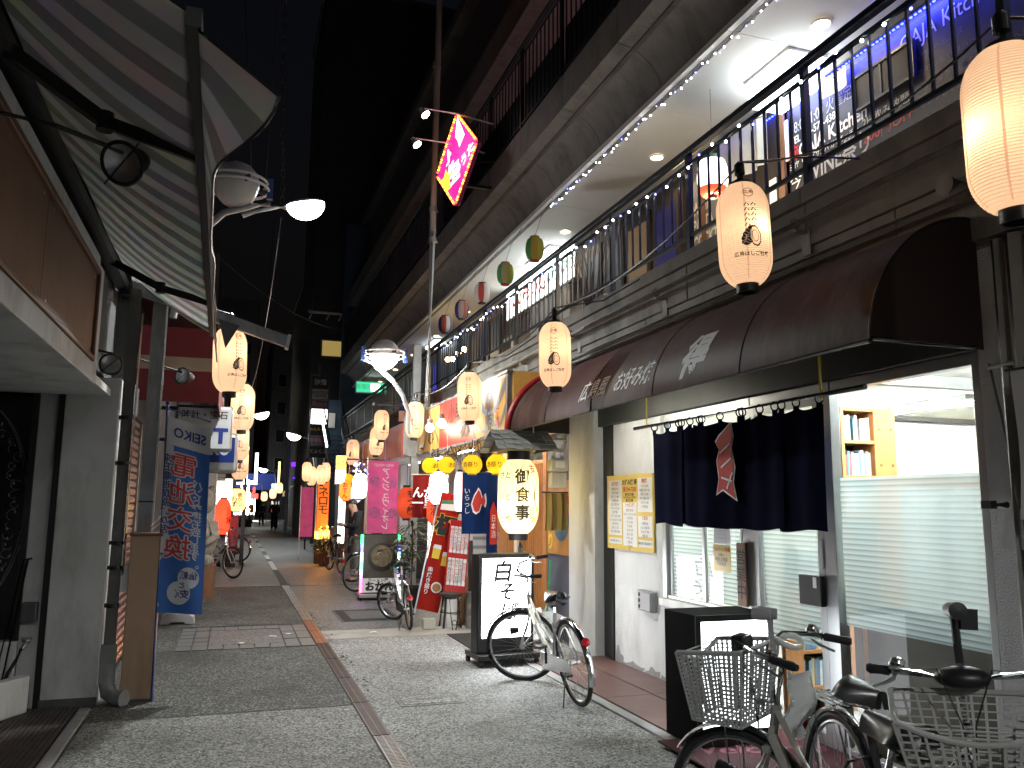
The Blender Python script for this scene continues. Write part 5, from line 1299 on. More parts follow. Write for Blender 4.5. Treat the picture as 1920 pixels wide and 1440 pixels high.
# leaning red beer banner
bb_ = thing('beer_banner', 'tall leaning red banner with black cheers character and beer mugs', 'banner', (2.62, 11.4, .15), rot=(0, R(11), R(-12)))
MB().sheet(lambda u, v: ((u - .5) * .30, .02 * math.sin(u * 6 + 3 * v), 1.62 * v), 10, 12).build('cloth', paper('banner_red', (.50, .035, .025), trans=.3, var=.1), bb_, solid=.002)
text('杯', .29, M_['ink'], bb_, (0, -.035, 1.16), 'cam', bold=.04)
text('杯', .29, M_['ink_yellow'], bb_, (0, -.030, 1.16), 'cam', bold=.07)
MB().prism([(-.12, -.028, 1.38), (.13, -.028, 1.40), (.14, -.028, 1.50), (-.12, -.028, 1.46)], (0, -.003, 0)).build('white_band', M_['ink_white'], bb_)
MB().prism([(-.12, -.028, 1.47), (.14, -.028, 1.51), (.14, -.028, 1.55), (-.12, -.028, 1.51)], (0, -.003, 0)).build('green_band', M_['green'], bb_)
for x, z, s in ((-.05, .80, 1), (.09, .72, .9)):
    MB().prism([(x - .05 * s, -.028, z - .09), (x + .05 * s, -.028, z - .09), (x + .055 * s, -.028, z + .05), (x - .055 * s, -.028, z + .05)], (0, -.003, 0)).build('beer_mug', M_['ink_yellow'], bb_)
    MB().prism([(x - .06 * s, -.030, z + .045), (x + .06 * s, -.030, z + .045), (x + .05 * s, -.030, z + .10), (x - .05 * s, -.030, z + .10)], (0, -.003, 0)).build('beer_foam', M_['ink_white'], bb_)
MB().lathe([(0, .003), (.075, .003)], 18, (.05, -.028, .33), (0, -1, 0)).build('plate', M_['ink_white'], bb_); MB().lathe([(0, .006), (.055, .006)], 18, (.05, -.028, .33), (0, -1, 0)).build('food', M_['wood_orange'], bb_)
text(vert('串焼き盛り'), .075, M_['ink_white'], bb_, (-.08, -.032, .40), 'cam', bold=.02)
MB().tube([(-.17, 0, -.12), (-.17, 0, 1.7)], .011, 6).build('pole', M_['steel'], bb_)
# red menu board on an easel stool
mb2 = thing('red_menu_board', 'red framed menu board with white strips of black writing leaning on the stool', 'menu board', (2.89, 11.0, .42), rot=(R(-10), R(7), 0))
bx(-.15, .15, -.015, .015, 0, .98).build('board', M_['red_plastic'], mb2, bev=.01)
for r_ in range(2):
    for c_ in range(5):
        s_ = bx(-.13 + .053 * c_, -.13 + .053 * c_ + .044, -.020, -.015, .10 + .43 * r_, .46 + .43 * r_).build('menu_strip', M_['ink_white'], mb2)
        text(vert(['焼き鳥五百円', 'おでん三百円', '生ビール五百', '日本酒四百円', '枝豆三百円'][c_]), .052, [M_['ink'], M_['ink_red']][(c_ + r_) % 3 == 1], mb2, (-.108 + .053 * c_, -.0225, .28 + .43 * r_), 'cam', res=1)
st_ = thing('stool', 'dark steel stool under the red menu board', 'stool', (2.80, 10.85, 0))
MB().lathe([(0, .40), (.15, .40), (.155, .42), (.15, .44), (0, .44)], 20).build('seat', M_['wood_dark'], st_)
for k in range(4):
    a = PI / 4 + k * PI / 2
    MB().tube([(.11 * math.cos(a), .11 * math.sin(a), .40), (.165 * math.cos(a), .165 * math.sin(a), 0)], .015, 8).build('leg', M_['wood_dark'], st_)
MB().ring((0, 0, .2), .135, .008, (0, 0, 1), 20, 5).build('foot_ring', M_['wood_dark'], st_)
ck = thing('wire_stand', 'thin black wire stand before the white bucket', 'stand', (2.78, 10.55, 0))
MB().tube([(-.07, 0, .40), (-.05, 0, .2), (-.02, 0, .0)], .006, 5).tube([(.07, 0, .40), (.05, 0, .2), (.02, 0, 0)], .006, 5).tube([(-.08, 0, .22), (0, -.01, .2), (.08, 0, .22)], .005, 5).ring((0, 0, .1), .03, .005, (0, 1, 0), 14, 4).build('wire', M_['black'], ck)
bk = thing('white_bucket', 'square white plastic tub standing under the stool', 'bucket', (2.80, 10.85, 0))
MB().prism([(-.075, -.075, 0), (.075, -.075, 0), (.075, .075, 0), (-.075, .075, 0)], (0, 0, .36)).build('tub', M_['white_plastic'], bk, bev=.012)
bx(-.083, .083, -.083, .083, .355, .372).build('rim', M_['white_plastic'], bk, bev=.004)
kg = thing('beer_keg', 'steel beer keg on the paving under the striped blanket', 'keg', (3.09, 10.7, 0))
MB().lathe([(0, .01), (.10, .01), (.105, 0), (.112, 0), (.115, .05), (.122, .06), (.122, .15), (.128, .16), (.122, .17), (.122, .30), (.128, .31), (.122, .32), (.118, .40), (.112, .46), (.10, .46), (.095, .42), (0, .41)], 24).build('shell', M_['steel'], kg)
bkk = tag(MB().box(-.08, .08, -.06, .06, 0, .125).build('concrete_block', mat('block_concrete', (.40, .39, .34), .9, bump=.4), bev=.005), 'small pale concrete block beside the folding bike wheel', 'block'); bkk.location = (2.49, 10.75, .012)
ct = thing('carton', 'brown carton standing behind the beer keg', 'box', (2.98, 11.25, 0))
bx(-.14, .14, -.12, .12, 0, .62).build('box_body', mat('cardboard', (.33, .23, .13), .9, var=.08), ct); bx(-.03, .03, -.122, .122, .3, .625).build('tape', M_['cream'], ct)
dm = tag(MB().box(-.38, .38, -.62, .62, 0, .012).build('floor_mat', mat('dark_mat', (.02, .02, .02), .9, bump=.4), bev=.003), 'dark rubber floor mat behind the white soba light box', 'mat'); dm.location = (2.98, 9.6, .007)
ltr = thing('paper_pile', 'loose white papers heaped in front of the blue grey wall', 'papers', (3.45, 9.35, 0))
for i in range(6):
    o = MB().sheet(lambda u, v: ((u - .5) * .3, .05 * math.sin(u * 4 + i), .34 * v), 6, 4).build('paper_sheet', M_['ink_white'], ltr); o.location = (-.15 + .06 * i, random.uniform(-.1, .1), .05); o.rotation_euler = (random.uniform(-.5, .5), random.uniform(-.5, .5), random.uniform(-.8, .8))
MB().tube([(.12, 0, 0.1), (.20, .05, .95)], .012, 6).build('broom_stick', mat('green_stick', (.02, .22, .08), .5), ltr)
# ---------------------------------------------------------------- plants
def strap_plant(label, loc, n, l, h, m, seed, potm, pr=.13, ph=.26):
    random.seed(seed)
    t = thing('potted_plant', label, 'plant', loc)
    MB().lathe([(0, 0), (pr * .75, 0), (pr, ph), (pr * 1.08, ph), (pr * 1.08, ph + .03), (pr * .9, ph + .03), (pr * .85, ph - .02), (0, ph - .02)], 18).build('pot', potm, t)
    MB().tube([(0, 0, ph - .03), (.01, 0, h * .6), (0, .01, h)], [.02, .018, .012], 7).build('stem', M_['wood_brown'], t)
    b = MB()
    for i in range(n):
        a = random.uniform(0, 2 * PI); e = random.uniform(.1, 1.2); z = h * random.uniform(.55, 1.02); ll = l * random.uniform(.6, 1.1); w = .016 * random.uniform(.7, 1.3)
        p0 = Vector((0, 0, z)); d = Vector((math.cos(a), math.sin(a), 0)); sd = Vector((-math.sin(a), math.cos(a), 0))
        pts = [p0 + d * (ll * s * math.cos(e * .4)) + Vector((0, 0, ll * (s * math.sin(e) - s * s * .75))) for s in (0, .33, .66, 1)]
        ws = (w * .6, w, w * .8, .001)
        vs = []
        for p, ww in zip(pts, ws): vs += [p - sd * ww, p + sd * ww + Vector((0, 0, .004))]
        b.add(vs, [(0, 1, 3, 2), (2, 3, 5, 4), (4, 5, 7, 6)])
    b.build('foliage', m, t, kind=None)
    return t
leaf_d = mat('leaf_dark', (.028, .065, .022), .45, var=.45, vs=14); leaf_l = mat('leaf_light', (.06, .11, .03), .5, var=.5, vs=14)
terra = mat('terracotta', (.24, .085, .045), .75, var=.15)
strap_plant('tall strap leaved plant in a dark pot beside the rainbow noodle sign', (2.72, 13.0, 0), 70, .38, 1.25, leaf_d, 4, M_['blackmatt'], .16, .3)
def leafy(label, loc, r, h, n, m, seed, potm, pr, ph):
    random.seed(seed)
    t = thing('potted_plant', label, 'plant', loc)
    MB().lathe([(0, 0), (pr * .72, 0), (pr, ph), (pr * 1.1, ph), (pr * 1.1, ph + .04), (pr * .9, ph + .04), (pr * .85, ph - .02), (0, ph - .02)], 18).build('pot', potm, t)
    sm = MB()
    for i in range(9):
        a = i * .7; sm.tube([(0, 0, ph - .03), (math.cos(a) * r * .4, math.sin(a) * r * .4, ph + h * .5), (math.cos(a) * r * .8, math.sin(a) * r * .8, ph + h * random.uniform(.5, .9))], [.008, .006, .003], 4)
    sm.build('stem', M_['wood_brown'], t)
    b = MB()
    for i in range(n):
        d = Vector((random.gauss(0, 1), random.gauss(0, 1), random.gauss(0, .8))).normalized() * r * random.uniform(.5, 1.05)
        c = Vector((d.x, d.y, ph + h * .52 + d.z * h / r / 2.0)); s_ = random.uniform(.025, .055)
        a = Vector((random.gauss(0, 1), random.gauss(0, 1), random.gauss(0, .6))).normalized(); e = a.orthogonal().normalized() * .45
        b.add([c - a * s_, c + e * s_, c + a * s_, c - e * s_], [(0, 1, 2, 3)])
    b.build('foliage', m, t)
    return t
leafy('bushy green plant in a terracotta pot under the orange banner', (2.33, 22.2, 0), .31, .50, 420, leaf_l, 5, terra, .17, .28)
leafy('leafy dark green plant right of the rainbow noodle sign', (2.70, 13.6, 0), .22, .9, 260, leaf_d, 8, M_['grey_plastic'], .13, .25)
# ---------------------------------------------------------------- white soba light box
sb = thing('light_box_sign', 'tall white light box sign with brush written soba lettering on castors', 'light sign', (2.70, 8.32, 0), R(4))
bx(-.31, .31, -.10, .10, .12, 1.10).build('cabinet', M_['black'], sb, bev=.008)
soba_face = glow('soba_face', (.97, .98, 1.0), 9.0)
bx(-.262, .27, -.106, -.099, .27, 1.055).build('lit_panel', soba_face, sb)
bx(-.262, .27, .10, .106, .27, 1.055).build('lit_panel', soba_face, sb)
gi = mat('soba_ink', (.05, .05, .055), .6)
for k, (c, sz, x) in enumerate((('白', .225, -.05), ('そ', .19, .0), ('ば', .19, .02))):
    text(c, sz, gi, sb, (x, -.1085, .91 - .20 * k), 'cam', bold=.03, shear=.15)
    text(c, sz, gi, sb, (-x, .1085, .91 - .20 * k), 'away', bold=.01, shear=.15)
bx(-.33, .33, -.22, .22, .07, .12).build('base', M_['black'], sb, bev=.008)
for x in (-.30, .30):
    for y in (-.19, .19):
        MB().lathe([(0, -.015), (.035, -.015), (.035, .015), (0, .015)], 14, (x, y, .036), (1, 0, 0)).box(x - .012, x + .012, y - .012, y + .012, .036, .075).build('castor', M_['rubber'], sb)
# ---------------------------------------------------------------- ramen sign with rainbow LED edges
ns = thing('ramen_sign', 'dark ramen photo sign board with rainbow LED edges on a wheeled base', 'light sign', (2.44, 14.3, 0), R(-2))
bx(-.32, .32, -.05, .05, .10, 1.09).build('cabinet', M_['blackmatt'], ns, bev=.006)
ph = mat('ramen_photo', (.05, .045, .035), .35, var=.8, vs=5)
bx(-.285, .285, -.056, -.051, .36, 1.07).build('photo_panel', ph, ns)
MB().lathe([(0, .008), (.22, .008), (.24, .006), (.24, 0)], 28, (0.02, -.052, .70), (0, -1, 0)).build('bowl_print', mat('bowl_print', (.02, .018, .016), .3), ns)
MB().lathe([(0, .012), (.18, .012)], 28, (0.02, -.052, .72), (0, -1, 0)).build('noodles_print', mat('noodle_print', (.15, .12, .07), .5, var=.7, vs=22), ns)
bx(-.285, .285, -.056, -.051, .12, .355).build('name_panel', M_['ink_white'], ns)
text('ラーメン屋', .07, M_['ink'], ns, (-.03, -.059, .315), 'cam', bold=.02); text('おかん', .165, M_['ink'], ns, (0, -.059, .21), 'cam', bold=.05)
cols = [(.05, .9, .25), (.05, .9, .3), (.1, .25, 1), (.15, .1, 1), (.2, .7, .9), (.5, .9, .4), (.1, .8, .9), (.1, .9, 1), (.4, .5, 1), (.55, .15, 1), (.9, .1, .8), (1, .1, .45), (1, .1, .35)]
lm = [glow('rainbow_led_%d' % i, c, 3.2) for i, c in enumerate(cols)]
for sx_ in (-1, 1):
    for i, m in enumerate(lm[::-1]):
        bx(sx_ * .315 - .022, sx_ * .315 + .022, -.062, -.04, .12 + .074 * i, .12 + .074 * i + .071).build('led_segment', m, ns)
bx(-.36, .36, -.2, .2, .05, .10).build('base', M_['galv'], ns, bev=.006)
for x in (-.32, .32):
    MB().lathe([(0, -.012), (.025, -.012), (.025, .012), (0, .012)], 12, (x, -.16, .026), (1, 0, 0)).lathe([(0, -.012), (.025, -.012), (.025, .012), (0, .012)], 12, (x, .16, .026), (1, 0, 0)).build('castor', M_['rubber'], ns)
# pink banner (seen from its back)
pb = thing('pink_banner', 'pink cloth banner with mirrored white katakana hung over the ramen sign', 'banner', (2.66, 15.5, 1.06))
MB().sheet(lambda u, v: ((u - .5) * .56, .015 * math.sin(u * 7 + v * 3), 1.33 * v), 14, 8).build('cloth', paper('banner_pink', (.60, .13, .30), em=(1, .2, .45), st=.05, trans=.5, var=.25, vs=5), pb, solid=.002)
text(vert('アンジュヴィオレ'), .155, M_['ink_white'], pb, (.05, -.03, .62), 'cam', mirror=True, bold=.01, line=.92)
text('ANJU VIOLET', .07, M_['ink_white'], pb, (0, -.03, 1.25), 'cam', mirror=True, cond=.9)
for k, (x, z, r) in enumerate(((-.16, .95, .10), (.17, .92, .10), (-.15, .38, .11), (.18, .36, .10))): MB().lathe([(0, .002), (r, .002)], 18, (x, -.022, z), (0, -1, 0)).build('print_patch', mat('print_purple', (.46, .10, .26), .7, var=.5, vs=20) if k == 0 else bpy.data.materials['print_purple'], pb)
MB().tube([(-.31, 0, 1.34), (.31, 0, 1.34)], .008, 6).tube([(-.30, 0, -1.0), (-.30, 0, 1.40)], .011, 6).build('pole', M_['steel'], pb)
# ---------------------------------------------------------------- next shops: fascias, fronts
nf = thing('fascia_sign', 'pinkish red shop fascia running past the grey sign post', 'shop sign', (3.0, 17, 2.44))
for k, (a, b, m) in enumerate(((13.9, 14.9, mat('fascia_tan', (.45, .28, .12), .3)), (14.9, 15.5, bpy.data.materials['fascia_red']), (15.5, 22.9, mat('fascia_pink', (.42, .13, .11), .25, var=.15)))):
    bx(2.99, 3.5, a + .004, b - .004, 2.48, 3.12).build('sign_panel', m, nf, True)
bx(2.97, 3.52, 13.9, 22.9, 2.44, 2.476).build('sign_trim', M_['galv'], nf, True)
for y in (17.2, 18.6, 20.4): bx(2.98, 2.989, y, y + .03, 2.5, 3.1).build('sign_joint', M_['white_paint'], nf, True)
rs = thing('storefront', 'dim ramen shop front with pale panels behind the pink banner', 'shop front', (4.0, 16, 0))
for (a, b, m) in ((13.65, 14.6, M_['cream']), (14.6, 15.0, M_['wood_orange']), (15.0, 17.2, M_['plaster']), (17.2, 18.4, M_['wood_dark'])):
    bx(3.92, 4.0, a, b, 0, 2.5).build('wall_panel', m, rs, True)
for y in (15.2, 16.2): 
    f_ = bx(3.88, 3.93, y, y + .85, .1, 2.1).build('door_panel', M_['alu'], rs, True)
    bx(-.125, -.115, y + .06 - 16, y + .79 - 16, .5, 2.0).build('pane', glow('lit_pane', (1, .9, .7), 1.2) if y < 16 else bpy.data.materials['lit_pane'], f_)
bx(3.0, 4.0, 13.65, 23, 2.55, 2.6).build('soffit', M_['ceiling'], rs, True)
ff = thing('storefront', 'dark shop front with orange strip signs near the man with the phone', 'shop front', (3.9, 20.5, 0))
for (a, b, m) in ((18.5, 19.6, M_['wood_dark']), (19.6, 21.5, M_['wood_brown']), (21.5, 23.2, M_['wood_dark']), (23.2, 31.8, M_['concrete_dark'])):
    bx(3.7, 3.9, a, b, 0, 2.5).build('wall_panel', m, ff, True)
bx(3.60, 3.69, 19.0, 19.14, .5, 2.0).build('strip_sign', glow('orange_strip', (1, .28, .04), 1.6), ff, True)
bx(2.95, 3.69, 18.4, 18.44, .75, .80).build('counter_board', M_['wood_brown'], ff, True)
fb = thing('blue_light_net', 'net of tiny blue and white lights under the pink fascia', 'string lights', (2.8, 17.4, 2.28))
random.seed(9)
bb2 = MB().ball((0, 0, 0), .014, 6, 4).mesh('bulb', glow('net_blue', (.12, .15, 1), 12)); bw2 = MB().ball((0, 0, 0), .012, 6, 4).mesh('bulb', glow('net_white', (.8, .85, 1), 12))
MB().tube([(-.4, 0, .1), (-.1, .1, -.05), (.2, 0, .08), (.35, .2, .0)], .006, 4).build('wire', M_['black'], fb)
for i in range(60): inst(bb2 if i % 3 else bw2, 'bulb', fb, (random.uniform(-.42, .32), random.uniform(-.3, .3), random.gauss(.04, .07)))
# ================================================================ bicycles
silver_p = mat('bike_silver', (.55, .56, .56), .3, .8, var=.05); champagne = mat('bike_champagne', (.56, .54, .50), .32, .6, var=.05)
black_p = mat('bike_black', (.02, .02, .022), .25, var=.1); red_p = mat('bike_red', (.35, .03, .03), .3, var=.05); white_p = mat('bike_white', (.6, .58, .55), .35, var=.05)
saddle_m = mat('saddle_vinyl', (.016, .016, .017), .28, var=.2, vs=30, bump=.05, bs=200)
refl_red = mat('reflector_red', (.45, .01, .015), .15); refl_w = mat('reflector_white', (.6, .62, .65), .15)
basket_grey = mat('basket_grey', (.42, .42, .415), .5, var=.08); basket_dark = mat('basket_dark', (.32, .315, .30), .5, var=.1)
def basket(mb, rim, cx, zt, zb, lt, wt, lb, wb, rows, cols, dip=.05, bar=.0065):
    """open tapered basket: cx middle, lt/wt top length and width, lb/wb at the bottom"""
    top = [Vector((cx - lt / 2, -wt / 2, zt + .03)), Vector((cx + lt / 2, -wt / 2, zt)), Vector((cx + lt / 2, wt / 2, zt)), Vector((cx - lt / 2, wt / 2, zt + .03))]
    bot = [Vector((cx - lb / 2, -wb / 2, zb)), Vector((cx + lb / 2, -wb / 2, zb)), Vector((cx + lb / 2, wb / 2, zb)), Vector((cx - lb / 2, wb / 2, zb))]
    for s in range(4):
        a, b, c, d = bot[s], bot[(s + 1) % 4], top[s], top[(s + 1) % 4]
        n_ = ((b - a).cross(c - a)).normalized()
        for i in range(cols + 1):
            t = i / cols
            p, q = a.lerp(b, t), c.lerp(d, t)
            if s == 1: q = q - Vector((0, 0, dip * math.sin(PI * t)))
            mb.bar(p, q, bar * 1.3, .005, n_)
        for j in range(rows):
            t = (j + .5) / rows
            p, q = a.lerp(c, t), b.lerp(d, t)
            mb.bar(p, q, .005, bar * .62, n_)
    for i in range(7):
        mb.bar(bot[0].lerp(bot[1], i / 6), bot[3].lerp(bot[2], i / 6), .006, .005)
        mb.bar(bot[0].lerp(bot[3], i / 6), bot[1].lerp(bot[2], i / 6), .006, .005)
    ring = []
    for s in range(4):
        for i in range(6):
            q = top[s].lerp(top[(s + 1) % 4], i / 6)
            if s == 1: q = q - Vector((0, 0, dip * math.sin(PI * i / 6)))
            cc = Vector((cx, 0, q.z)); 
            ring.append(cc + (q - cc) * (.985 if i else .955))
    rim.tube(ring, .0095, 7, True)
def bicycle(label, loc, rz, lean=0.0, steer=0.0, frame=None, r=.335, wb=1.06, bask=None, rack=True, fender=True, mini=False, basket_mat=None, bars='sweep', detail=True, hlight=True, grip=None, group='parked bicycles', fcol=None, saddle_h=.83):
    frame = frame or silver_p; fm = fcol or M_['chrome']
    t = thing('bicycle', label, 'bicycle', loc, rot=Euler((lean, 0, rz), 'XYZ').to_quaternion().to_euler('XYZ'))
    t['group'] = group
    # lean about the wheel line, then turn
    t.rotation_euler = (Matrix.Rotation(rz, 3, 'Z') @ Matrix.Rotation(lean, 3, 'X')).to_euler()
    hx = wb - .20
    h0, h1 = Vector((hx + .05, 0, .62 if not mini else .50)), Vector((hx - .015, 0, .93))
    ax = (h1 - h0).normalized()
    Ms = Matrix.Translation(h0) @ Matrix.Rotation(steer, 4, ax) @ Matrix.Translation(-h0)
    BBx = .44 if not mini else .42; bb = Vector((BBx, 0, .275)); ra = Vector((0, 0, r)); fa = Vector((wb, 0, r))
    st = Vector((BBx - .17, 0, saddle_h - .14))
    def wheel(c, M):
        w = MB().ring(c, r - .018, .0185, (0, 1, 0), 40, 8).xf(M).build('wheel', M_['rubber'], t)
        MB().ring(c, r - .042, .011, (0, 1, 0), 40, 5).xf(M).build('rim', M_['steel'], w)
        s = MB(); n = 28 if detail else 14
        for i in range(n):
            a = 2 * PI * i / n; b = a + (.35 if i % 2 else -.35); sd = .025 if i % 4 < 2 else -.025
            s.tube([c + Vector((.018 * math.cos(b), sd, .018 * math.sin(b))), c + Vector(((r - .045) * math.cos(a), 0, (r - .045) * math.sin(a)))], .0013 if detail else .0018, 3, caps=False)
        s.xf(M).build('spokes', M_['steel'], w)
        MB().lathe([(0, -.05), (.012, -.05), (.012, -.03), (.026, -.028), (.016, -.02), (.016, .02), (.026, .028), (.012, .03), (.012, .05), (0, .05)], 14, c, (0, 1, 0)).xf(M).build('hub', M_['steel'], w)
        return w
    I = Matrix.Identity(4)
    wheel(ra, I); wheel(fa, Ms)
    f = MB()
    f.tube([bb, st + Vector((-.01, 0, .02))], .016, 10)
    hb, ht = h0.lerp(h1, .12), h0.lerp(h1, .48)
    f.tube([h0, h0.lerp(h1, .55)], .021, 10)
    if mini:
        f.tube([hb.lerp(ht, .5), bb + Vector((0, 0, .06))], .024, 10)
    else:
        f.tube([hb, hb.lerp(bb, .5) + Vector((0, 0, -.035)), bb], .026, 10)
        f.tube([ht, ht.lerp(bb.lerp(st, .35), .5) + Vector((0, 0, -.045)), bb.lerp(st, .35)], .015, 10)
    for sd in (-.055, .055):
        f.tube([bb + Vector((0, sd * .5, 0)), Vector((BBx - .15, sd, .29)), ra + Vector((0, sd, 0))], .0095, 7)
        f.tube([bb.lerp(st, .82) + Vector((0, sd * .4, 0)), Vector((st.x - .08, sd, st.z - .12)), ra + Vector((0, sd, 0))], .008, 7)
    f.lathe([(0, -.04), (.024, -.04), (.024, .04), (0, .04)], 12, bb, (0, 1, 0))
    f.build('frame', frame, t)
    fk = MB()
    for sd in (-.05, .05):
        fk.tube([h0 + Vector((.0, sd * .5, .0)), h0.lerp(fa, .4) + Vector((0, sd, 0)), fa + Vector((-.015, sd, .06)), fa + Vector((0, sd, 0))], [.013, .013, .010, .008], 8)
    fk.bar(h0 + Vector((0, -.055, 0)), h0 + Vector((0, .055, 0)), .03, .025)
    fk.xf(Ms).build('fork', frame, t)
    hb_ = MB(); zt = h1.z + .06
    hb_.tube([h0.lerp(h1, .5), h1, h1 + Vector((.0, 0, .03)), h1 + Vector((.03, 0, .055))], .0125, 8)
    c = h1 + Vector((.035, 0, .06)); gp = []
    for sd in (-1, 1):
        if bars == 'sweep': P = [c, c + Vector((.05, sd * .07, .02)), c + Vector((.03, sd * .17, .055)), c + Vector((-.06, sd * .245, .05)), c + Vector((-.22, sd * .275, .03))]
        else: P = [c, c + Vector((.0, sd * .12, .02)), c + Vector((-.03, sd * .29, .03))]
        hb_.tube(P, .011, 8)
        gp.append((P[-2].lerp(P[-1], .30 if bars == 'sweep' else .55), P[-1], sd))
    hb_.xf(Ms).build('handlebar', M_['chrome'] if not mini else M_['black'], t)
    for p, q, sd in gp:
        d_ = (q - p)
        MB().tube([p, p.lerp(q, .1), p.lerp(q, .5), p.lerp(q, .9), q + d_ * .05], [.016, .0175, .0165, .0175, .012], 10).xf(Ms).build('grip', grip or M_['rubber'], t)
        p2 = p - d_ * .18
        MB().tube([p2, p2 + Vector((.03, sd * .01, -.02)), p2 + d_ * .5 + Vector((.05, 0, -.035)), p2 + d_ * .95 + Vector((.04, 0, -.05))], [.008, .007, .006, .005], 6).xf(Ms).build('brake_lever', M_['steel'], t)
    if detail:
        MB().lathe([(0, 0), (.026, 0), (.028, .012), (.018, .03), (0, .034)], 16, gp[0][0] + Vector((.03, .02, .018)), (0, 0, 1)).xf(Ms).build('bell', M_['chrome'], t)
        cb_ = MB()
        for sd in (-1, 1):
            cb_.tube([gp[0][0] if sd < 0 else gp[1][0], c + Vector((.13, sd * .08, .06)), h1 + Vector((.12, sd * .02, -.06)), h0 + Vector((.05, 0, .05)), h0 + Vector((.04, 0, -.08))], .0028, 5)
        cb_.xf(Ms).build('brake_cable', M_['black'], t)
    MB().tube([st, st + Vector((-.035, 0, .13))], .0125, 8).build('seat_post', M_['chrome'], t)
    sp = st + Vector((-.05, 0, .125))
    def sad(u, v):
        x = -.13 + .27 * u; w = .105 * (1 - max(0, (u - .28) / .72) ** .8 * .80) if u > .28 else .105 * math.sqrt(max(0.02, 1 - ((.28 - u) / .30) ** 2))
        a = (v - .5) * 2
        return (x, a * w, .055 - .055 * abs(a) ** 2.6 + .015 * (u - .5) ** 2 * 4 * (1 if u < .5 else .2))
    MB().sheet(sad, 16, 12).xf(Matrix.Translation(sp)).build('saddle', saddle_m, t, solid=.03)
    MB().tube([sp + Vector((-.08, -.04, -.03)), sp + Vector((.06, -.02, -.012))], .005, 5).tube([sp + Vector((-.08, .04, -.03)), sp + Vector((.06, .02, -.012))], .005, 5).ring(sp + Vector((-.07, -.045, -.035)), .018, .007, (0, 0, 1), 12, 5).ring(sp + Vector((-.07, .045, -.035)), .018, .007, (0, 0, 1), 12, 5).build('saddle_spring', M_['black'], t)
    if fender:
        def fend(c, a0, a1, M, name):
            mb = MB(); n = 22
            rr = r + .022
            def g(u, v):
                a = a0 + (a1 - a0) * u; w = (v - .5) * .052; q = rr - .012 * abs((v - .5) * 2) ** 2
                return (c.x + q * math.cos(a), w, c.z + q * math.sin(a))
            mb.sheet(g, n, 4)
            mb.tube([c + Vector((0, .045, 0)), Vector(g(.9 if name == 'rear_fender' else .85, 1))], .0028, 4).tube([c + Vector((0, -.045, 0)), Vector(g(.9 if name == 'rear_fender' else .85, 0))], .0028, 4)
            mb.xf(M).build('fender', fm, t, solid=.0015)
        fend(ra, R(20), R(200), I, 'rear_fender'); fend(fa, R(35), R(165), Ms, 'front_fender')
    ch = MB().prism([(-.08, .065, r - .05), (-.08, .065, r + .05), (BBx + .10, .065, .36), (BBx + .12, .065, .20)], (0, .012, 0)).build('chain_guard', fm if fender else M_['black'], t, bev=.004)
    ck = MB().ring(bb + Vector((0, -.06, 0)), .07, .006, (0, 1, 0), 24, 5)
    for sd, a in ((-.075, R(-70)), (.08, R(110))):
        e = bb + Vector((.165 * math.cos(a), sd, .165 * math.sin(a)))
        ck.tube([bb + Vector((0, sd, 0)), e], .009, 6); ck.box(e.x - .045, e.x + .045, e.y + (-.075 if sd < 0 else 0), e.y + (0 if sd < 0 else .075), e.z - .010, e.z + .010)
    ck.build('crank', M_['black'], t)
    if rack:
        k_ = MB(); z = r * 2 + .045
        for y in (-.07, -.035, 0, .035, .07): k_.tube([(.13, y * .6, z + .03), (.08, y, z), (-.26, y, z), (-.28, y, z - .01)], .005, 5)
        for x in (.06, -.1, -.26): k_.tube([(x, -.075, z), (x, .075, z)], .005, 5)
        for sd in (-.07, .07): k_.tube([(-.12, sd, z), (0, sd, r)], .005, 5).tube([(-.24, sd, z), (0, sd, r)], .005, 5)
        k_.build('rack', M_['chrome'], t)
    MB().lathe([(0, 0), (.032, .003), (.034, .016), (.0, .018)], 16, (-r * .80 - .045, 0, r * 1.62), (-1, 0, .25)).build('reflector', refl_red, t)
    if mini or not rack: pass
    # stand
    side = 1 if lean <= 0 else -1
    MB().tube([(0.02, .06 * -1 if lean > 0 else .06, r - .02), (.0, .0 + (.14 if lean < 0 else -.14) * 1.0, .012), (-.02, .16 if lean < 0 else -.16, .008)], .007, 6).build('kickstand', M_['steel'], t)
    if hlight:
        MB().lathe([(0, -.05), (.022, -.045), (.03, .0), (.032, .03), (0, .034)], 14, fa + Vector((.02, .085, r * .55)), (1, 0, .1)).xf(Ms).build('headlight', M_['black'], t)
    if bask:
        b, rm = MB(), MB()
        bx_ = wb + .02
        zt_, zb_, lt, wt, lb_, wb_, rows, cols = bask
        basket(b, rm, bx_, zt_, zb_, lt, wt, lb_, wb_, rows, cols)
        o = b.xf(Ms).build('basket', basket_mat or basket_grey, t); rm.xf(Ms).build('basket_rim', basket_mat or basket_grey, o)
        MB().tube([h0.lerp(h1, .6) + Vector((.02, 0, 0)), Vector((bx_ - lb_ / 2, 0, zb_ + .08))], .012, 6).tube([fa + Vector((0, .06, 0)), Vector((bx_, .07, zb_))], .005, 5).tube([fa + Vector((0, -.06, 0)), Vector((bx_, -.07, zb_))], .005, 5).xf(Ms).build('basket_bracket', M_['steel'], t)
    t['_ms'] = 0
    del t['_ms']
    return t, Ms, c
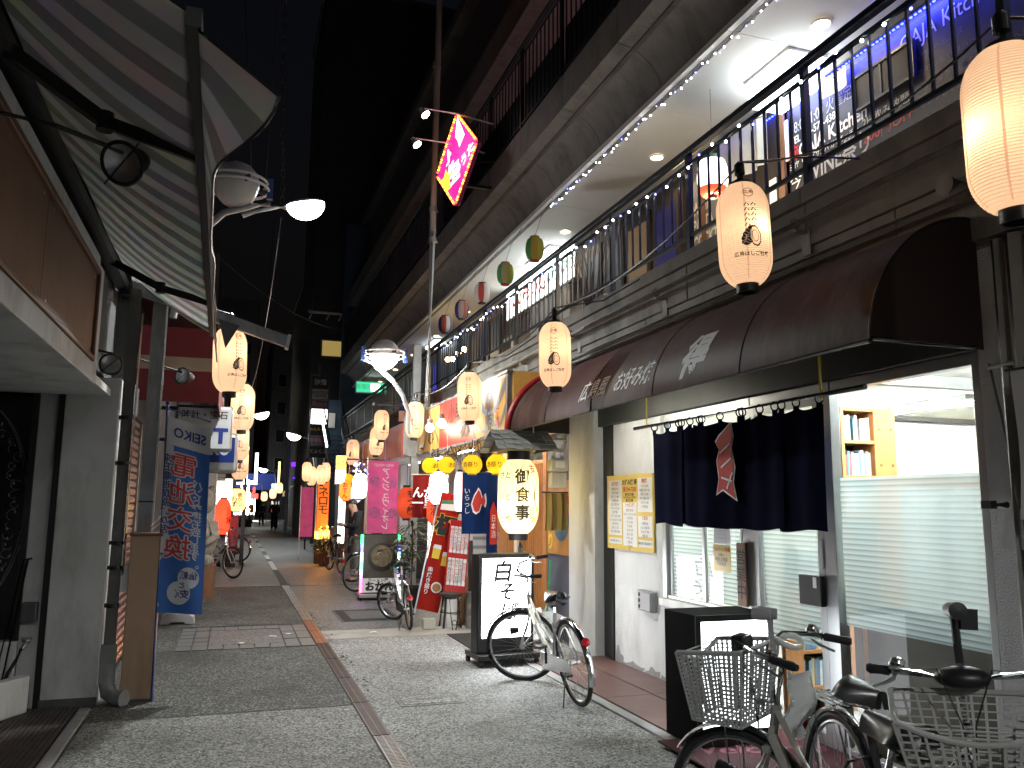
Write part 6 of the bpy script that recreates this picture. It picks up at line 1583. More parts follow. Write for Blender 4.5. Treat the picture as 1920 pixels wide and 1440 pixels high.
# nearest pair, by the black light box
A, MA, cA = bicycle('grey city bicycle with plastic basket in front of the black light box', (2.12, 2.13, 0.008), R(90), R(3), R(30), champagne, bask=(.99, .71, .30, .36, .22, .27, 17, 12), basket_mat=basket_grey, fcol=M_['black'], rack=True)
MB().tube([cA + Vector((.0, -.02, .0)), cA + Vector((.02, -.03, .14))], .011, 8).xf(MA).build('light_stalk', M_['grey_plastic'], A)
MB().lathe([(0, -.035), (.022, -.033), (.026, 0), (.027, .04), (.02, .05), (0, .05)], 14, cA + Vector((.02, -.03, .16)), (1, .3, .05)).xf(MA).build('clip_light', M_['grey_plastic'], A)
MB().lathe([(0, -.035), (.020, -.033), (.024, 0), (.025, .04), (0, .045)], 14, cA + Vector((.02, .03, .165)), (1, .3, .05)).xf(MA).build('clip_light', M_['grey_plastic'], A)
lk = MB().tube([cA + Vector((-.03, -.10, .03)) + Vector((.07 * math.cos(a) * .6, -.07 * math.sin(a), .10 * math.sin(a * .5) - .06 * (1 - math.cos(a)) * .9)) for a in [PI * 2 * i / 18 for i in range(19)]], .013, 8).xf(MA).build('bike_lock', M_['white_plastic'], A)
MB().sheet(lambda u, v: (cA.x - .06 + .10 * (u - .5) * (.3 + .9 * math.sin(PI * v * .8)) + .02 * math.sin(v * 9), -.10 + .06 * math.sin(u * 7 + v * 5), cA.z - .34 + .26 * v), 10, 10).xf(MA).build('plastic_bag', paper('bag_film', (.7, .7, .7), trans=.6), A, solid=.001)
MB().box(cA.x + .10, cA.x + .16, -.03, .05, cA.z + .0, cA.z + .07).xf(MA).build('cycle_computer', M_['black'], A, bev=.008)
B, MBm, cB = bicycle('black handled city bicycle with wide grey wire basket nearest the picture corner', (2.56, 3.16, 0.034), R(-104), R(-3), R(-28), black_p, bask=(.93, .62, .38, .46, .26, .32, 14, 11), basket_mat=basket_dark, wb=1.10, bars='flat', saddle_h=.78)
MB().tube([cB + Vector((.02, .0, .0)), cB + Vector((.0, 0, .12)), cB + Vector((.0, 0, .21))], .013, 8).xf(MBm).build('light_stalk', M_['black'], B)
MB().lathe([(0, -.045), (.024, -.043), (.028, 0), (.030, .05), (0, .052)], 14, cB + Vector((.02, 0, .235)), (1, .2, .05)).xf(MBm).box(cB.x - .03, cB.x + .01, -.03, .03, cB.z + .17, cB.z + .24).xf(Matrix.Identity(4)).build('clip_light', M_['black'], B)
MB().ball(cB + Vector((.05, .0, .02)), .055, 12, 8, (1, 1.6, .7)).xf(MBm).build('handlebar_bag', M_['black'], B)
bicycle('silver city bicycle parked by the white soba light box', (2.72, 6.36, 0.012), R(90), R(-9), R(62), silver_p, rack=False, r=.34)
bicycle('small wheeled folding bicycle with silver frame before the red beer banner', (2.24, 10.72, 0.01), R(88), R(-7), R(40), silver_p, r=.262, wb=1.0, mini=True, rack=False, fender=False, bars='flat', fcol=M_['black'], saddle_h=.80)
bicycle('black bicycle with pale rimmed wheel half hidden behind the ramen sign', (2.22, 15.5, 0.01), R(32), R(3), R(0), black_p, r=.345, rack=False, detail=False)
bicycle('dark city bicycle standing beside the man with the phone', (2.44, 19.6, 0.01), R(97), R(-4), R(10), black_p, detail=False, rack=True, bask=(.97, .70, .30, .36, .22, .27, 9, 7))
bicycle('white framed bicycle leaning by the left pillar', (-.55, 19.6, 0.01), R(-52), R(4), R(0), white_p, detail=False, rack=False, fender=False)
bicycle('pinkish bicycle with pale rear fender parked farther along the left side', (.26, 23.9, 0.01), R(152), R(-4), R(0), mat('bike_pink', (.4, .25, .26), .4), detail=False, rack=True)
bicycle('far dark bicycle standing by the wall right of the walkers', (3.0, 39.0, 0.0), R(80), R(3), 0, black_p, detail=False, rack=True)
bicycle('second far dark bicycle standing by the wall right of the walkers', (3.35, 37.4, 0.0), R(75), R(3), 0, black_p, detail=False, rack=True)
# ================================================================ street lamps, posts, signs over the street
e_globe = glow('globe_lit', (1.0, .99, .94), 9)
globe_off = mat('globe_unlit', (.55, .55, .52), .25, var=.06, spec=.5)
def globe_lamp(label, loc, sc, arm, lit, dirx):
    t = thing('street_lamp', label, 'street lamp', loc)
    MB().lathe([(0, -.235), (.06, -.228), (.13, -.19), (.19, -.12), (.222, -.02)], 28, caps=False).build('globe', e_globe if lit else globe_off, t)
    MB().lathe([(.222, -.02), (.226, .04), (.20, .12), (.14, .19), (.06, .228), (0, .235)], 28, caps=False).build('cap', mat('lamp_cap_%d' % lit, (.42, .43, .42), .5, .3, var=.3, vs=50, bump=.4, bs=160), t)
    for z, rr in ((.035, .30), (-.03, .315)):
        MB().ring((0, 0, z), rr, .014, (0, 0, 1), 36, 6).build('ring', M_['white_paint'], t)
    sp = MB()
    for k in range(4):
        a = k * PI / 2 + .4
        sp.bar((.2 * math.cos(a), .2 * math.sin(a), 0), (.31 * math.cos(a), .31 * math.sin(a), 0), .02, .05)
    sp.build('spider', M_['black'], t)
    bl = mat('lamp_blue_%d' % lit, (.05, .10, .30), .4)
    for a in (0, PI):
        MB().box(-.03, .03, -.03, .03, -.11, .10).xf(Matrix.Translation((.325 * math.cos(a), .325 * math.sin(a), 0))).build('ring_clamp', bl, t)
    MB().tube(arm, .034, 10).build('arm', M_['galv'], t)
    if lit: lamp('globe_light', 'POINT', (0, 0, -.34), 60, (.98, 1, .97), t, .15)
    return t
globe_lamp('lit white globe street lamp with rings on a curved arm by the arcade', (2.09, 12.4, 3.86), 1, [(-.30, 0, -.10), (-.12, .0, -.20), (.12, 0, -.38), (.30, 0, -.62), (.40, 0, -.90), (.43, 0, -1.2)], 1, 0)
globe_lamp('unlit white globe street lamp with rings behind the striped awning', (-.13, 8.35, 4.74), 1, [(.34, 0, -.16), (.15, 0, -.20), (-.1, 0, -.30), (-.28, 0, -.5), (-.45, 0, -.9), (-.5, 0, -1.4)], 0, 0)
def cobra(label, loc, tilt, dirv, p, sc=1.0, pole=None, group='white LED street lamps'):
    t = thing('street_lamp', label, 'street lamp', loc, group=group)
    M = Matrix.Rotation(tilt, 4, 'Y')
    led = bpy.data.materials.get('led_head') or glow('led_head', (.97, 1.0, .98), 11)
    def half(lo):
        n_, m_ = 20, 6; vs = []
        for j in range(m_ + 1):
            ph = PI / 2 * j / m_
            for k in range(n_): vs.append((.20 * math.cos(2 * PI * k / n_) * math.cos(ph), .12 * math.sin(2 * PI * k / n_) * math.cos(ph), (-.17 if lo else .05) * math.sin(ph)))
        return MB().add(vs, [(j * n_ + k, j * n_ + (k + 1) % n_, (j + 1) * n_ + (k + 1) % n_, (j + 1) * n_ + k) for j in range(m_) for k in range(n_)]).xf(M)
    half(True).build('lens', led, t); half(False).build('lamp_hood', M_['white_plastic'], t)
    MB().tube([(-.19, 0, -.06), (-.3, 0, -.07), (-.5, 0, -.14), (-.62, 0, -.2 if not pole else -.9)], [.03, .022, .022, .03], 8).xf(Matrix.Diagonal((dirv, 1, 1, 1))).build('arm', M_['galv'], t)
    if pole: MB().tube([(-.62 * dirv, 0, -.9), (-.62 * dirv, 0, -loc[2])], .05, 10).build('pole', M_['concrete_dark'], t)
    if p: lamp('lamp_light', 'SPOT', (0, 0, -.20), p, (.95, 1.0, .98), t, .1, spot=R(168))
    t.scale = (sc, sc, sc)
    return t
cobra('big white LED street lamp burning next to the unlit globe', (.59, 9.0, 4.86), R(-12), 1, 170, 1.05)
cobra('white LED street lamp of the same row, back along the lane', (.59, -4.6, 4.86), R(-12), 1, 400, 1.05)  # unseen lamp added behind the camera to brighten the near lane
cobra('far white LED street lamp high on the left behind the second lantern', (.94, 35.0, 5.2), R(-14), 1, 90, 1.5, True)
cobra('far white LED street lamp by the stacked bar signs', (2.2, 34, 4.3), R(14), -1, 90, 1.4, True)
cobra('distant LED street lamp, upper of the row at the street end', (2.0, 62, 4.0), R(10), -1, 60, 1.6, True)
cobra('distant LED street lamp, middle of the row at the street end', (1.35, 72, 3.4), R(10), -1, 0, 1.8, True)
cobra('distant LED street lamp, lowest of the row at the street end', (.9, 84, 2.9), R(10), -1, 0, 1.8, True)
# grey sign post and tall flagpole pipe
gp_ = thing('sign_post', 'grey box section post with flared metal apron beside the globe lamp', 'post', (2.97, 14.2, 0))
bx(-.07, .07, -.06, .06, 0, 4.40).build('post', M_['galv'], gp_, bev=.006)
MB().prism([(-.03, -.07, 2.40), (.02, -.07, 2.40), (.05, -.07, 3.15), (.50, -.07, 3.25), (.10, -.07, 3.34), (-.14, -.07, 3.28), (-.22, -.07, 3.05), (-.22, -.07, 2.45)], (0, -.02, 0)).build('apron', M_['galv'], gp_)
MB().tube([(-.74, 0, 3.30), (.0, 0, 3.28)], .014, 6).ball((-.74, 0, 3.30), .03, 8, 6).build('side_arm', M_['galv'], gp_)
bx(-.30, -.20, -.04, .06, 3.02, 3.20).build('clamp_box', mat('rust_box', (.25, .12, .08), .7), gp_)
fl = thing('downpipe', 'tall pale pipe running up past the coved parapet', 'pipe', (3.0, 13.3, 0))
MB().tube([(-.03, 0, 2.9), (0.0, 0, 6.2), (.04, 0, 12.5)], .055, 12).build('pipe', mat('pipe_pale', (.40, .40, .39), .5, var=.08), fl)
for z in (6.0, 6.55, 9.2): MB().lathe([(.062, 0), (.068, .01), (.068, .09), (.062, .10)], 14, (0, 0, z), caps=True).bar((.0, 0, z + .05), (.10, .1, z + .05), .03, .03).build('pipe_bracket', M_['galv'], fl)
# pink diamond sign with two spotlights
dg = thing('diamond_sign', 'glowing pink diamond shaped sign with white lettering fixed on the upper parapet', 'light sign', (3.20, 12.2, 7.06))
hv = Vector((.17, -.98, 0)).normalized(); nn = Vector((-hv.y, hv.x, 0)) * -1
if nn.x > 0: nn = -nn
def dpt(u, v, d=0): return hv * u + Vector((0, 0, v)) + nn * d
def rounded(sz, rr=.08, n=5):
    pts = []
    cs = [(0, sz), (-sz, 0), (0, -sz), (sz, 0)]
    for i in range(4):
        p = Vector(cs[i]); a = Vector(cs[i - 1]); b = Vector(cs[(i + 1) % 4]); da = (a - p).normalized(); db = (b - p).normalized()
        q0, q1 = p + da * rr, p + db * rr
        for k in range(n + 1):
            t_ = k / n; pts.append(q0.lerp(p, t_).lerp(p.lerp(q1, t_), t_))
    return pts
rp = rounded(.80)
MB().prism([dpt(p.x, p.y, .03) for p in rp], nn * .06).build('sign_case', mat('sign_case_magenta', (.25, .02, .14), .4), dg)
pk = glow('pink_face', (.80, .02, .38), .5, base=(.4, .015, .2))
MB().prism([dpt(p.x * .94, p.y * .94, .091) for p in rp], nn * .006).build('sign_face', pk, dg)
wf = glow('sign_white_text', (1, .97, .98), 1.0)
# lettering frame: x along -hv?  viewer on the street sees +hv to the right
ex_ = hv; ey_ = Vector((0, 0, 1)); ez_ = nn
RM = Matrix((ex_, ey_, ez_)).transposed()
def dtext(s, sz, u, v, m=wf, roll=0, **k):
    me = tmesh(s, sz, **k).copy(); me.materials.append(m)
    o = bpy.data.objects.new('lettering', me); C.objects.link(o); o.parent = dg
    o.matrix_local = Matrix.Translation(dpt(u, v, .10)) @ RM.to_4x4() @ Matrix.Rotation(roll, 4, 'Z')
    return o
dtext('生', .42, -.10, -.22, roll=R(8), bold=.04, cond=1.2); dtext('のうた', .20, .30, -.12, roll=R(20), bold=.035, cond=1.25)
dtext('♪', .42, -.30, .12, roll=R(10), bold=.04, cond=1.3)
MB().prism([dpt(x, y, .0985) for x, y in ((.02, .70), (.20, .45), (.30, .30), (.12, .16), (.06, .28), (-.05, .40))], nn * .003).build('white_burst', glow('burst', (1, .92, .95), 1.6), dg)
star = [((.16 if i % 2 else .26) * math.cos(PI / 2 + i * PI / 6) - .40, (.16 if i % 2 else .26) * math.sin(PI / 2 + i * PI / 6) - .28) for i in range(12)]
star = [(max(-.76 + abs(y), x) if abs(x) + abs(y) > .76 else x, y) for x, y in star]
MB().prism([dpt(x, y, .0985) for x, y in star], nn * .003).build('star_patch', glow('star_yellow', (.9, .72, .05), .8), dg)
dtext('10分', .17, -.36, -.30, M_['ink'], R(-10), bold=.03)
bo = MB().ball((0, 0, 0), .018, 6, 4).mesh('edge_bulb', glow('edge_orange', (1, .32, .02), 5)); br_ = MB().ball((0, 0, 0), .018, 6, 4).mesh('edge_bulb', glow('edge_red', (1, .04, .02), 5))
ns_ = 22
cs = [(0, .80), (-.80, 0), (0, -.80), (.80, 0)]
for i in range(4):
    a, b = Vector(cs[i]), Vector(cs[(i + 1) % 4])
    for k in range(ns_):
        p = a.lerp(b, (k + 1.2) / (ns_ + 1.4)); inst(bo if k % 3 else br_, 'edge_bulb', dg, dpt(p.x * .965, p.y * .965, .105))
MB().bar(dpt(0, 0, -.09), dpt(.1, .1, -.62), .05, .05).bar(dpt(0, -.4, -.09), dpt(.1, -.4, -.6), .05, .05).build('bracket', M_['black'], dg)
for k, (y, z, x1) in enumerate(((11.9, 7.62, 2.50), (12.35, 7.32, 2.47))):
    t = thing('spotlight', ['upper white spotlight on an arm before the pink diamond sign', 'lower white spotlight on an arm before the pink diamond sign'][k], 'spotlight', (x1, y, z), group='spotlights on the pink sign')
    MB().tube([(0, 0, .07), (.5, 0, .07), (3.66 - x1, .1, .04)], .014, 6).build('arm', M_['white_paint'], t)
    d_ = Vector((3.2, 12.2, 7.0)) - Vector((x1, y, z)); d_.normalize()
    d_ = Vector((.45, -.35, -.75)).normalized()
    MB().lathe([(.02, -.10), (.035, -.09), (.045, -.02), (.075, .05), (.078, .055)], 16, (0, 0, 0), d_, caps=True).build('lamp_housing', M_['white_paint'], t)
    MB().lathe([(0, .058), (.07, .056)], 16, (0, 0, 0), d_, caps=False).build('lamp_glass', glow('spot_glass', (.95, .98, 1), 22) if k == 0 else bpy.data.materials['spot_glass'], t)
    tgt = Vector((3.2, 12.1, 7.2 - .5 * k)) - Vector((x1, y, z))
    lamp('spot_light', 'SPOT', (.0, 0, 0), 60, (.95, .98, 1), t, .05, rot=tgt.to_track_quat('-Z', 'Y').to_euler(), spot=R(110))
# tall board of bar signs standing by the arcade end
ss = thing('bar_sign_stack', 'tall stack of small bar signs standing past the arcade end', 'sign tower', (2.78, 30.0, 0))
bx(-.33, -.28, -.06, .06, 0, 6.2).build('post', M_['black'], ss); bx(.28, .33, -.06, .06, 0, 6.2).build('post', M_['black'], ss)
pur = mat('sign_purple', (.06, .01, .035), .4); pur2 = mat('sign_plum', (.11, .012, .06), .4)
rows_ = [(5.66, 6.10, M_['blackmatt'], '沙羅', M_['ink_grey'], .22), (5.27, 5.64, mat('sign_pale', (.25, .25, .26), .5), 'EXOTICA\n HOUSE', M_['ink'], .13), (4.93, 5.25, pur, 'Rose', mat('rose_ink', (.35, .15, .2), .5), .26),
         (4.40, 4.91, glow('blank_sign', (.97, 1, 1), 2.4), '', None, .1), (4.00, 4.38, M_['blackmatt'], 'のんちゃん', M_['ink_yellow'], .125), (3.63, 3.98, pur2, 'ひまわり', mat('plum_ink', (.5, .25, .35), .5), .14), (3.20, 3.60, M_['blackmatt'], 'てふてふ', M_['ink_grey'], .15)]
for z0, z1, m, s, tm_, sz in rows_:
    p_ = bx(-.275, .275, -.08, .08, z0, z1).build('sign_box', m, ss, bev=.01)
    if s: text(s, sz, tm_, p_, (0, -.086, (z0 + z1) / 2), 'cam', bold=.02, line=.9)
# tall thin metal sign plate and orange banner further on
ob_ = thing('orange_banner', 'long orange vertical banner with black katakana over the glowing fire lamp', 'banner', (2.335, 23.0, .80))
MB().sheet(lambda u, v: ((u - .5) * .30, .012 * math.sin(u * 8 + v * 5), 1.45 * v), 8, 8).build('cloth', paper('banner_orange', (.55, .13, .03), em=(1, .22, .03), st=.22, trans=.4), ob_, solid=.002)
text(vert('ネロモ'), .30, M_['ink'], ob_, (0, -.03, .85), 'cam', bold=.01, line=.8)
MB().tube([(-.18, 0, -.75), (-.18, 0, 1.5)], .012, 6).tube([(-.19, 0, 1.46), (.16, 0, 1.46)], .008, 6).build('pole', M_['steel'], ob_)
fl_ = thing('flame_lamp', 'glowing yellow and orange lamp box below the orange banner', 'lamp', (2.34, 22.85, .66))
random.seed(31)
for i in range(9):
    bx(-.18 + .04 * i, -.18 + .04 * i + .036, -.05, .05, .0, random.uniform(.18, .38)).build('glowing_strip', glow('flame_glow', (1.0, .42, .05), 7) if i == 0 else bpy.data.materials['flame_glow'], fl_)
bx(-.2, .2, -.06, .06, -.66, -.01).build('stand', M_['wood_dark'], fl_)
lamp('flame_light', 'POINT', (0, -.15, .15), 16, (1, .5, .12), fl_, .1)
po = thing('pink_banner', 'far pink vertical banner left of the orange banner', 'banner', (2.05, 24.5, .65))
MB().sheet(lambda u, v: ((u - .5) * .34, .012 * math.sin(u * 8 + v * 5), 1.4 * v), 8, 6).build('cloth', bpy.data.materials['banner_pink'], po, solid=.002)
MB().tube([(-.19, 0, -.64), (-.19, 0, 1.45)], .012, 6).build('pole', M_['steel'], po)
lbx = thing('vertical_light_sign', 'slim white lit sign standing beside the plant pot', 'light sign', (2.78, 22.5, .05))
bx(-.08, .08, -.05, .05, .5, 1.75).build('lit_face', glow('slim_white', (1, .85, .8), 2.4), lbx); bx(-.10, .10, -.08, .08, 0, .5).build('stand', M_['black'], lbx)
ys_ = thing('yellow_sign', 'yellow lit projecting sign with white lower half past the pink fascia', 'light sign', (2.20, 18.2, 2.0))
bx(-.10, .10, -.05, .05, .30, .62).build('yellow_face', glow('sign_amber', (1, .62, .08), 1.7), ys_); bx(-.12, .10, -.05, .05, .02, .295).build('white_face', glow('sign_white2', (1, .95, .9), 2.6), ys_)
text('えび', .12, M_['ink'], ys_, (0, -.055, .46), 'cam', bold=.02)
MB().bar((.1, 0, .55), (.8, 0, .55), .03, .03).build('bracket', M_['black'], ys_)
bx(-.125, -.115, -.05, .05, 0, .63).build('edge', M_['alu'], ys_)
# air conditioner unit boxes on the dark wall past the arcade
# ================================================================ left side shop
ls_ = thing('shop_building', 'dim white plastered shop on the left with dark etched window and brown sign above', 'shop building', (-1.6, 7.6, 0))
def LP(mb, name, m, **k): return mb.build(name, m, ls_, True, **k)
LP(bx(-1.335, -0.935, 7.5, 7.95, 0, 2.62), 'pillar', M_['left_plaster'], bev=.006)
LP(bx(-1.34, -.93, 7.492, 7.499, 0, .07), 'skirting', M_['concrete_dark'])
LP(bx(-1.385, -1.337, 7.52, 7.7, 0, 2.62), 'dark_trim', M_['black'])
LP(bx(-1.525, -1.387, 7.56, 7.7, 0, 2.62), 'pillar', M_['left_plaster'])
LP(bx(-1.575, -1.527, 7.54, 7.7, .52, 2.62), 'dark_trim', M_['black'])
lw_ = LP(bx(-2.6, -1.577, 7.62, 7.68, .52, 2.62), 'window', mat('dark_glass', (.012, .013, .015), .12, var=.1))
etch = MB()
random.seed(12)
for k, rr in enumerate((.44, .46)):
    etch.tube([(-2.02 + rr * math.sin(a), 7.612, 1.55 + .86 * math.cos(a)) for a in [PI * i / 30 for i in range(31)]], .003, 4)
for i in range(26):
    a = .25 + 2.6 * i / 26; c = Vector((-2.02 + .40 * math.sin(a), 7.612, 1.55 + .80 * math.cos(a)))
    c.x += random.uniform(-.05, .02)
    etch.ring(c, random.uniform(.02, .045), .0022, (0, 1, 0), 12, 4, random.uniform(0, 3), random.uniform(4, 6.5))
    etch.ball(c + Vector((random.uniform(-.03, .03), 0, random.uniform(-.03, .03))), .008, 6, 4, (1, .3, 1.6))
o = etch.build('etched_scroll', mat('etch_white', (.30, .30, .30), .7), lw_)
o.data.transform(Matrix.Translation((1.6, -7.6, 0)))
LP(bx(-2.6, -1.53, 7.5, 7.72, .16, .515), 'window_sill', M_['white_paint'], bev=.01)
LP(bx(-2.6, -1.40, 7.7, 7.8, 0, 2.62), 'wall', M_['concrete_dark'])
LP(bx(-3.2, -3.1, -1.0, 7.7, 0, 3.2), 'wall', M_['concrete_dark'])
LP(bx(-3.1, -1.0, -1.0, 7.48, 2.46, 2.52), 'soffit', M_['left_plaster'])
LP(bx(-1.35, -0.985, 1.5, 6.55, 2.44, 2.575), 'beam', M_['left_plaster'], bev=.006)
LP(bx(-1.35, -1.06, -1.0, 7.9, 2.62, 5.6), 'wall', M_['concrete_dark'])
LP(bx(-3.2, -0.96, 7.9, 8.0, 2.62, 6.4), 'party_wall', M_['concrete_dark'])
sg = thing('shop_sign_board', 'large blank brown timber sign board with pale frame over the left entrance', 'sign board', (-1.0, 4.5, 2.58))
br_m = mat('sign_brown', (.17, .085, .045), .5, var=.12, vs=3, dirt=(.12, .05, .025), ds=2)
for k, (a, b) in enumerate(((-3.0, -1.4), (-1.396, .22), (.224, 1.86))): bx(-.02, .001 * k, a, b, 0.03, .62).build('face_panel', br_m, sg)
for y in (-1.3, -.6, .1, .34, 1.1, 1.78):
    for z in (.07, .58): MB().lathe([(.009, 0), (.009, .004), (0, .005)], 8, (.001, y, z), (1, 0, 0)).build('screw', M_['steel'], sg)
for a in ((-.03, .025, -3.0, 1.86, 0, .035), (-.03, .025, 1.86, 1.90, 0, .66), (-.03, .025, -3.0, 1.86, .62, .66)): bx(*a).build('frame', M_['wood_brown'], sg, bev=.006)
bx(-.30, .018, 1.902, 2.06, -.10, .70).build('end_board', M_['left_plaster'], sg, bev=.006)
bx(-.30, .01, -3.0, 1.90, .662, .76).build('top_board', M_['left_plaster'], sg)
# stop tap, hose, rods and meter box in the corner
tp = thing('water_tap', 'small tap with dark hose on the inner white pillar', 'tap', (-1.46, 7.54, .50))
MB().tube([(0, 0, 0), (0, -.06, 0), (-.02, -.09, -.03)], .012, 8).lathe([(0, 0), (.03, .0), (.03, .012), (0, .014)], 10, (0, -.045, .02)).bar((-.04, -.045, .045), (.04, -.045, .045), .012, .01).build('faucet', M_['steel'], tp)
MB().tube([(-.02, -.09, -.03), (-.05, -.10, -.12), (-.09, -.12, -.2), (-.12, -.10, -.3), (-.1, -.15, -.42)], .014, 7).build('hose', M_['rubber'], tp)
pb_ = tag(MB().box(-.17, .17, -.05, .05, 0, .27).build('stone_slab', M_['white_paint'], bev=.012), 'low white slab leaning at the foot of the inner pillar', 'slab'); pb_.location = (-1.50, 7.20, .02); pb_.rotation_euler = (0, 0, R(62))
rd = thing('shutter_rod', 'two thin dark rods leaning in the corner of the left shop', 'rods', (-1.52, 7.36, .02))
MB().tube([(-.08, 0, 0), (.02, .14, 1.12)], .009, 6).tube([(-.14, .02, 0), (-.01, .15, 1.12)], .009, 6).bar((.0, .14, 1.12), (.05, .14, 1.13), .02, .015).build('rod', M_['black'], rd)
mbx = tag(bx(-.055, .055, -.05, .05, 0, .15).build('valve_box', M_['concrete_dark'], bev=.01), 'small dark box on the inner white pillar above the tap', 'box'); mbx.location = (-1.46, 7.52, .66)
# drainpipe
dp = thing('drainpipe', 'grey drainpipe with elbow at the pillar foot and strapped joints', 'pipe', (-.875, 7.56, 0))
MB().tube([(0, 0, .44), (0, 0, 3.4)], .045, 12).build('pipe', mat('pipe_dark', (.11, .105, .10), .5, var=.2, dirt=(.2, .19, .18), ds=4), dp)
MB().tube([(0, 0, .46), (0, 0, .16), (.02, -.03, .09), (.08, -.08, .06), (.15, -.13, .06)], [.058, .058, .062, .062, .066], 12).build('elbow', M_['concrete'], dp)
for z in (.75, 1.05, 1.25, 1.9, 2.28): MB().lathe([(.047, 0), (.052, .0), (.052, .03), (.047, .03)], 12, (0, 0, z)).box(-.06, -.045, -.01, .05, z, z + .03).build('strap', M_['black'], dp)
MB().tube([(.055, .03, .9), (.057, .03, 3.2)], .014, 8).build('conduit', M_['steel'], dp)
# reddish brown roller shutter
sh = thing('roller_shutter', 'closed reddish brown roller shutter behind the drainpipe', 'shutter', (-.98, 8.75, 0))
slm = mat('shutter_brown', (.15, .065, .052), .35, .3, var=.12, vs=5)
slat = MB().prism([(0, -.75, 0), (.016, -.75, .016), (.020, -.75, .05), (.006, -.75, .073), (-.006, -.75, .073), (-.006, -.75, 0)], (0, 1.5, 0)).mesh('slat', slm)
for i in range(31): inst(slat, 'slat', sh, (0, 0, .05 + i * .0765))
for y in (-.78, .78): bx(-.03, .035, y - .03, y + .03, 0, 2.5).build('guide_rail', M_['galv'], sh)
bx(-.10, .05, -.8, .8, 2.42, 2.7).build('shutter_case', M_['concrete_dark'], sh)
tgp = tag(MB().sheet(lambda u, v: (.02 * math.sin(u * 5), (u - .5) * .16, .22 * v - .03 * u), 4, 4).build('paper_tag', M_['ink_white'], solid=.002), 'torn white paper tag taped on the drainpipe side', 'paper'); tgp.location = (-.83, 7.55, .88); tgp.rotation_euler = (0, R(8), R(80))
# tan timber box and grey column
tb = thing('post_box_cover', 'tall tan painted timber box standing at the street edge', 'box', (-.655, 7.64, 0))
bx(-.115, .115, -.13, .13, .03, 1.32).build('casing', mat('tan_paint', (.46, .30, .20), .55, var=.07, vs=3, dirt=(.29, .17, .10), ds=2), tb, bev=.006)
bx(-.125, .13, -.14, .14, 1.32, 1.345).build('lid', M_['wood_brown'], tb, bev=.004); bx(-.12, .12, -.135, .135, 0, .03).build('plinth', M_['concrete_dark'], tb)
cm = thing('steel_column', 'grey steel column rising from the tan box up to the eaves', 'column', (-.69, 7.72, 1.345))
bx(-.055, .055, -.05, .05, 0, 2.1).build('column', M_['galv'], cm)
bx(.057, .068, -.055, -.04, 0, 2.1).build('edge_strip', M_['steel'], cm)
bx(-.06, .06, -.055, .055, .25, .262).build('joint_band', M_['black'], cm)
MB().tube([(.06, -.06, .02), (.13, -.10, .08), (.16, -.05, .18), (.10, -.02, .12)], .004, 4).tube([(.05, -.06, .05), (.12, -.08, .12), (.17, -.04, .20)], .004, 4).build('tied_string', M_['ink_white'], cm)

# ---------------------------------------------------------------- striped awning on folding arms
sa = thing('striped_awning', 'grey and cream striped fabric awning on folding arms above the left shop', 'awning', (-.6, 5, 3.2))
sm_ = bpy.data.materials.new('awning_stripes'); sm_.use_nodes = True
n, L = nodes_of(sm_); p = _pr(sm_); p.inputs['Roughness'].default_value = .85
tc = n.new('ShaderNodeTexCoord'); sx = n.new('ShaderNodeSeparateXYZ'); L.new(tc.outputs['Object'], sx.inputs[0])
mu = n.new('ShaderNodeMath'); mu.operation = 'MULTIPLY'; mu.inputs[1].default_value = 1 / .30; L.new(sx.outputs[1], mu.inputs[0])
fc = n.new('ShaderNodeMath'); fc.operation = 'FRACT'; L.new(mu.outputs[0], fc.inputs[0])
gt = n.new('ShaderNodeMath'); gt.operation = 'GREATER_THAN'; gt.inputs[1].default_value = .5; L.new(fc.outputs[0], gt.inputs[0])
nz_ = n.new('ShaderNodeTexNoise'); nz_.inputs['Scale'].default_value = 3; nz_.inputs['Detail'].default_value = 7; L.new(tc.outputs['Object'], nz_.inputs['Vector'])
mx = n.new('ShaderNodeMixRGB'); mx.inputs[1].default_value = (.54, .54, .52, 1); mx.inputs[2].default_value = (.82, .81, .76, 1); L.new(gt.outputs[0], mx.inputs[0])
m3 = n.new('ShaderNodeMixRGB'); m3.blend_type = 'MULTIPLY'; m3.inputs[0].default_value = .45; L.new(mx.outputs[0], m3.inputs[1]); L.new(nz_.outputs['Color'], m3.inputs[2]); L.new(m3.outputs[0], p.inputs['Base Color'])
tr_ = n.new('ShaderNodeBsdfTranslucent'); ms_ = n.new('ShaderNodeMixShader'); ms_.inputs[0].default_value = .7   # canvas lets lamp light through
L.new(m3.outputs[0], tr_.inputs[0]); L.new(p.outputs[0], ms_.inputs[1]); L.new(tr_.outputs[0], ms_.inputs[2]); L.new(ms_.outputs[0], n['Material Output'].inputs[0])
ya, yb = 2.46, 7.62
def bar_at(y): return Vector((-.185 - .012 * (y - 2.5), y, 3.02 + .012 * (y - 2.5)))
def fab(u, v):
    y = ya + (yb - ya) * v; b = bar_at(y); a = Vector((-1.02, y, 3.62))
    q = a.lerp(b, u); q.z -= .05 * math.sin(PI * u) + .008 * math.sin(y * 3 + u * 4); return q
MB().sheet(fab, 10, 40).build('fabric', sm_, sa, True, solid=.003)
def val(u, v):
    y = ya + (yb - ya) * v; b = bar_at(y); fl = math.exp(-((y - ya) / .42) ** 2); w = .004 * math.sin(y * 6)
    return b + Vector((.015 + (.20 * fl + .035 + w) * u, -.02 * fl * u, -.03 + (-.20 - .03 * math.sin(y * 5.2) + .03 * fl) * u))
MB().sheet(val, 6, 60).build('valance', sm_, sa, True, solid=.003)
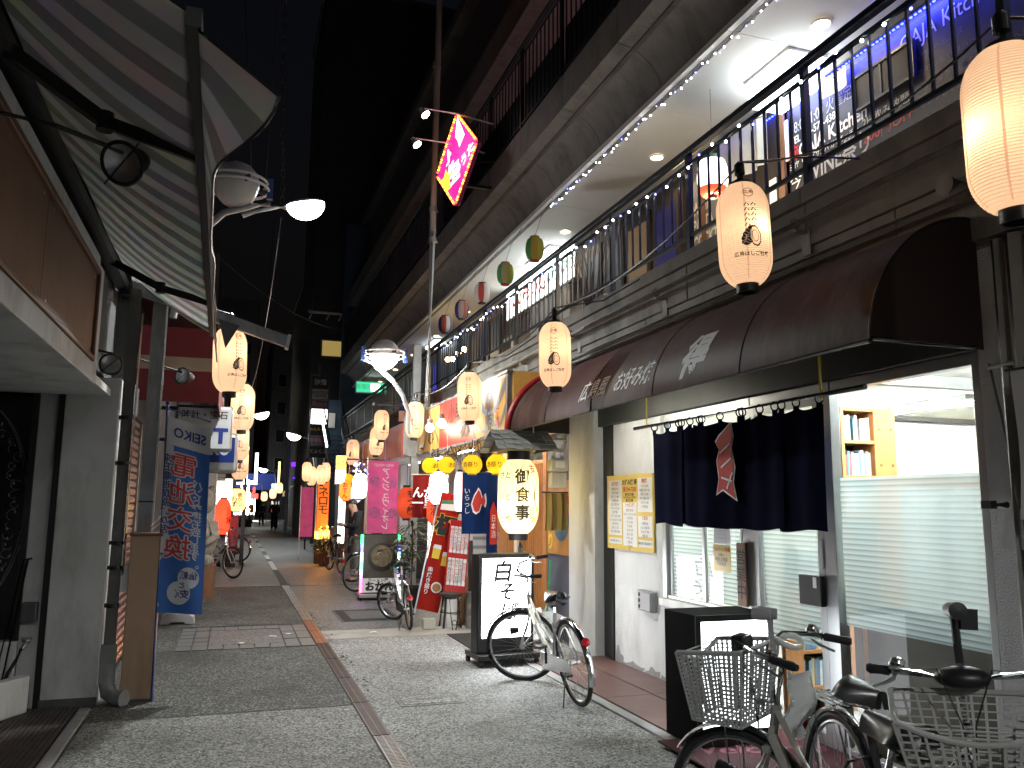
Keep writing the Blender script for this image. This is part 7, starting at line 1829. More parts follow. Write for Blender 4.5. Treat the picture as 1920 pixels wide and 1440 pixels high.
MB().tube([val(1, i / 60) for i in range(61)], .006, 5).tube([val(i / 6, 0) for i in range(7)], .006, 5).build('binding', M_['black'], sa, True)
MB().bar(bar_at(ya - .02), bar_at(yb + .02), .045, .06).build('front_bar', M_['black'], sa, True)
MB().tube([(-1.02, ya, 3.62), (-1.02, yb, 3.62)], .05, 10).build('roller', M_['blackmatt'], sa, True)
MB().bar((-.98, ya, 3.42), (-.98, yb + .3, 3.42), .09, .07).build('torsion_bar', M_['black'], sa, True)
for y0, y1, y2 in ((3.75, 3.70, 3.55), (6.9, 6.6, 6.4)):
    e = Vector((-.60, y1, 3.20)); s0 = Vector((-.98, y0 - .15, 3.42)); b = bar_at(y2)
    MB().bar(s0, e, .05, .055).bar(e, b, .04, .05).lathe([(0, -.04), (.035, -.04), (.035, .04), (0, .04)], 12, e).build('folding_arm', M_['black'], sa, True)
for y in (ya + .05, yb - .05): MB().bar((-1.0, y, 3.75), (-.95, y, 3.35), .10, .06, (0, 1, 0)).build('end_bracket', M_['black'], sa, True)
# sign spotlights on arms
def gooseneck(label, loc, arm, d, r):
    t = thing('sign_spotlight', label, 'spotlight', loc, group='unlit spotlights of the left sign')
    d = Vector(d).normalized()
    MB().lathe([(0, -r * 1.9), (r * .45, -r * 1.85), (r * .62, -r * 1.4), (r * .62, -r * .5), (r * .95, -r * .1)], 20, (0, 0, 0), d, caps=False).build('lamp_body', M_['black'], t)
    MB().ring(d * (r * -.02), r, r * .10, d, 28, 6).build('rim', M_['black'], t)
    MB().lathe([(0, -r * .5), (r * .5, -r * .45), (r * .93, -r * .06)], 20, (0, 0, 0), d, caps=False).build('reflector', M_['steel'], t)
    MB().bar(d.orthogonal() * r, d.orthogonal() * -r, .006, .006).build('guard_bar', M_['black'], t)
    MB().tube(arm, .011, 6).build('arm', M_['black'], t)
gooseneck('large unlit dish spotlight on a long arm under the striped awning', (-.54, 3.82, 3.07), [(-.55, -.12, .12), (-.25, -.08, .10), (.0, .02, .06)], (-.35, -.75, -.45), .092)
gooseneck('small unlit round floodlight at the corner of the brown sign', (-.90, 6.62, 2.60), [(-.10, 0, .10), (.0, 0, .08)], (.15, -1, -.1), .075)
gooseneck('small unlit floodlight on a thin rod beside the grey column', (-.50, 8.1, 2.75), [(-.40, -.4, .09), (.0, .05, .04)], (-.55, -.85, -.05), .075)
# pale channel beam with torn pennant
pbm = thing('channel_beam', 'pale metal channel beam sticking out over the lane with a torn pennant', 'beam', (-.4, 7.65, 3.25))
MB().bar((-.72, 0, .25), (.80, 0, -.20), .07, .10).build('beam', M_['galv'], pbm); MB().bar((.79, 0, -.20), (.82, 0, -.205), .09, .13).build('end_cap', M_['white_paint'], pbm)
MB().add([(.20, -.04, -.04), (.38, -.04, -.09), (.27, -.02, -.30)], [(0, 1, 2)]).build('pennant', M_['concrete_dark'], pbm, solid=.002)
# ---------------------------------------------------------------- blue and white banner
fl2 = thing('vertical_banner', 'blue and white vertical shop banner with mirrored red and white lettering on a blue pole', 'banner', (-.53, 7.52, 0))
MB().tube([(.0, 0, 0), (-.03, 0, 2.42)], .012, 8).tube([(-.035, 0, 2.385), (.32, .07, 2.29)], .008, 6).ball((-.03, 0, 2.43), .018, 8, 6).build('pole', mat('pole_blue', (.02, .05, .22), .35), fl2)
bl = mat('banner_blue', (.035, .13, .42), .8, var=.1); bw = mat('banner_white', (.56, .57, .60), .8, var=.05)
BW, BH = .35, 1.62
def bpos(u, v, d=0):
    x = -.01 + BW * u; z = .70 + BH * v - .10 * u * (.3 + .7 * v); y = .05 * u + .018 * math.sin(u * 6 + v * 5) * (.4 + u)
    return Vector((x * (1 - .12 * (1 - v) * 0) - .012 * v, y - d, z))
def bsheet(u0, u1, v0, v1, m, name, d=0): MB().sheet(lambda u, v: bpos(u0 + (u1 - u0) * u, v0 + (v1 - v0) * v, d), 12, 16).build(name, m, fl2, solid=.002)
bsheet(0, 1, 0, .855, bl, 'blue_cloth'); bsheet(0, 1, .858, 1, bw, 'white_cloth'); bsheet(.0, .17, .30, .856, bw, 'white_stripe', .004)
for k in range(5): o = bx(-.02, .012, -.008, .004, 0, .03).build('pole_loop', bw, fl2); o.location = (-.01, 0, .75 + .38 * k)
def btext(s, sz, u, v, m, d=.007, **k):
    me = tmesh(s, sz, sub=1, **k).copy(); me.materials.append(m)
    for vt in me.vertices:
        q = bpos(u - vt.co.x / BW, v + vt.co.y / BH, d); vt.co = q
    o = bpy.data.objects.new('lettering', me); C.objects.link(o); o.parent = fl2
btext('SEIKO', .115, .52, .925, M_['ink_blue'], bold=.02, cond=.85)
for k, c in enumerate('電池交換'):
    for j in range(8): btext(c, .212, .43 - .02 * k + .028 * math.cos(j * PI / 4), .755 - .142 * k + .0062 * math.sin(j * PI / 4), bw, d=.006 + .0002 * j, bold=.012)
    btext(c, .212, .43 - .02 * k, .755 - .142 * k, M_['ink_red'], d=.0098, bold=.012)
btext(vert('バンド交換も致します。'), .085, .76, .465, bw, line=.80, bold=.02)
btext(vert('純正電池取扱いの店'), .075, .085, .60, M_['ink_blue'], line=.98, bold=.015)
for (u, v, ru) in ((.66, .185, .24), (.46, .105, .26)):
    MB().add([bpos(u + ru * math.cos(a), v + ru * .21 * math.sin(a) * 1.1, .005) for a in [2 * PI * i / 24 for i in range(24)]] + [bpos(u, v, .005)], [(i, (i + 1) % 24, 24) for i in range(24)]).build('white_cloud', bw, fl2)
btext('信頼', .072, .66, .195, M_['ink_blue'], bold=.02); btext('と', .06, .52, .145, M_['ink_blue'], bold=.02); btext('安心', .075, .48, .098, M_['ink_blue'], bold=.02)
bs_ = thing('banner_stand', 'grey plastic water filled banner foot behind the blue banner', 'banner stand', (-.60, 12.1, .006))
MB().prism([(-.22, -.15, 0), (-.1, -.15, 0), (-.08, -.15, .03), (.08, -.15, .03), (.1, -.15, 0), (.22, -.15, 0), (.20, -.15, .10), (.12, -.15, .15), (-.12, -.15, .15), (-.20, -.15, .10)], (0, .3, 0)).build('foot', M_['grey_plastic'], bs_, bev=.012)
# ---------------------------------------------------------------- next left shops
na = thing('red_awning', 'dark red awning with cream band beyond the striped awning', 'awning', (-.7, 10, 3.2))
rdm = mat('awning_red', (.16, .014, .018), .7, var=.15); crm = mat('awning_cream', (.34, .27, .19), .7, var=.12)
MB().add([(-1.1, 8.9, 3.75), (-.18, 8.9, 3.36), (-.18, 12.6, 3.36), (-1.1, 12.6, 3.75)], [(0, 1, 2, 3)]).build('top_cloth', rdm, na, True, solid=.004)
for z0, z1, m in ((3.06, 3.36, rdm), (2.92, 3.058, crm), (2.60, 2.918, rdm)):
    bx(-.20, -.185, 8.9, 12.6, z0, z1).build('front_cloth', m, na, True); bx(-1.1, -.2, 8.9, 8.915, z0, z1).build('side_cloth', m, na, True)
wsn = thing('watch_shop_sign', 'white rounded double faced shop sign with dark lettering over the lane', 'shop sign', (-.36, 10.5, 2.2))
bx(-.32, .32, -.10, .10, 0, .54).build('sign_case', M_['alu'], wsn, bev=.04)
bx(-.295, .295, -.105, -.098, .03, .51).build('sign_face', mat('sign_face_white', (.50, .50, .50), .35, var=.04), wsn, bev=.003)
text('時計・宝石', .105, M_['ink'], wsn, (0.0, -.109, .42), 'cam', bold=.01); text('T', .24, M_['ink_blue'], wsn, (.19, -.109, .17), 'cam', bold=.05); text('シチ', .2, M_['ink_blue'], wsn, (-.1, -.109, .17), 'cam', bold=.03)
MB().bar((-.32, 0, .5), (-.7, 0, .5), .04, .04).build('bracket', M_['black'], wsn)
sk = thing('blue_shop_sign', 'blue and silver rounded box sign with white capitals below the white sign', 'shop sign', (-.24, 11.0, 1.96))
bx(-.30, .28, -.11, .11, 0, .50).build('sign_case', M_['alu'], sk, bev=.05)
bx(-.26, .235, -.115, -.108, .13, .44).build('blue_face', mat('sign_blue', (.012, .03, .17), .3), sk)
text('SEIKO', .20, M_['ink_grey'], sk, (-.03, -.119, .285), 'cam', bold=.03, cond=.78)
MB().bar((-.30, 0, .4), (-.75, 0, .4), .04, .04).build('bracket', M_['black'], sk)
lf = thing('row_building', 'dark three storey row of shops along the left of the lane', 'building', (-1.2, 14, 0))
wd = mat('left_row_wall', (.075, .075, .08), .8, var=.2, vs=2, dirt=(.04, .04, .042))
for k, (a, b, h, x) in enumerate(((8.02, 13.0, 7.2, -1.05), (13.02, 17.4, 8.6, -1.15), (17.42, 24.0, 6.8, -1.10), (24.02, 33, 9.5, -1.1), (33.02, 48, 12.0, -1.0))):
    bx(-7, x, a, b, 0, h).build('wall', wd, lf, True)
    for i in range(int((b - a) / 2.0)):
        for z in (4.0, 6.2):
            if z + 1.2 < h:
                w = bx(x - .001, x + .05, a + .6 + 2.0 * i, a + 1.7 + 2.0 * i, z, z + 1.1).build('window', M_['concrete_dark'], lf, True)
                bx(.0, .055 + x - w.parent.location.x, 0, 0.01, 0, .01) if False else None
                MB().box(x + .051 + 1.2, x + .056 + 1.2, a + .66 + 2.0 * i - 14, a + 1.64 + 2.0 * i - 14, z + .06, z + 1.04).build('pane', bpy.data.materials['dark_glass'], w)
for y in (16.3, 17.0): bx(-1.1, -.30, y, y + .4, 0, 2.3).build('pillar', M_['left_plaster'], lf, True)
for k in range(6): bx(-1.1, -.15, 17.5, 17.52, 2.02 + .075 * k, 2.085 + .075 * k).build('louvre_slat', M_['galv'], lf, True)
stt = thing('carved_statue', 'weathered pale carved animal statue by the left pillar', 'statue', (-.50, 15.2, 0))
sb_ = MB().ball((0, 0, 1.0), .30, 18, 14, (1, .9, 1.35)).ball((.03, -.03, 1.65), .21, 16, 12, (1, .95, 1.1))
stm = mat('statue_stone', (.30, .27, .22), .8, var=.35, vs=5, bump=.5, bs=20, dirt=(.07, .06, .05), ds=3)
MB().ball((0, 0, 1.0), .30, 18, 14, (1, .9, 1.35)).build('body', stm, stt); MB().ball((.03, -.03, 1.62), .21, 16, 12, (1, .95, 1.1)).build('head', stm, stt)
for s_ in (-1, 1): MB().ball((.03 + s_ * .13, 0, 1.80), .07, 10, 8, (1, .6, 1.2)).build('ear', stm, stt); MB().tube([(s_ * .22, -.12, 1.25), (s_ * .27, -.24, 1.02), (s_ * .10, -.30, .92)], [.09, .08, .06], 10).build('arm', stm, stt); MB().ball((s_ * .13, -.10, .62), .13, 10, 8, (1, 1.2, .9)).build('foot', stm, stt)
MB().ball((.03, -.22, 1.57), .07, 10, 8).build('muzzle', stm, stt)
MB().lathe([(0, 0), (.30, 0), (.30, .55), (0, .55)], 20).build('plinth', M_['wood_brown'], stt)
simple_lantern('huge red glowing lantern with black brush edge on the left side', (-.17, 18.9, 1.30), .155, .74, redg, 2.0, (1, .25, .1), '酒場', M_['ink'], ts=.2, ang=1.0)
wz = simple_lantern('glowing cream lantern with black and red kushikatsu lettering', (.125, 21.9, 1.66), .21, .56, paper('kushi_paper', (.85, .68, .35), em=(1, .78, .38), st=.24), .9, (1, .8, .4), None)
def kp(z): return .21
wrap_text('串\nか\nつ', .13, M_['ink_red'], wz, kp, .0, .25, bold=.03, sub=1, line=.85); wrap_text('わ\nず', .15, M_['ink'], wz, kp, -.05, -.35, bold=.03, sub=1, line=.85)
lwp = thing('lit_wall_panel', 'blown out white lit shop panel behind the huge red lantern', 'light sign', (-.35, 20.8, 1.55))
bx(-.34, .34, -.03, .03, 0, .60).build('lit_face', glow('left_white_panel', (1, .93, .8), 1.5), lwp); bx(-.36, .36, -.035, .035, .602, .66).build('trim', M_['black'], lwp)
wsg = thing('menu_stand', 'small white lit menu stand behind the pinkish bicycle', 'light sign', (.02, 22.2, 0))
bx(-.12, .12, -.03, .03, .55, 1.14).build('lit_face', glow('menu_stand_white', (1, .9, .92), 1.6), wsg); bx(-.13, .13, -.05, .05, 0, .549).build('stand', M_['black'], wsg)
text('もつ\n鍋', .1, M_['ink_red'], wsg, (0, -.034, .95), 'cam', bold=.03)
bkp = thing('black_post', 'black post standing by the cream lantern', 'post', (.30, 23.0, 0)); bx(-.05, .05, -.05, .05, 0, 2.0).build('post', M_['black'], bkp); bx(-.06, .06, -.06, .06, 2.0, 2.05).build('cap', M_['black'], bkp)
ccl = thing('patterned_cloth', 'dark patterned cloth hanging beside the huge red lantern', 'cloth', (.05, 19.3, .55))
MB().sheet(lambda u, v: ((u - .5) * .22, .02 * math.sin(u * 9 + v * 5), .75 * v), 8, 6).build('cloth', mat('pattern_cloth', (.14, .08, .09), .8, var=.9, vs=16), ccl, solid=.003)
stp = thing('timber_steps', 'low brown timber pallets on the paving behind the blue banner', 'pallet', (-.55, 15.0, 0))
for k in range(5): bx(-.26, .2, -.9 + .36 * k, -.62 + .36 * k, .03, .06).build('plank', M_['wood_brown'], stp)
bx(-.24, .18, -.9, .8, 0.006, .03).build('bearer', M_['wood_dark'], stp)
# wires overhead on the left, hanging chain
wr_ = thing('overhead_wire', 'thin overhead wires crossing the dark sky on the left', 'wire', (.4, 14, 8))
w_ = MB()
for (a, b, s) in (((-.3, 8.2, 8.5), (.0, 8.4, 4.95), 0), ((.2, 8.2, 9.0), (.15, 8.6, 4.8), .1), ((-.35, 9.2, 4.2), (-.1, 11.3, 3.4), .3), ((.35, 9.2, 4.75), (.1, 12.5, 3.2), .6), ((.9, 30, 12), (.7, 30, 2.5), 0), ((-.9, 14, 6), (3.7, 28, 7.5), .5)):
    a = Vector(a); b = Vector(b); w_.tube([a.lerp(b, i / 14) - Vector((0, 0, s * 4 * (i / 14) * (1 - i / 14))) for i in range(15)], .006, 4)
w_.build('wire', M_['black'], wr_, True)
chn = thing('hanging_chain', 'hanging chain of grey links against the dark sky', 'chain', (.42, 11.0, 7.2))
lk_ = MB().tube([(.0, 0, -.055), (.022, 0, -.04), (.022, 0, .04), (0, 0, .055), (-.022, 0, .04), (-.022, 0, -.04)], .007, 5, True).mesh('link', M_['blackmatt'])
for i in range(42): inst(lk_, 'link', chn, (.006 * math.sin(i * .5) - .0035 * i, 0, -1.6 + .095 * i), (0, 0, PI / 2 * (i % 2)))
# ================================================================ end of the street
dk = mat('far_wall', (.05, .05, .052), .8, var=.2, vs=1, dirt=(.03, .03, .032)); dk2 = mat('far_wall_grey', (.10, .10, .105), .8, var=.2, vs=1)
def block(label, x0, x1, y0, y1, h, m, wins=(), lit=None, name='building'):
    t = thing(name, label, 'building', ((x0 + x1) / 2, y0, 0))
    bx(x0, x1, y0, y1, 0, h).build('wall', m, t, True)
    bx(x0 - .1, x1 + .1, y0 - .1, y1, h, h + .3).build('roof', M_['concrete_dark'], t, True)
    for (x, z, w, hh) in wins:
        f_ = bx(x, x + w, y0 - .08, y0 - .001, z, z + hh).build('window', M_['concrete_dark'], t, True)
        MB().box(x + .08 - t.location.x, x + w - .08 - t.location.x, -.10, -.081, z + .08, z + hh - .08).build('pane', lit or bpy.data.materials['dark_glass'], f_)
    return t
yw = glow('yellow_window', (.75, .52, .16), .2)
block('dark tower behind the arcade end with one dim yellow window', 3.0, 16, 37.5, 44, 26, dk, [(3.4, 8.1, 1.3, .85), (5.5, 8.1, 1.3, .85)], yw)
block('dark narrow building on the right past the stacked bar signs', 3.75, 9, 44.2, 64, 16, dk, [(4.2, 6, 1.2, 1.4)])
block('grey building on the left before the street end', -8, -1.6, 48.2, 70, 15, dk2, [(-3.2, 4, 1, 1.4), (-3.2, 7, 1, 1.4), (-3.2, 10, 1, 1.4)])
block('dark tall building closing the end of the lane', -6, 1.9, 96, 110, 24, dk2, [(-1 + 1.4 * i, 6 + 3 * j, .8, 1.4) for i in range(2) for j in range(5)])
block('second dark building at the end of the lane, right half', 3.4, 15, 92, 110, 20, dk, [(4 + 1.8 * i, 5 + 3 * j, 1, 1.4) for i in range(3) for j in range(4)])
ud = thing('roof_awning', 'pale slatted roof edge sticking out above the far arcade railing', 'roof', (3.3, 33.5, 9.2))
for k in range(5): bx(-.75, .55, -.06 + .9 * k * .2, .0 + .9 * k * .2, .05 * k, .05 * k + .06).build('slat', M_['white_paint'], ud)
for x in (-.7, 0, .5): bx(x, x + .05, -.1, .9, -.06, -.005).build('bearer', M_['galv'], ud)
# utility poles and a tall pipe on the right far side
for k, (x, y, h) in enumerate(((2.75, 46, 6), (3.3, 36, 7.5), (-.9, 29, 10))):
    t = thing('utility_pole', ['far concrete pole at the right of the lane behind the walkers', 'dark pole beside the blue arcade end wall', 'dark pole rising on the left behind the lanterns'][k], 'pole', (x, y, 0))
    MB().lathe([(.10, 0), (.07, h), (0, h)], 12).build('pole', M_['concrete'] if k == 0 else M_['concrete_dark'], t)
    MB().tube([(0, -.13, h - .5), (-.3, -.13, h - .45)], .02, 6).build('step_bolt', M_['galv'], t)
bwt = thing('blue_wall_board', 'dark blue street face with pale meter box at the arcade end', 'wall', (3.4, 31.0, 0))
bx(-.25, .28, 0, .2, 2.6, 5.4).build('panel', bpy.data.materials['blue_end_wall'], bwt); bx(-.2, .05, -.12, -.001, 4.35, 4.9).build('meter_box', M_['ink_white'], bwt); bx(-.28, -.255, -.05, .2, 0, 6).build('edge_post', M_['galv'], bwt)
# outside stair of the arcade end
stw = thing('outside_stair', 'blue steel stair with bright strip light at the far end of the arcade', 'staircase', (3.2, 26.5, 2.4))
for i in range(10): bx(-.3, .3, .30 * i, .30 * i + .28, .17 * i, .17 * i + .03).build('tread', bpy.data.materials['blue_end_wall'], stw)
for x in (-.34, .32): MB().prism([(x, 0, -.10), (x, 3.0, 1.6), (x, 3.0, 1.85), (x, 0, .15)], (.02, 0, 0)).build('stringer', bpy.data.materials['blue_end_wall'], stw); MB().tube([(x, 0, 1.0), (x, 3, 2.7)], .02, 6).build('stair_rail', M_['rail'], stw)
for i in range(10): MB().tube([(-.34, .3 * i + .1, .15 + .17 * i), (-.34, .3 * i + .1, 1.05 + .17 * i)], .010, 5).build('baluster', M_['rail'], stw)
MB().bar((-.40, .6, 1.0), (-.40, 2.4, 2.0), .05, .05).build('strip_light', glow('stair_light', (.85, 1, 1), 5), stw)
# crossing street signs and glow
sg_w = glow('far_white', (.95, .98, 1), 3.2); sg_b = glow('far_blue', (.03, .07, .4), .06); sg_r = glow('far_red', (1, .06, .05), 2); sg_c = glow('far_cyan', (.2, .65, 1), 2.2); sg_y = glow('far_yellow', (1, .75, .2), 2.2); sg_o = glow('far_orange', (1, .5, .15), 5)
def far_sign(label, x, y, z, parts, cat='light sign', name='light_sign'):
    t = thing(name, label, cat, (x, y, z))
    bx(-.06, .06, .05, .12, -z, .1).build('support', M_['concrete_dark'], t)
    for (x0, x1, z0, z1, m) in parts: bx(x0, x1, -.05, .05, z0, z1).build('lit_face', m, t)
    return t
far_sign('tall white lit shape like a lamp tower at the street end', 1.45, 88, 3.4, [(-.35, -.1, 0, 2.9, sg_w), (.55, .85, 0, 3.2, sg_w), (-.9, -.36, 1.8, 2.2, sg_w), (-.95, -.36, .9, 1.3, sg_w), (-1.1, -.36, 0.0, .5, sg_w)])
far_sign('dark blue canopy panel behind the white tower sign', 3.2, 91, 2.9, [(-3.2, 1.0, 0, 1.7, sg_b)])
far_sign('round white blown light at the street end left', .95, 70, 2.2, [(-.35, .30, 0, .75, sg_w)])
far_sign('small red lit shop sign at the street end', 1.55, 68, 1.9, [(-.2, .35, 0, .4, sg_r), (-.05, .12, .45, .9, sg_r)])
far_sign('pale cyan lit shop sign on the right at the street end', 2.95, 62, 2.35, [(-.32, .35, 0, .6, sg_c)])
far_sign('yellow and white lit shop front at the street end', 1.1, 80, .3, [(-1.2, .9, 0.2, 1.6, glow('far_warm', (1, .95, .8), 1.8)), (-.8, .5, 1.6, 2.2, sg_y)])
far_sign('bluish string of bulbs beneath the cyan sign', 2.75, 60, 1.55, [(-.14 + .13 * i, -.06 + .13 * i, .14 * (i % 3), .14 * (i % 3) + .09, sg_b) for i in range(5)])
far_sign('red and white flag panel behind the walkers', 2.7, 58, 1.0, [(-.2, .3, 0, .35, glow('flag_red', (.5, .03, .03), .5)), (-.2, .3, .352, .7, glow('flag_white', (.6, .6, .6), .7))], 'flag')
far_sign('orange lamp glowing high on the far left wall', .62, 46, 4.35, [(-.09, .09, 0, .18, sg_o)], 'lamp', 'wall_lamp')
far_sign('yellow edged sign post on the right far side', 2.75, 55, 2.6, [(-.06, .06, 0, 1.6, sg_y)])
for k, (x, y, z) in enumerate(((1.95, 56, 2.0), (2.55, 50, 2.45), (2.3, 52, 2.15))):
    simple_lantern(['tiny far salmon lantern, left of the three at the street end', 'tiny far salmon lantern, right of the three at the street end', 'tiny far salmon lantern, lowest of the three at the street end'][k], (x, y, z), .2, .6, bpy.data.materials['salmon_paper'], 2, (1, .7, .4))
far_sign('purple lit canopy edge on the dark right side', 3.1, 45, 3.5, [(-.25, .35, 0, .22, glow('far_purple', (.16, .02, .9), 1.2)), (-.15, .3, -.65, -.55, glow('far_purple2', (.16, .02, .9), .6))])
aw2 = thing('white_awning', 'pale sloping awning on the right far side', 'awning', (3.2, 46.5, 2.2))
MB().add([(-.4, 0, 0), (.7, 0, .9), (.7, 4, .9), (-.4, 4, 0)], [(0, 1, 2, 3)]).build('cloth', M_['white_paint'], aw2, solid=.02); bx(-.42, -.38, 0, 4, -.25, -.001).build('valance', M_['white_paint'], aw2)
# planter kerb and car light at the crossing
kb = tag(bx(-1.5, 1.0, -.2, .2, 0, .5).build('planter_wall', M_['concrete_dark']), 'low dark planter wall across the left of the street end', 'wall'); kb.location = (.3, 58, 0)
crs = MB().sheet(lambda u, v: (-3 + 12 * u, 64 + 8 * v, .008), 4, 4).build('cross_road', M_['concrete'], kind='structure')
lamp('far_crossing_light', 'AREA', (0, 0, 0), 400, (1, .97, .9), [o for o in bpy.data.objects if o.get('label') == 'yellow and white lit shop front at the street end'][0], size=(2, 1.2), rot=(R(90), 0, 0)).location = (0, -.2, 1)
# traffic box and pots

# things at the right picture edge on the near pillar
wbn = thing('white_banner', 'white cloth with red print hanging by the pillar at the right picture edge', 'banner', (3.62, 2.80, 1.55))
MB().sheet(lambda u, v: (.02 * math.sin(u * 5 + v * 4), .25 - .55 * u - .02 * v, .72 * v), 10, 8).build('cloth', paper('edge_cloth', (.66, .65, .64), trans=.3), wbn, solid=.002)
for z, r_ in ((.52, .09), (.16, .12)): MB().lathe([(0, .002), (r_, .002)], 18, (-.03, -.08, z), (-1, 0, 0)).build('print_dot', M_['ink_red'], wbn)
MB().tube([(0, .27, .73), (0, -.32, .73)], .008, 6).build('rod', M_['black'], wbn)
clp = thing('wall_bracket', 'black clamp bracket with grey tag on the near pillar', 'bracket', (3.74, 3.22, 1.62))
MB().tube([(0, 0, 0), (-.10, .02, .0)], .018, 8).box(-.12, -.08, -.01, .05, -.02, .02).build('clamp', M_['black'], clp); MB().sheet(lambda u, v: (-.02 + .02 * u, -.10 + .16 * u, -.22 + .2 * v), 4, 4).build('tag', M_['galv'], clp, solid=.002)
# ================================================================ people
skin_m = mat('skin', (.46, .27, .19), .55, var=.06); hair_m = mat('hair_black', (.012, .010, .009), .45, var=.3, vs=40)
def skin(name, chains, m, parent, sub=2):
    """chains: lists of (point, radius[, radius2]); equal points are merged, first vertex is the root"""
    vs = []; rs = []; es = []
    idx = {}
    for ch in chains:
        prev = None
        for it in ch:
            p = tuple(round(c, 4) for c in it[0])
            if p not in idx:
                idx[p] = len(vs); vs.append(p); rs.append((it[1], it[2] if len(it) > 2 else it[1]))
            i = idx[p]
            if prev is not None and prev != i: es.append((prev, i))
            prev = i
    me = bpy.data.meshes.new(name); me.from_pydata(vs, es, [])
    o = bpy.data.objects.new(name, me); C.objects.link(o)
    md = o.modifiers.new('skin', 'SKIN'); md.use_smooth_shade = True
    for i, r in enumerate(rs): me.skin_vertices[0].data[i].radius = r
    me.skin_vertices[0].data[0].use_root = True
    s = o.modifiers.new('sub', 'SUBSURF'); s.levels = sub; s.render_levels = sub
    dg = bpy.context.evaluated_depsgraph_get()
    nm = bpy.data.meshes.new_from_object(o.evaluated_get(dg), depsgraph=dg)
    bpy.data.objects.remove(o)
    nm.materials.clear(); nm.materials.append(m)
    nm.polygons.foreach_set('use_smooth', [True] * len(nm.polygons))
    q = bpy.data.objects.new(name, nm); C.objects.link(q); q.parent = parent
    return q
def person(label, loc, rz, top, trouser, stride=.0, arms='down', sc=1.0, head_down=0.0, coat=False, hair=hair_m, bag=None):
    t = thing('person', label, 'person', loc, rz)
    hd = head_down
    neck = Vector((.015 + .03 * hd, 0, 1.43)); hc = Vector((.03 + .09 * hd, 0, 1.545 - .02 * hd)); ht = Vector((.02 + .09 * hd, 0, 1.63 - .02 * hd)); chin = Vector((.07 + .10 * hd, 0, 1.475 - .035 * hd))
    pel = Vector((0, 0, .90)); ch = Vector((.0, 0, 1.26))
    body = [[(pel, .10, .075), ((0, 0, 1.06), .11, .085), (ch, .15, .11), (neck, .052), (hc, .078, .088), (ht, .070, .075)], [(hc, .078, .088), (chin, .045, .05)]]
    legs = []; sh = []; jk = [[((0, 0, .83), .155, .125), (pel, .158, .13), ((0, 0, 1.06), .15, .12), (ch, .175, .13), ((.01, 0, 1.37), .10, .085), ((.018, 0, 1.42), .068)]]
    if coat: jk = [[((0, 0, .62), .16, .13), (pel, .16, .13), ((0, 0, 1.06), .155, .125), (ch, .18, .135), ((.01, 0, 1.37), .10, .085), ((.018, 0, 1.42), .068)]]
    hands = []
    for s in (-1, 1):
        st = stride * s
        hip = Vector((0, s * .085, .84)); kn = Vector((.02 + st * .5, s * .095, .47)); an = Vector((st - (.05 if st < 0 else 0), s * .095, .085)); toe = an + Vector((.13, s * .015, -.05))
        legs.append([(pel, .148, .122), (hip, .096), (kn, .066), (an, .058)])
        body.append([(pel, .10, .075), (hip, .06), (kn, .055), (an, .042), (toe, .035, .03)])
        sh.append((an, toe))
        sho = Vector((0, s * .17, 1.36))
        if arms == 'phone': el = Vector((.06, s * .215, 1.10)); wr = Vector((.26, s * .075, 1.14))
        elif arms == 'pocket': el = Vector((-.08, s * .25, 1.10)); wr = Vector((.06, s * .19, .93))
        else: el = Vector((-.03 - st * .3, s * .215, 1.10)); wr = Vector((.04 - st * .5, s * .22, .86))
        body.append([(ch, .15, .11), (sho, .055), (el, .042), (wr, .026)])
        jk.append([(ch, .175, .13), (sho, .078), (el, .062), (el.lerp(wr, .88), .048)])
        hands.append((el, wr, s))
    skin('body', body, skin_m, t)
    skin('jacket', jk, top, t); skin('trousers', [legs[0], legs[1]], trouser, t)
    for an, toe in sh:
        skin('shoe', [[(an + Vector((-.05, 0, -.03)), .045, .04), (an + Vector((.04, 0, -.035)), .048, .04), (toe + Vector((.03, 0, .0)), .040, .03)]], M_['black'], t, 1)
    for el, wr, s in hands:
        d = (wr - el).normalized(); sd = Vector((0, -s, 0)); sd = (sd - d * sd.dot(d)).normalized(); up = d.cross(sd) * s
        pl = wr + d * .045
        hb = MB().tube([wr - d * .01, wr + d * .03, pl + d * .03], [.024, .034, .036], 8)
        for k in range(4):
            b0 = pl + d * .03 + sd * (-.026 + .0175 * k); l = (.028, .032, .030, .022)[k]
            hb.tube([b0 - d * .01, b0 + d * l, b0 + d * l * 1.5 + up * .022, b0 + d * l * 1.3 + up * .045], [.0095, .0088, .008, .006], 6)
        hb.tube([wr + d * .02 - sd * .0 + up * .02, wr + d * .05 + sd * .03 + up * .035, wr + d * .08 + sd * .03 + up * .045], [.011, .010, .007], 6)
        hb.build('hand', skin_m, t)
    # hair cap, nose, ears, eyes, mouth
    dh = (ht - hc).normalized(); fw = Vector((1, 0, 0)); fw = (fw - dh * fw.dot(dh)).normalized(); fw = (fw - dh * .35 * hd).normalized(); rt = Vector((0, 1, 0))
    def hp(u, v):
        th = (u - .5) * 2 * PI; ph = v * PI * (.36 + .22 * (1 - math.cos(th)) / 2 * 1.0)
        rr = 1.0
        p = hc + dh * .035 + (fw * math.cos(th) * .102 + rt * math.sin(th) * .088) * math.sin(ph) * rr + dh * math.cos(ph) * .100
        return p
    MB().sheet(hp, 24, 10).build('hair', hair, t, solid=.008)
    f0 = hc + fw * .085
    fb = MB().tube([f0 + dh * .025, f0 + dh * -.005 + fw * .012, f0 - dh * .018 + fw * .014], [.008, .012, .013], 6)
    for s in (-1, 1): fb.ball(hc + rt * s * .083 - dh * .005 - fw * .01, .020, 8, 6, (.9, .5, 1.4))
    fb.build('nose_and_ears', skin_m, t)
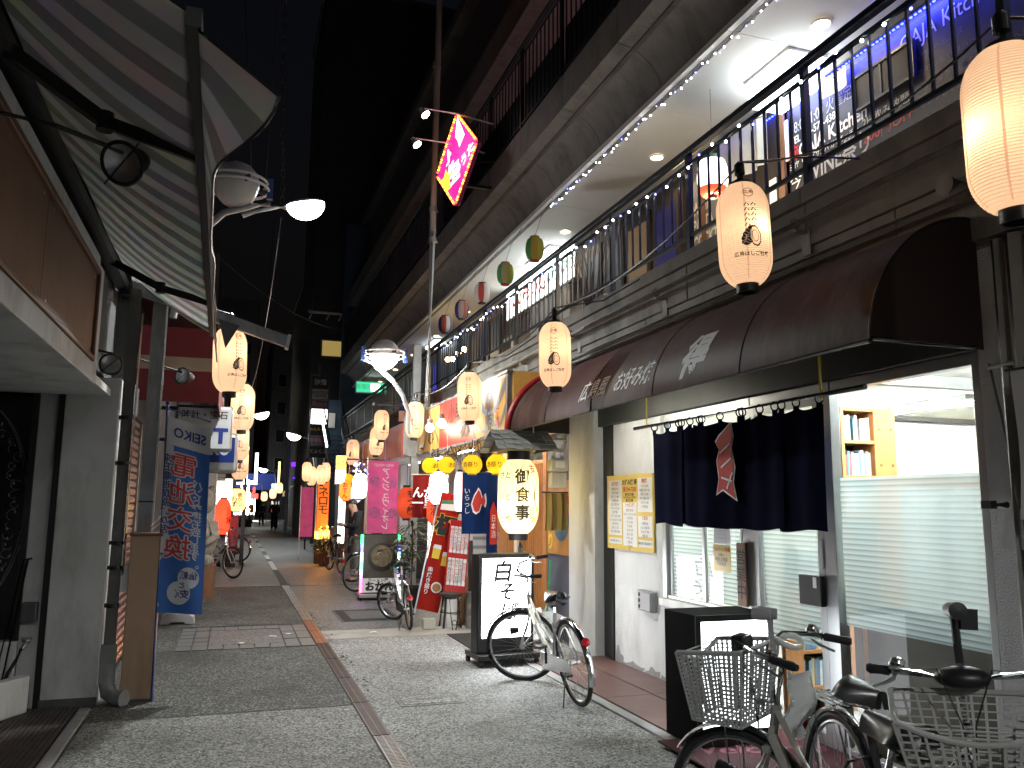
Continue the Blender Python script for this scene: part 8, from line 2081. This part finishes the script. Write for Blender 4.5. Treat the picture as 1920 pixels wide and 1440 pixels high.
    eb = MB()
    for s in (-1, 1): eb.ball(hc + fw * .080 + rt * s * .030 + dh * .022, .009, 8, 6, (.6, 1.3, .8)).bar(hc + fw * .086 + rt * (s * .045) + dh * .04, hc + fw * .09 + rt * (s * .018) + dh * .042, .006, .006)
    eb.build('eyes', hair_m, t)
    MB().tube([f0 - dh * .045 + rt * .02 - fw * .005, f0 - dh * .046 + fw * .004, f0 - dh * .045 - rt * .02 - fw * .005], .005, 5).build('mouth', mat('lips', (.33, .13, .11), .5) if 'lips' not in bpy.data.materials else bpy.data.materials['lips'], t)
    skin('collar', [[((.012, -.045, 1.42), .03), ((.05, 0, 1.405), .03), ((.012, .045, 1.42), .03), ((-.045, 0, 1.43), .03), ((.012, -.045, 1.42), .03)]], top, t, 1)
    t.scale = (sc, sc, sc)
    return t
navyj = mat('navy_jacket', (.012, .014, .020), .75, var=.3, vs=10, bump=.3, bs=12); greyt = mat('grey_trousers', (.14, .14, .135), .8, var=.2, vs=8, bump=.3, bs=9)
mn = person('man in dark jacket and grey trousers looking down at a phone in his hands', (2.47, 17.5, 0.0), R(188), navyj, greyt, .0, 'phone', 1.02, .9)
ph_ = thing('mobile_phone', 'small lit phone held by the man in the dark jacket', 'phone', (2.47 - .36, 17.46, 1.215))
o = bx(-.035, .035, -.005, .005, -.07, .07).build('phone_body', M_['black'], ph_, bev=.003); o.rotation_euler = (0, R(-50), R(90))
dark1 = mat('coat_black', (.010, .010, .011), .8, var=.3, vs=8); dark2 = mat('coat_navy', (.022, .028, .05), .8, var=.2); org = mat('coat_orange', (.40, .13, .03), .8, var=.15)
person('walker in a long black coat, nearest of the far walkers', (2.34, 50, 0), R(-95), dark1, dark1, .16, 'pocket', 1.06, .5, True)
person('walker in navy clothes left of the black coated walker', (1.98, 60, 0), R(-85), dark2, dark1, .12, 'down', 1.0, .2)
person('walker in an orange jacket walking away at the street end', (1.55, 74, 0), R(95), org, dark1, .18, 'down', 1.0, 0)
person('dark clothed person at the street end left of the orange jacket', (1.1, 78, 0), R(60), dark1, dark1, .08, 'down', .98, 0)
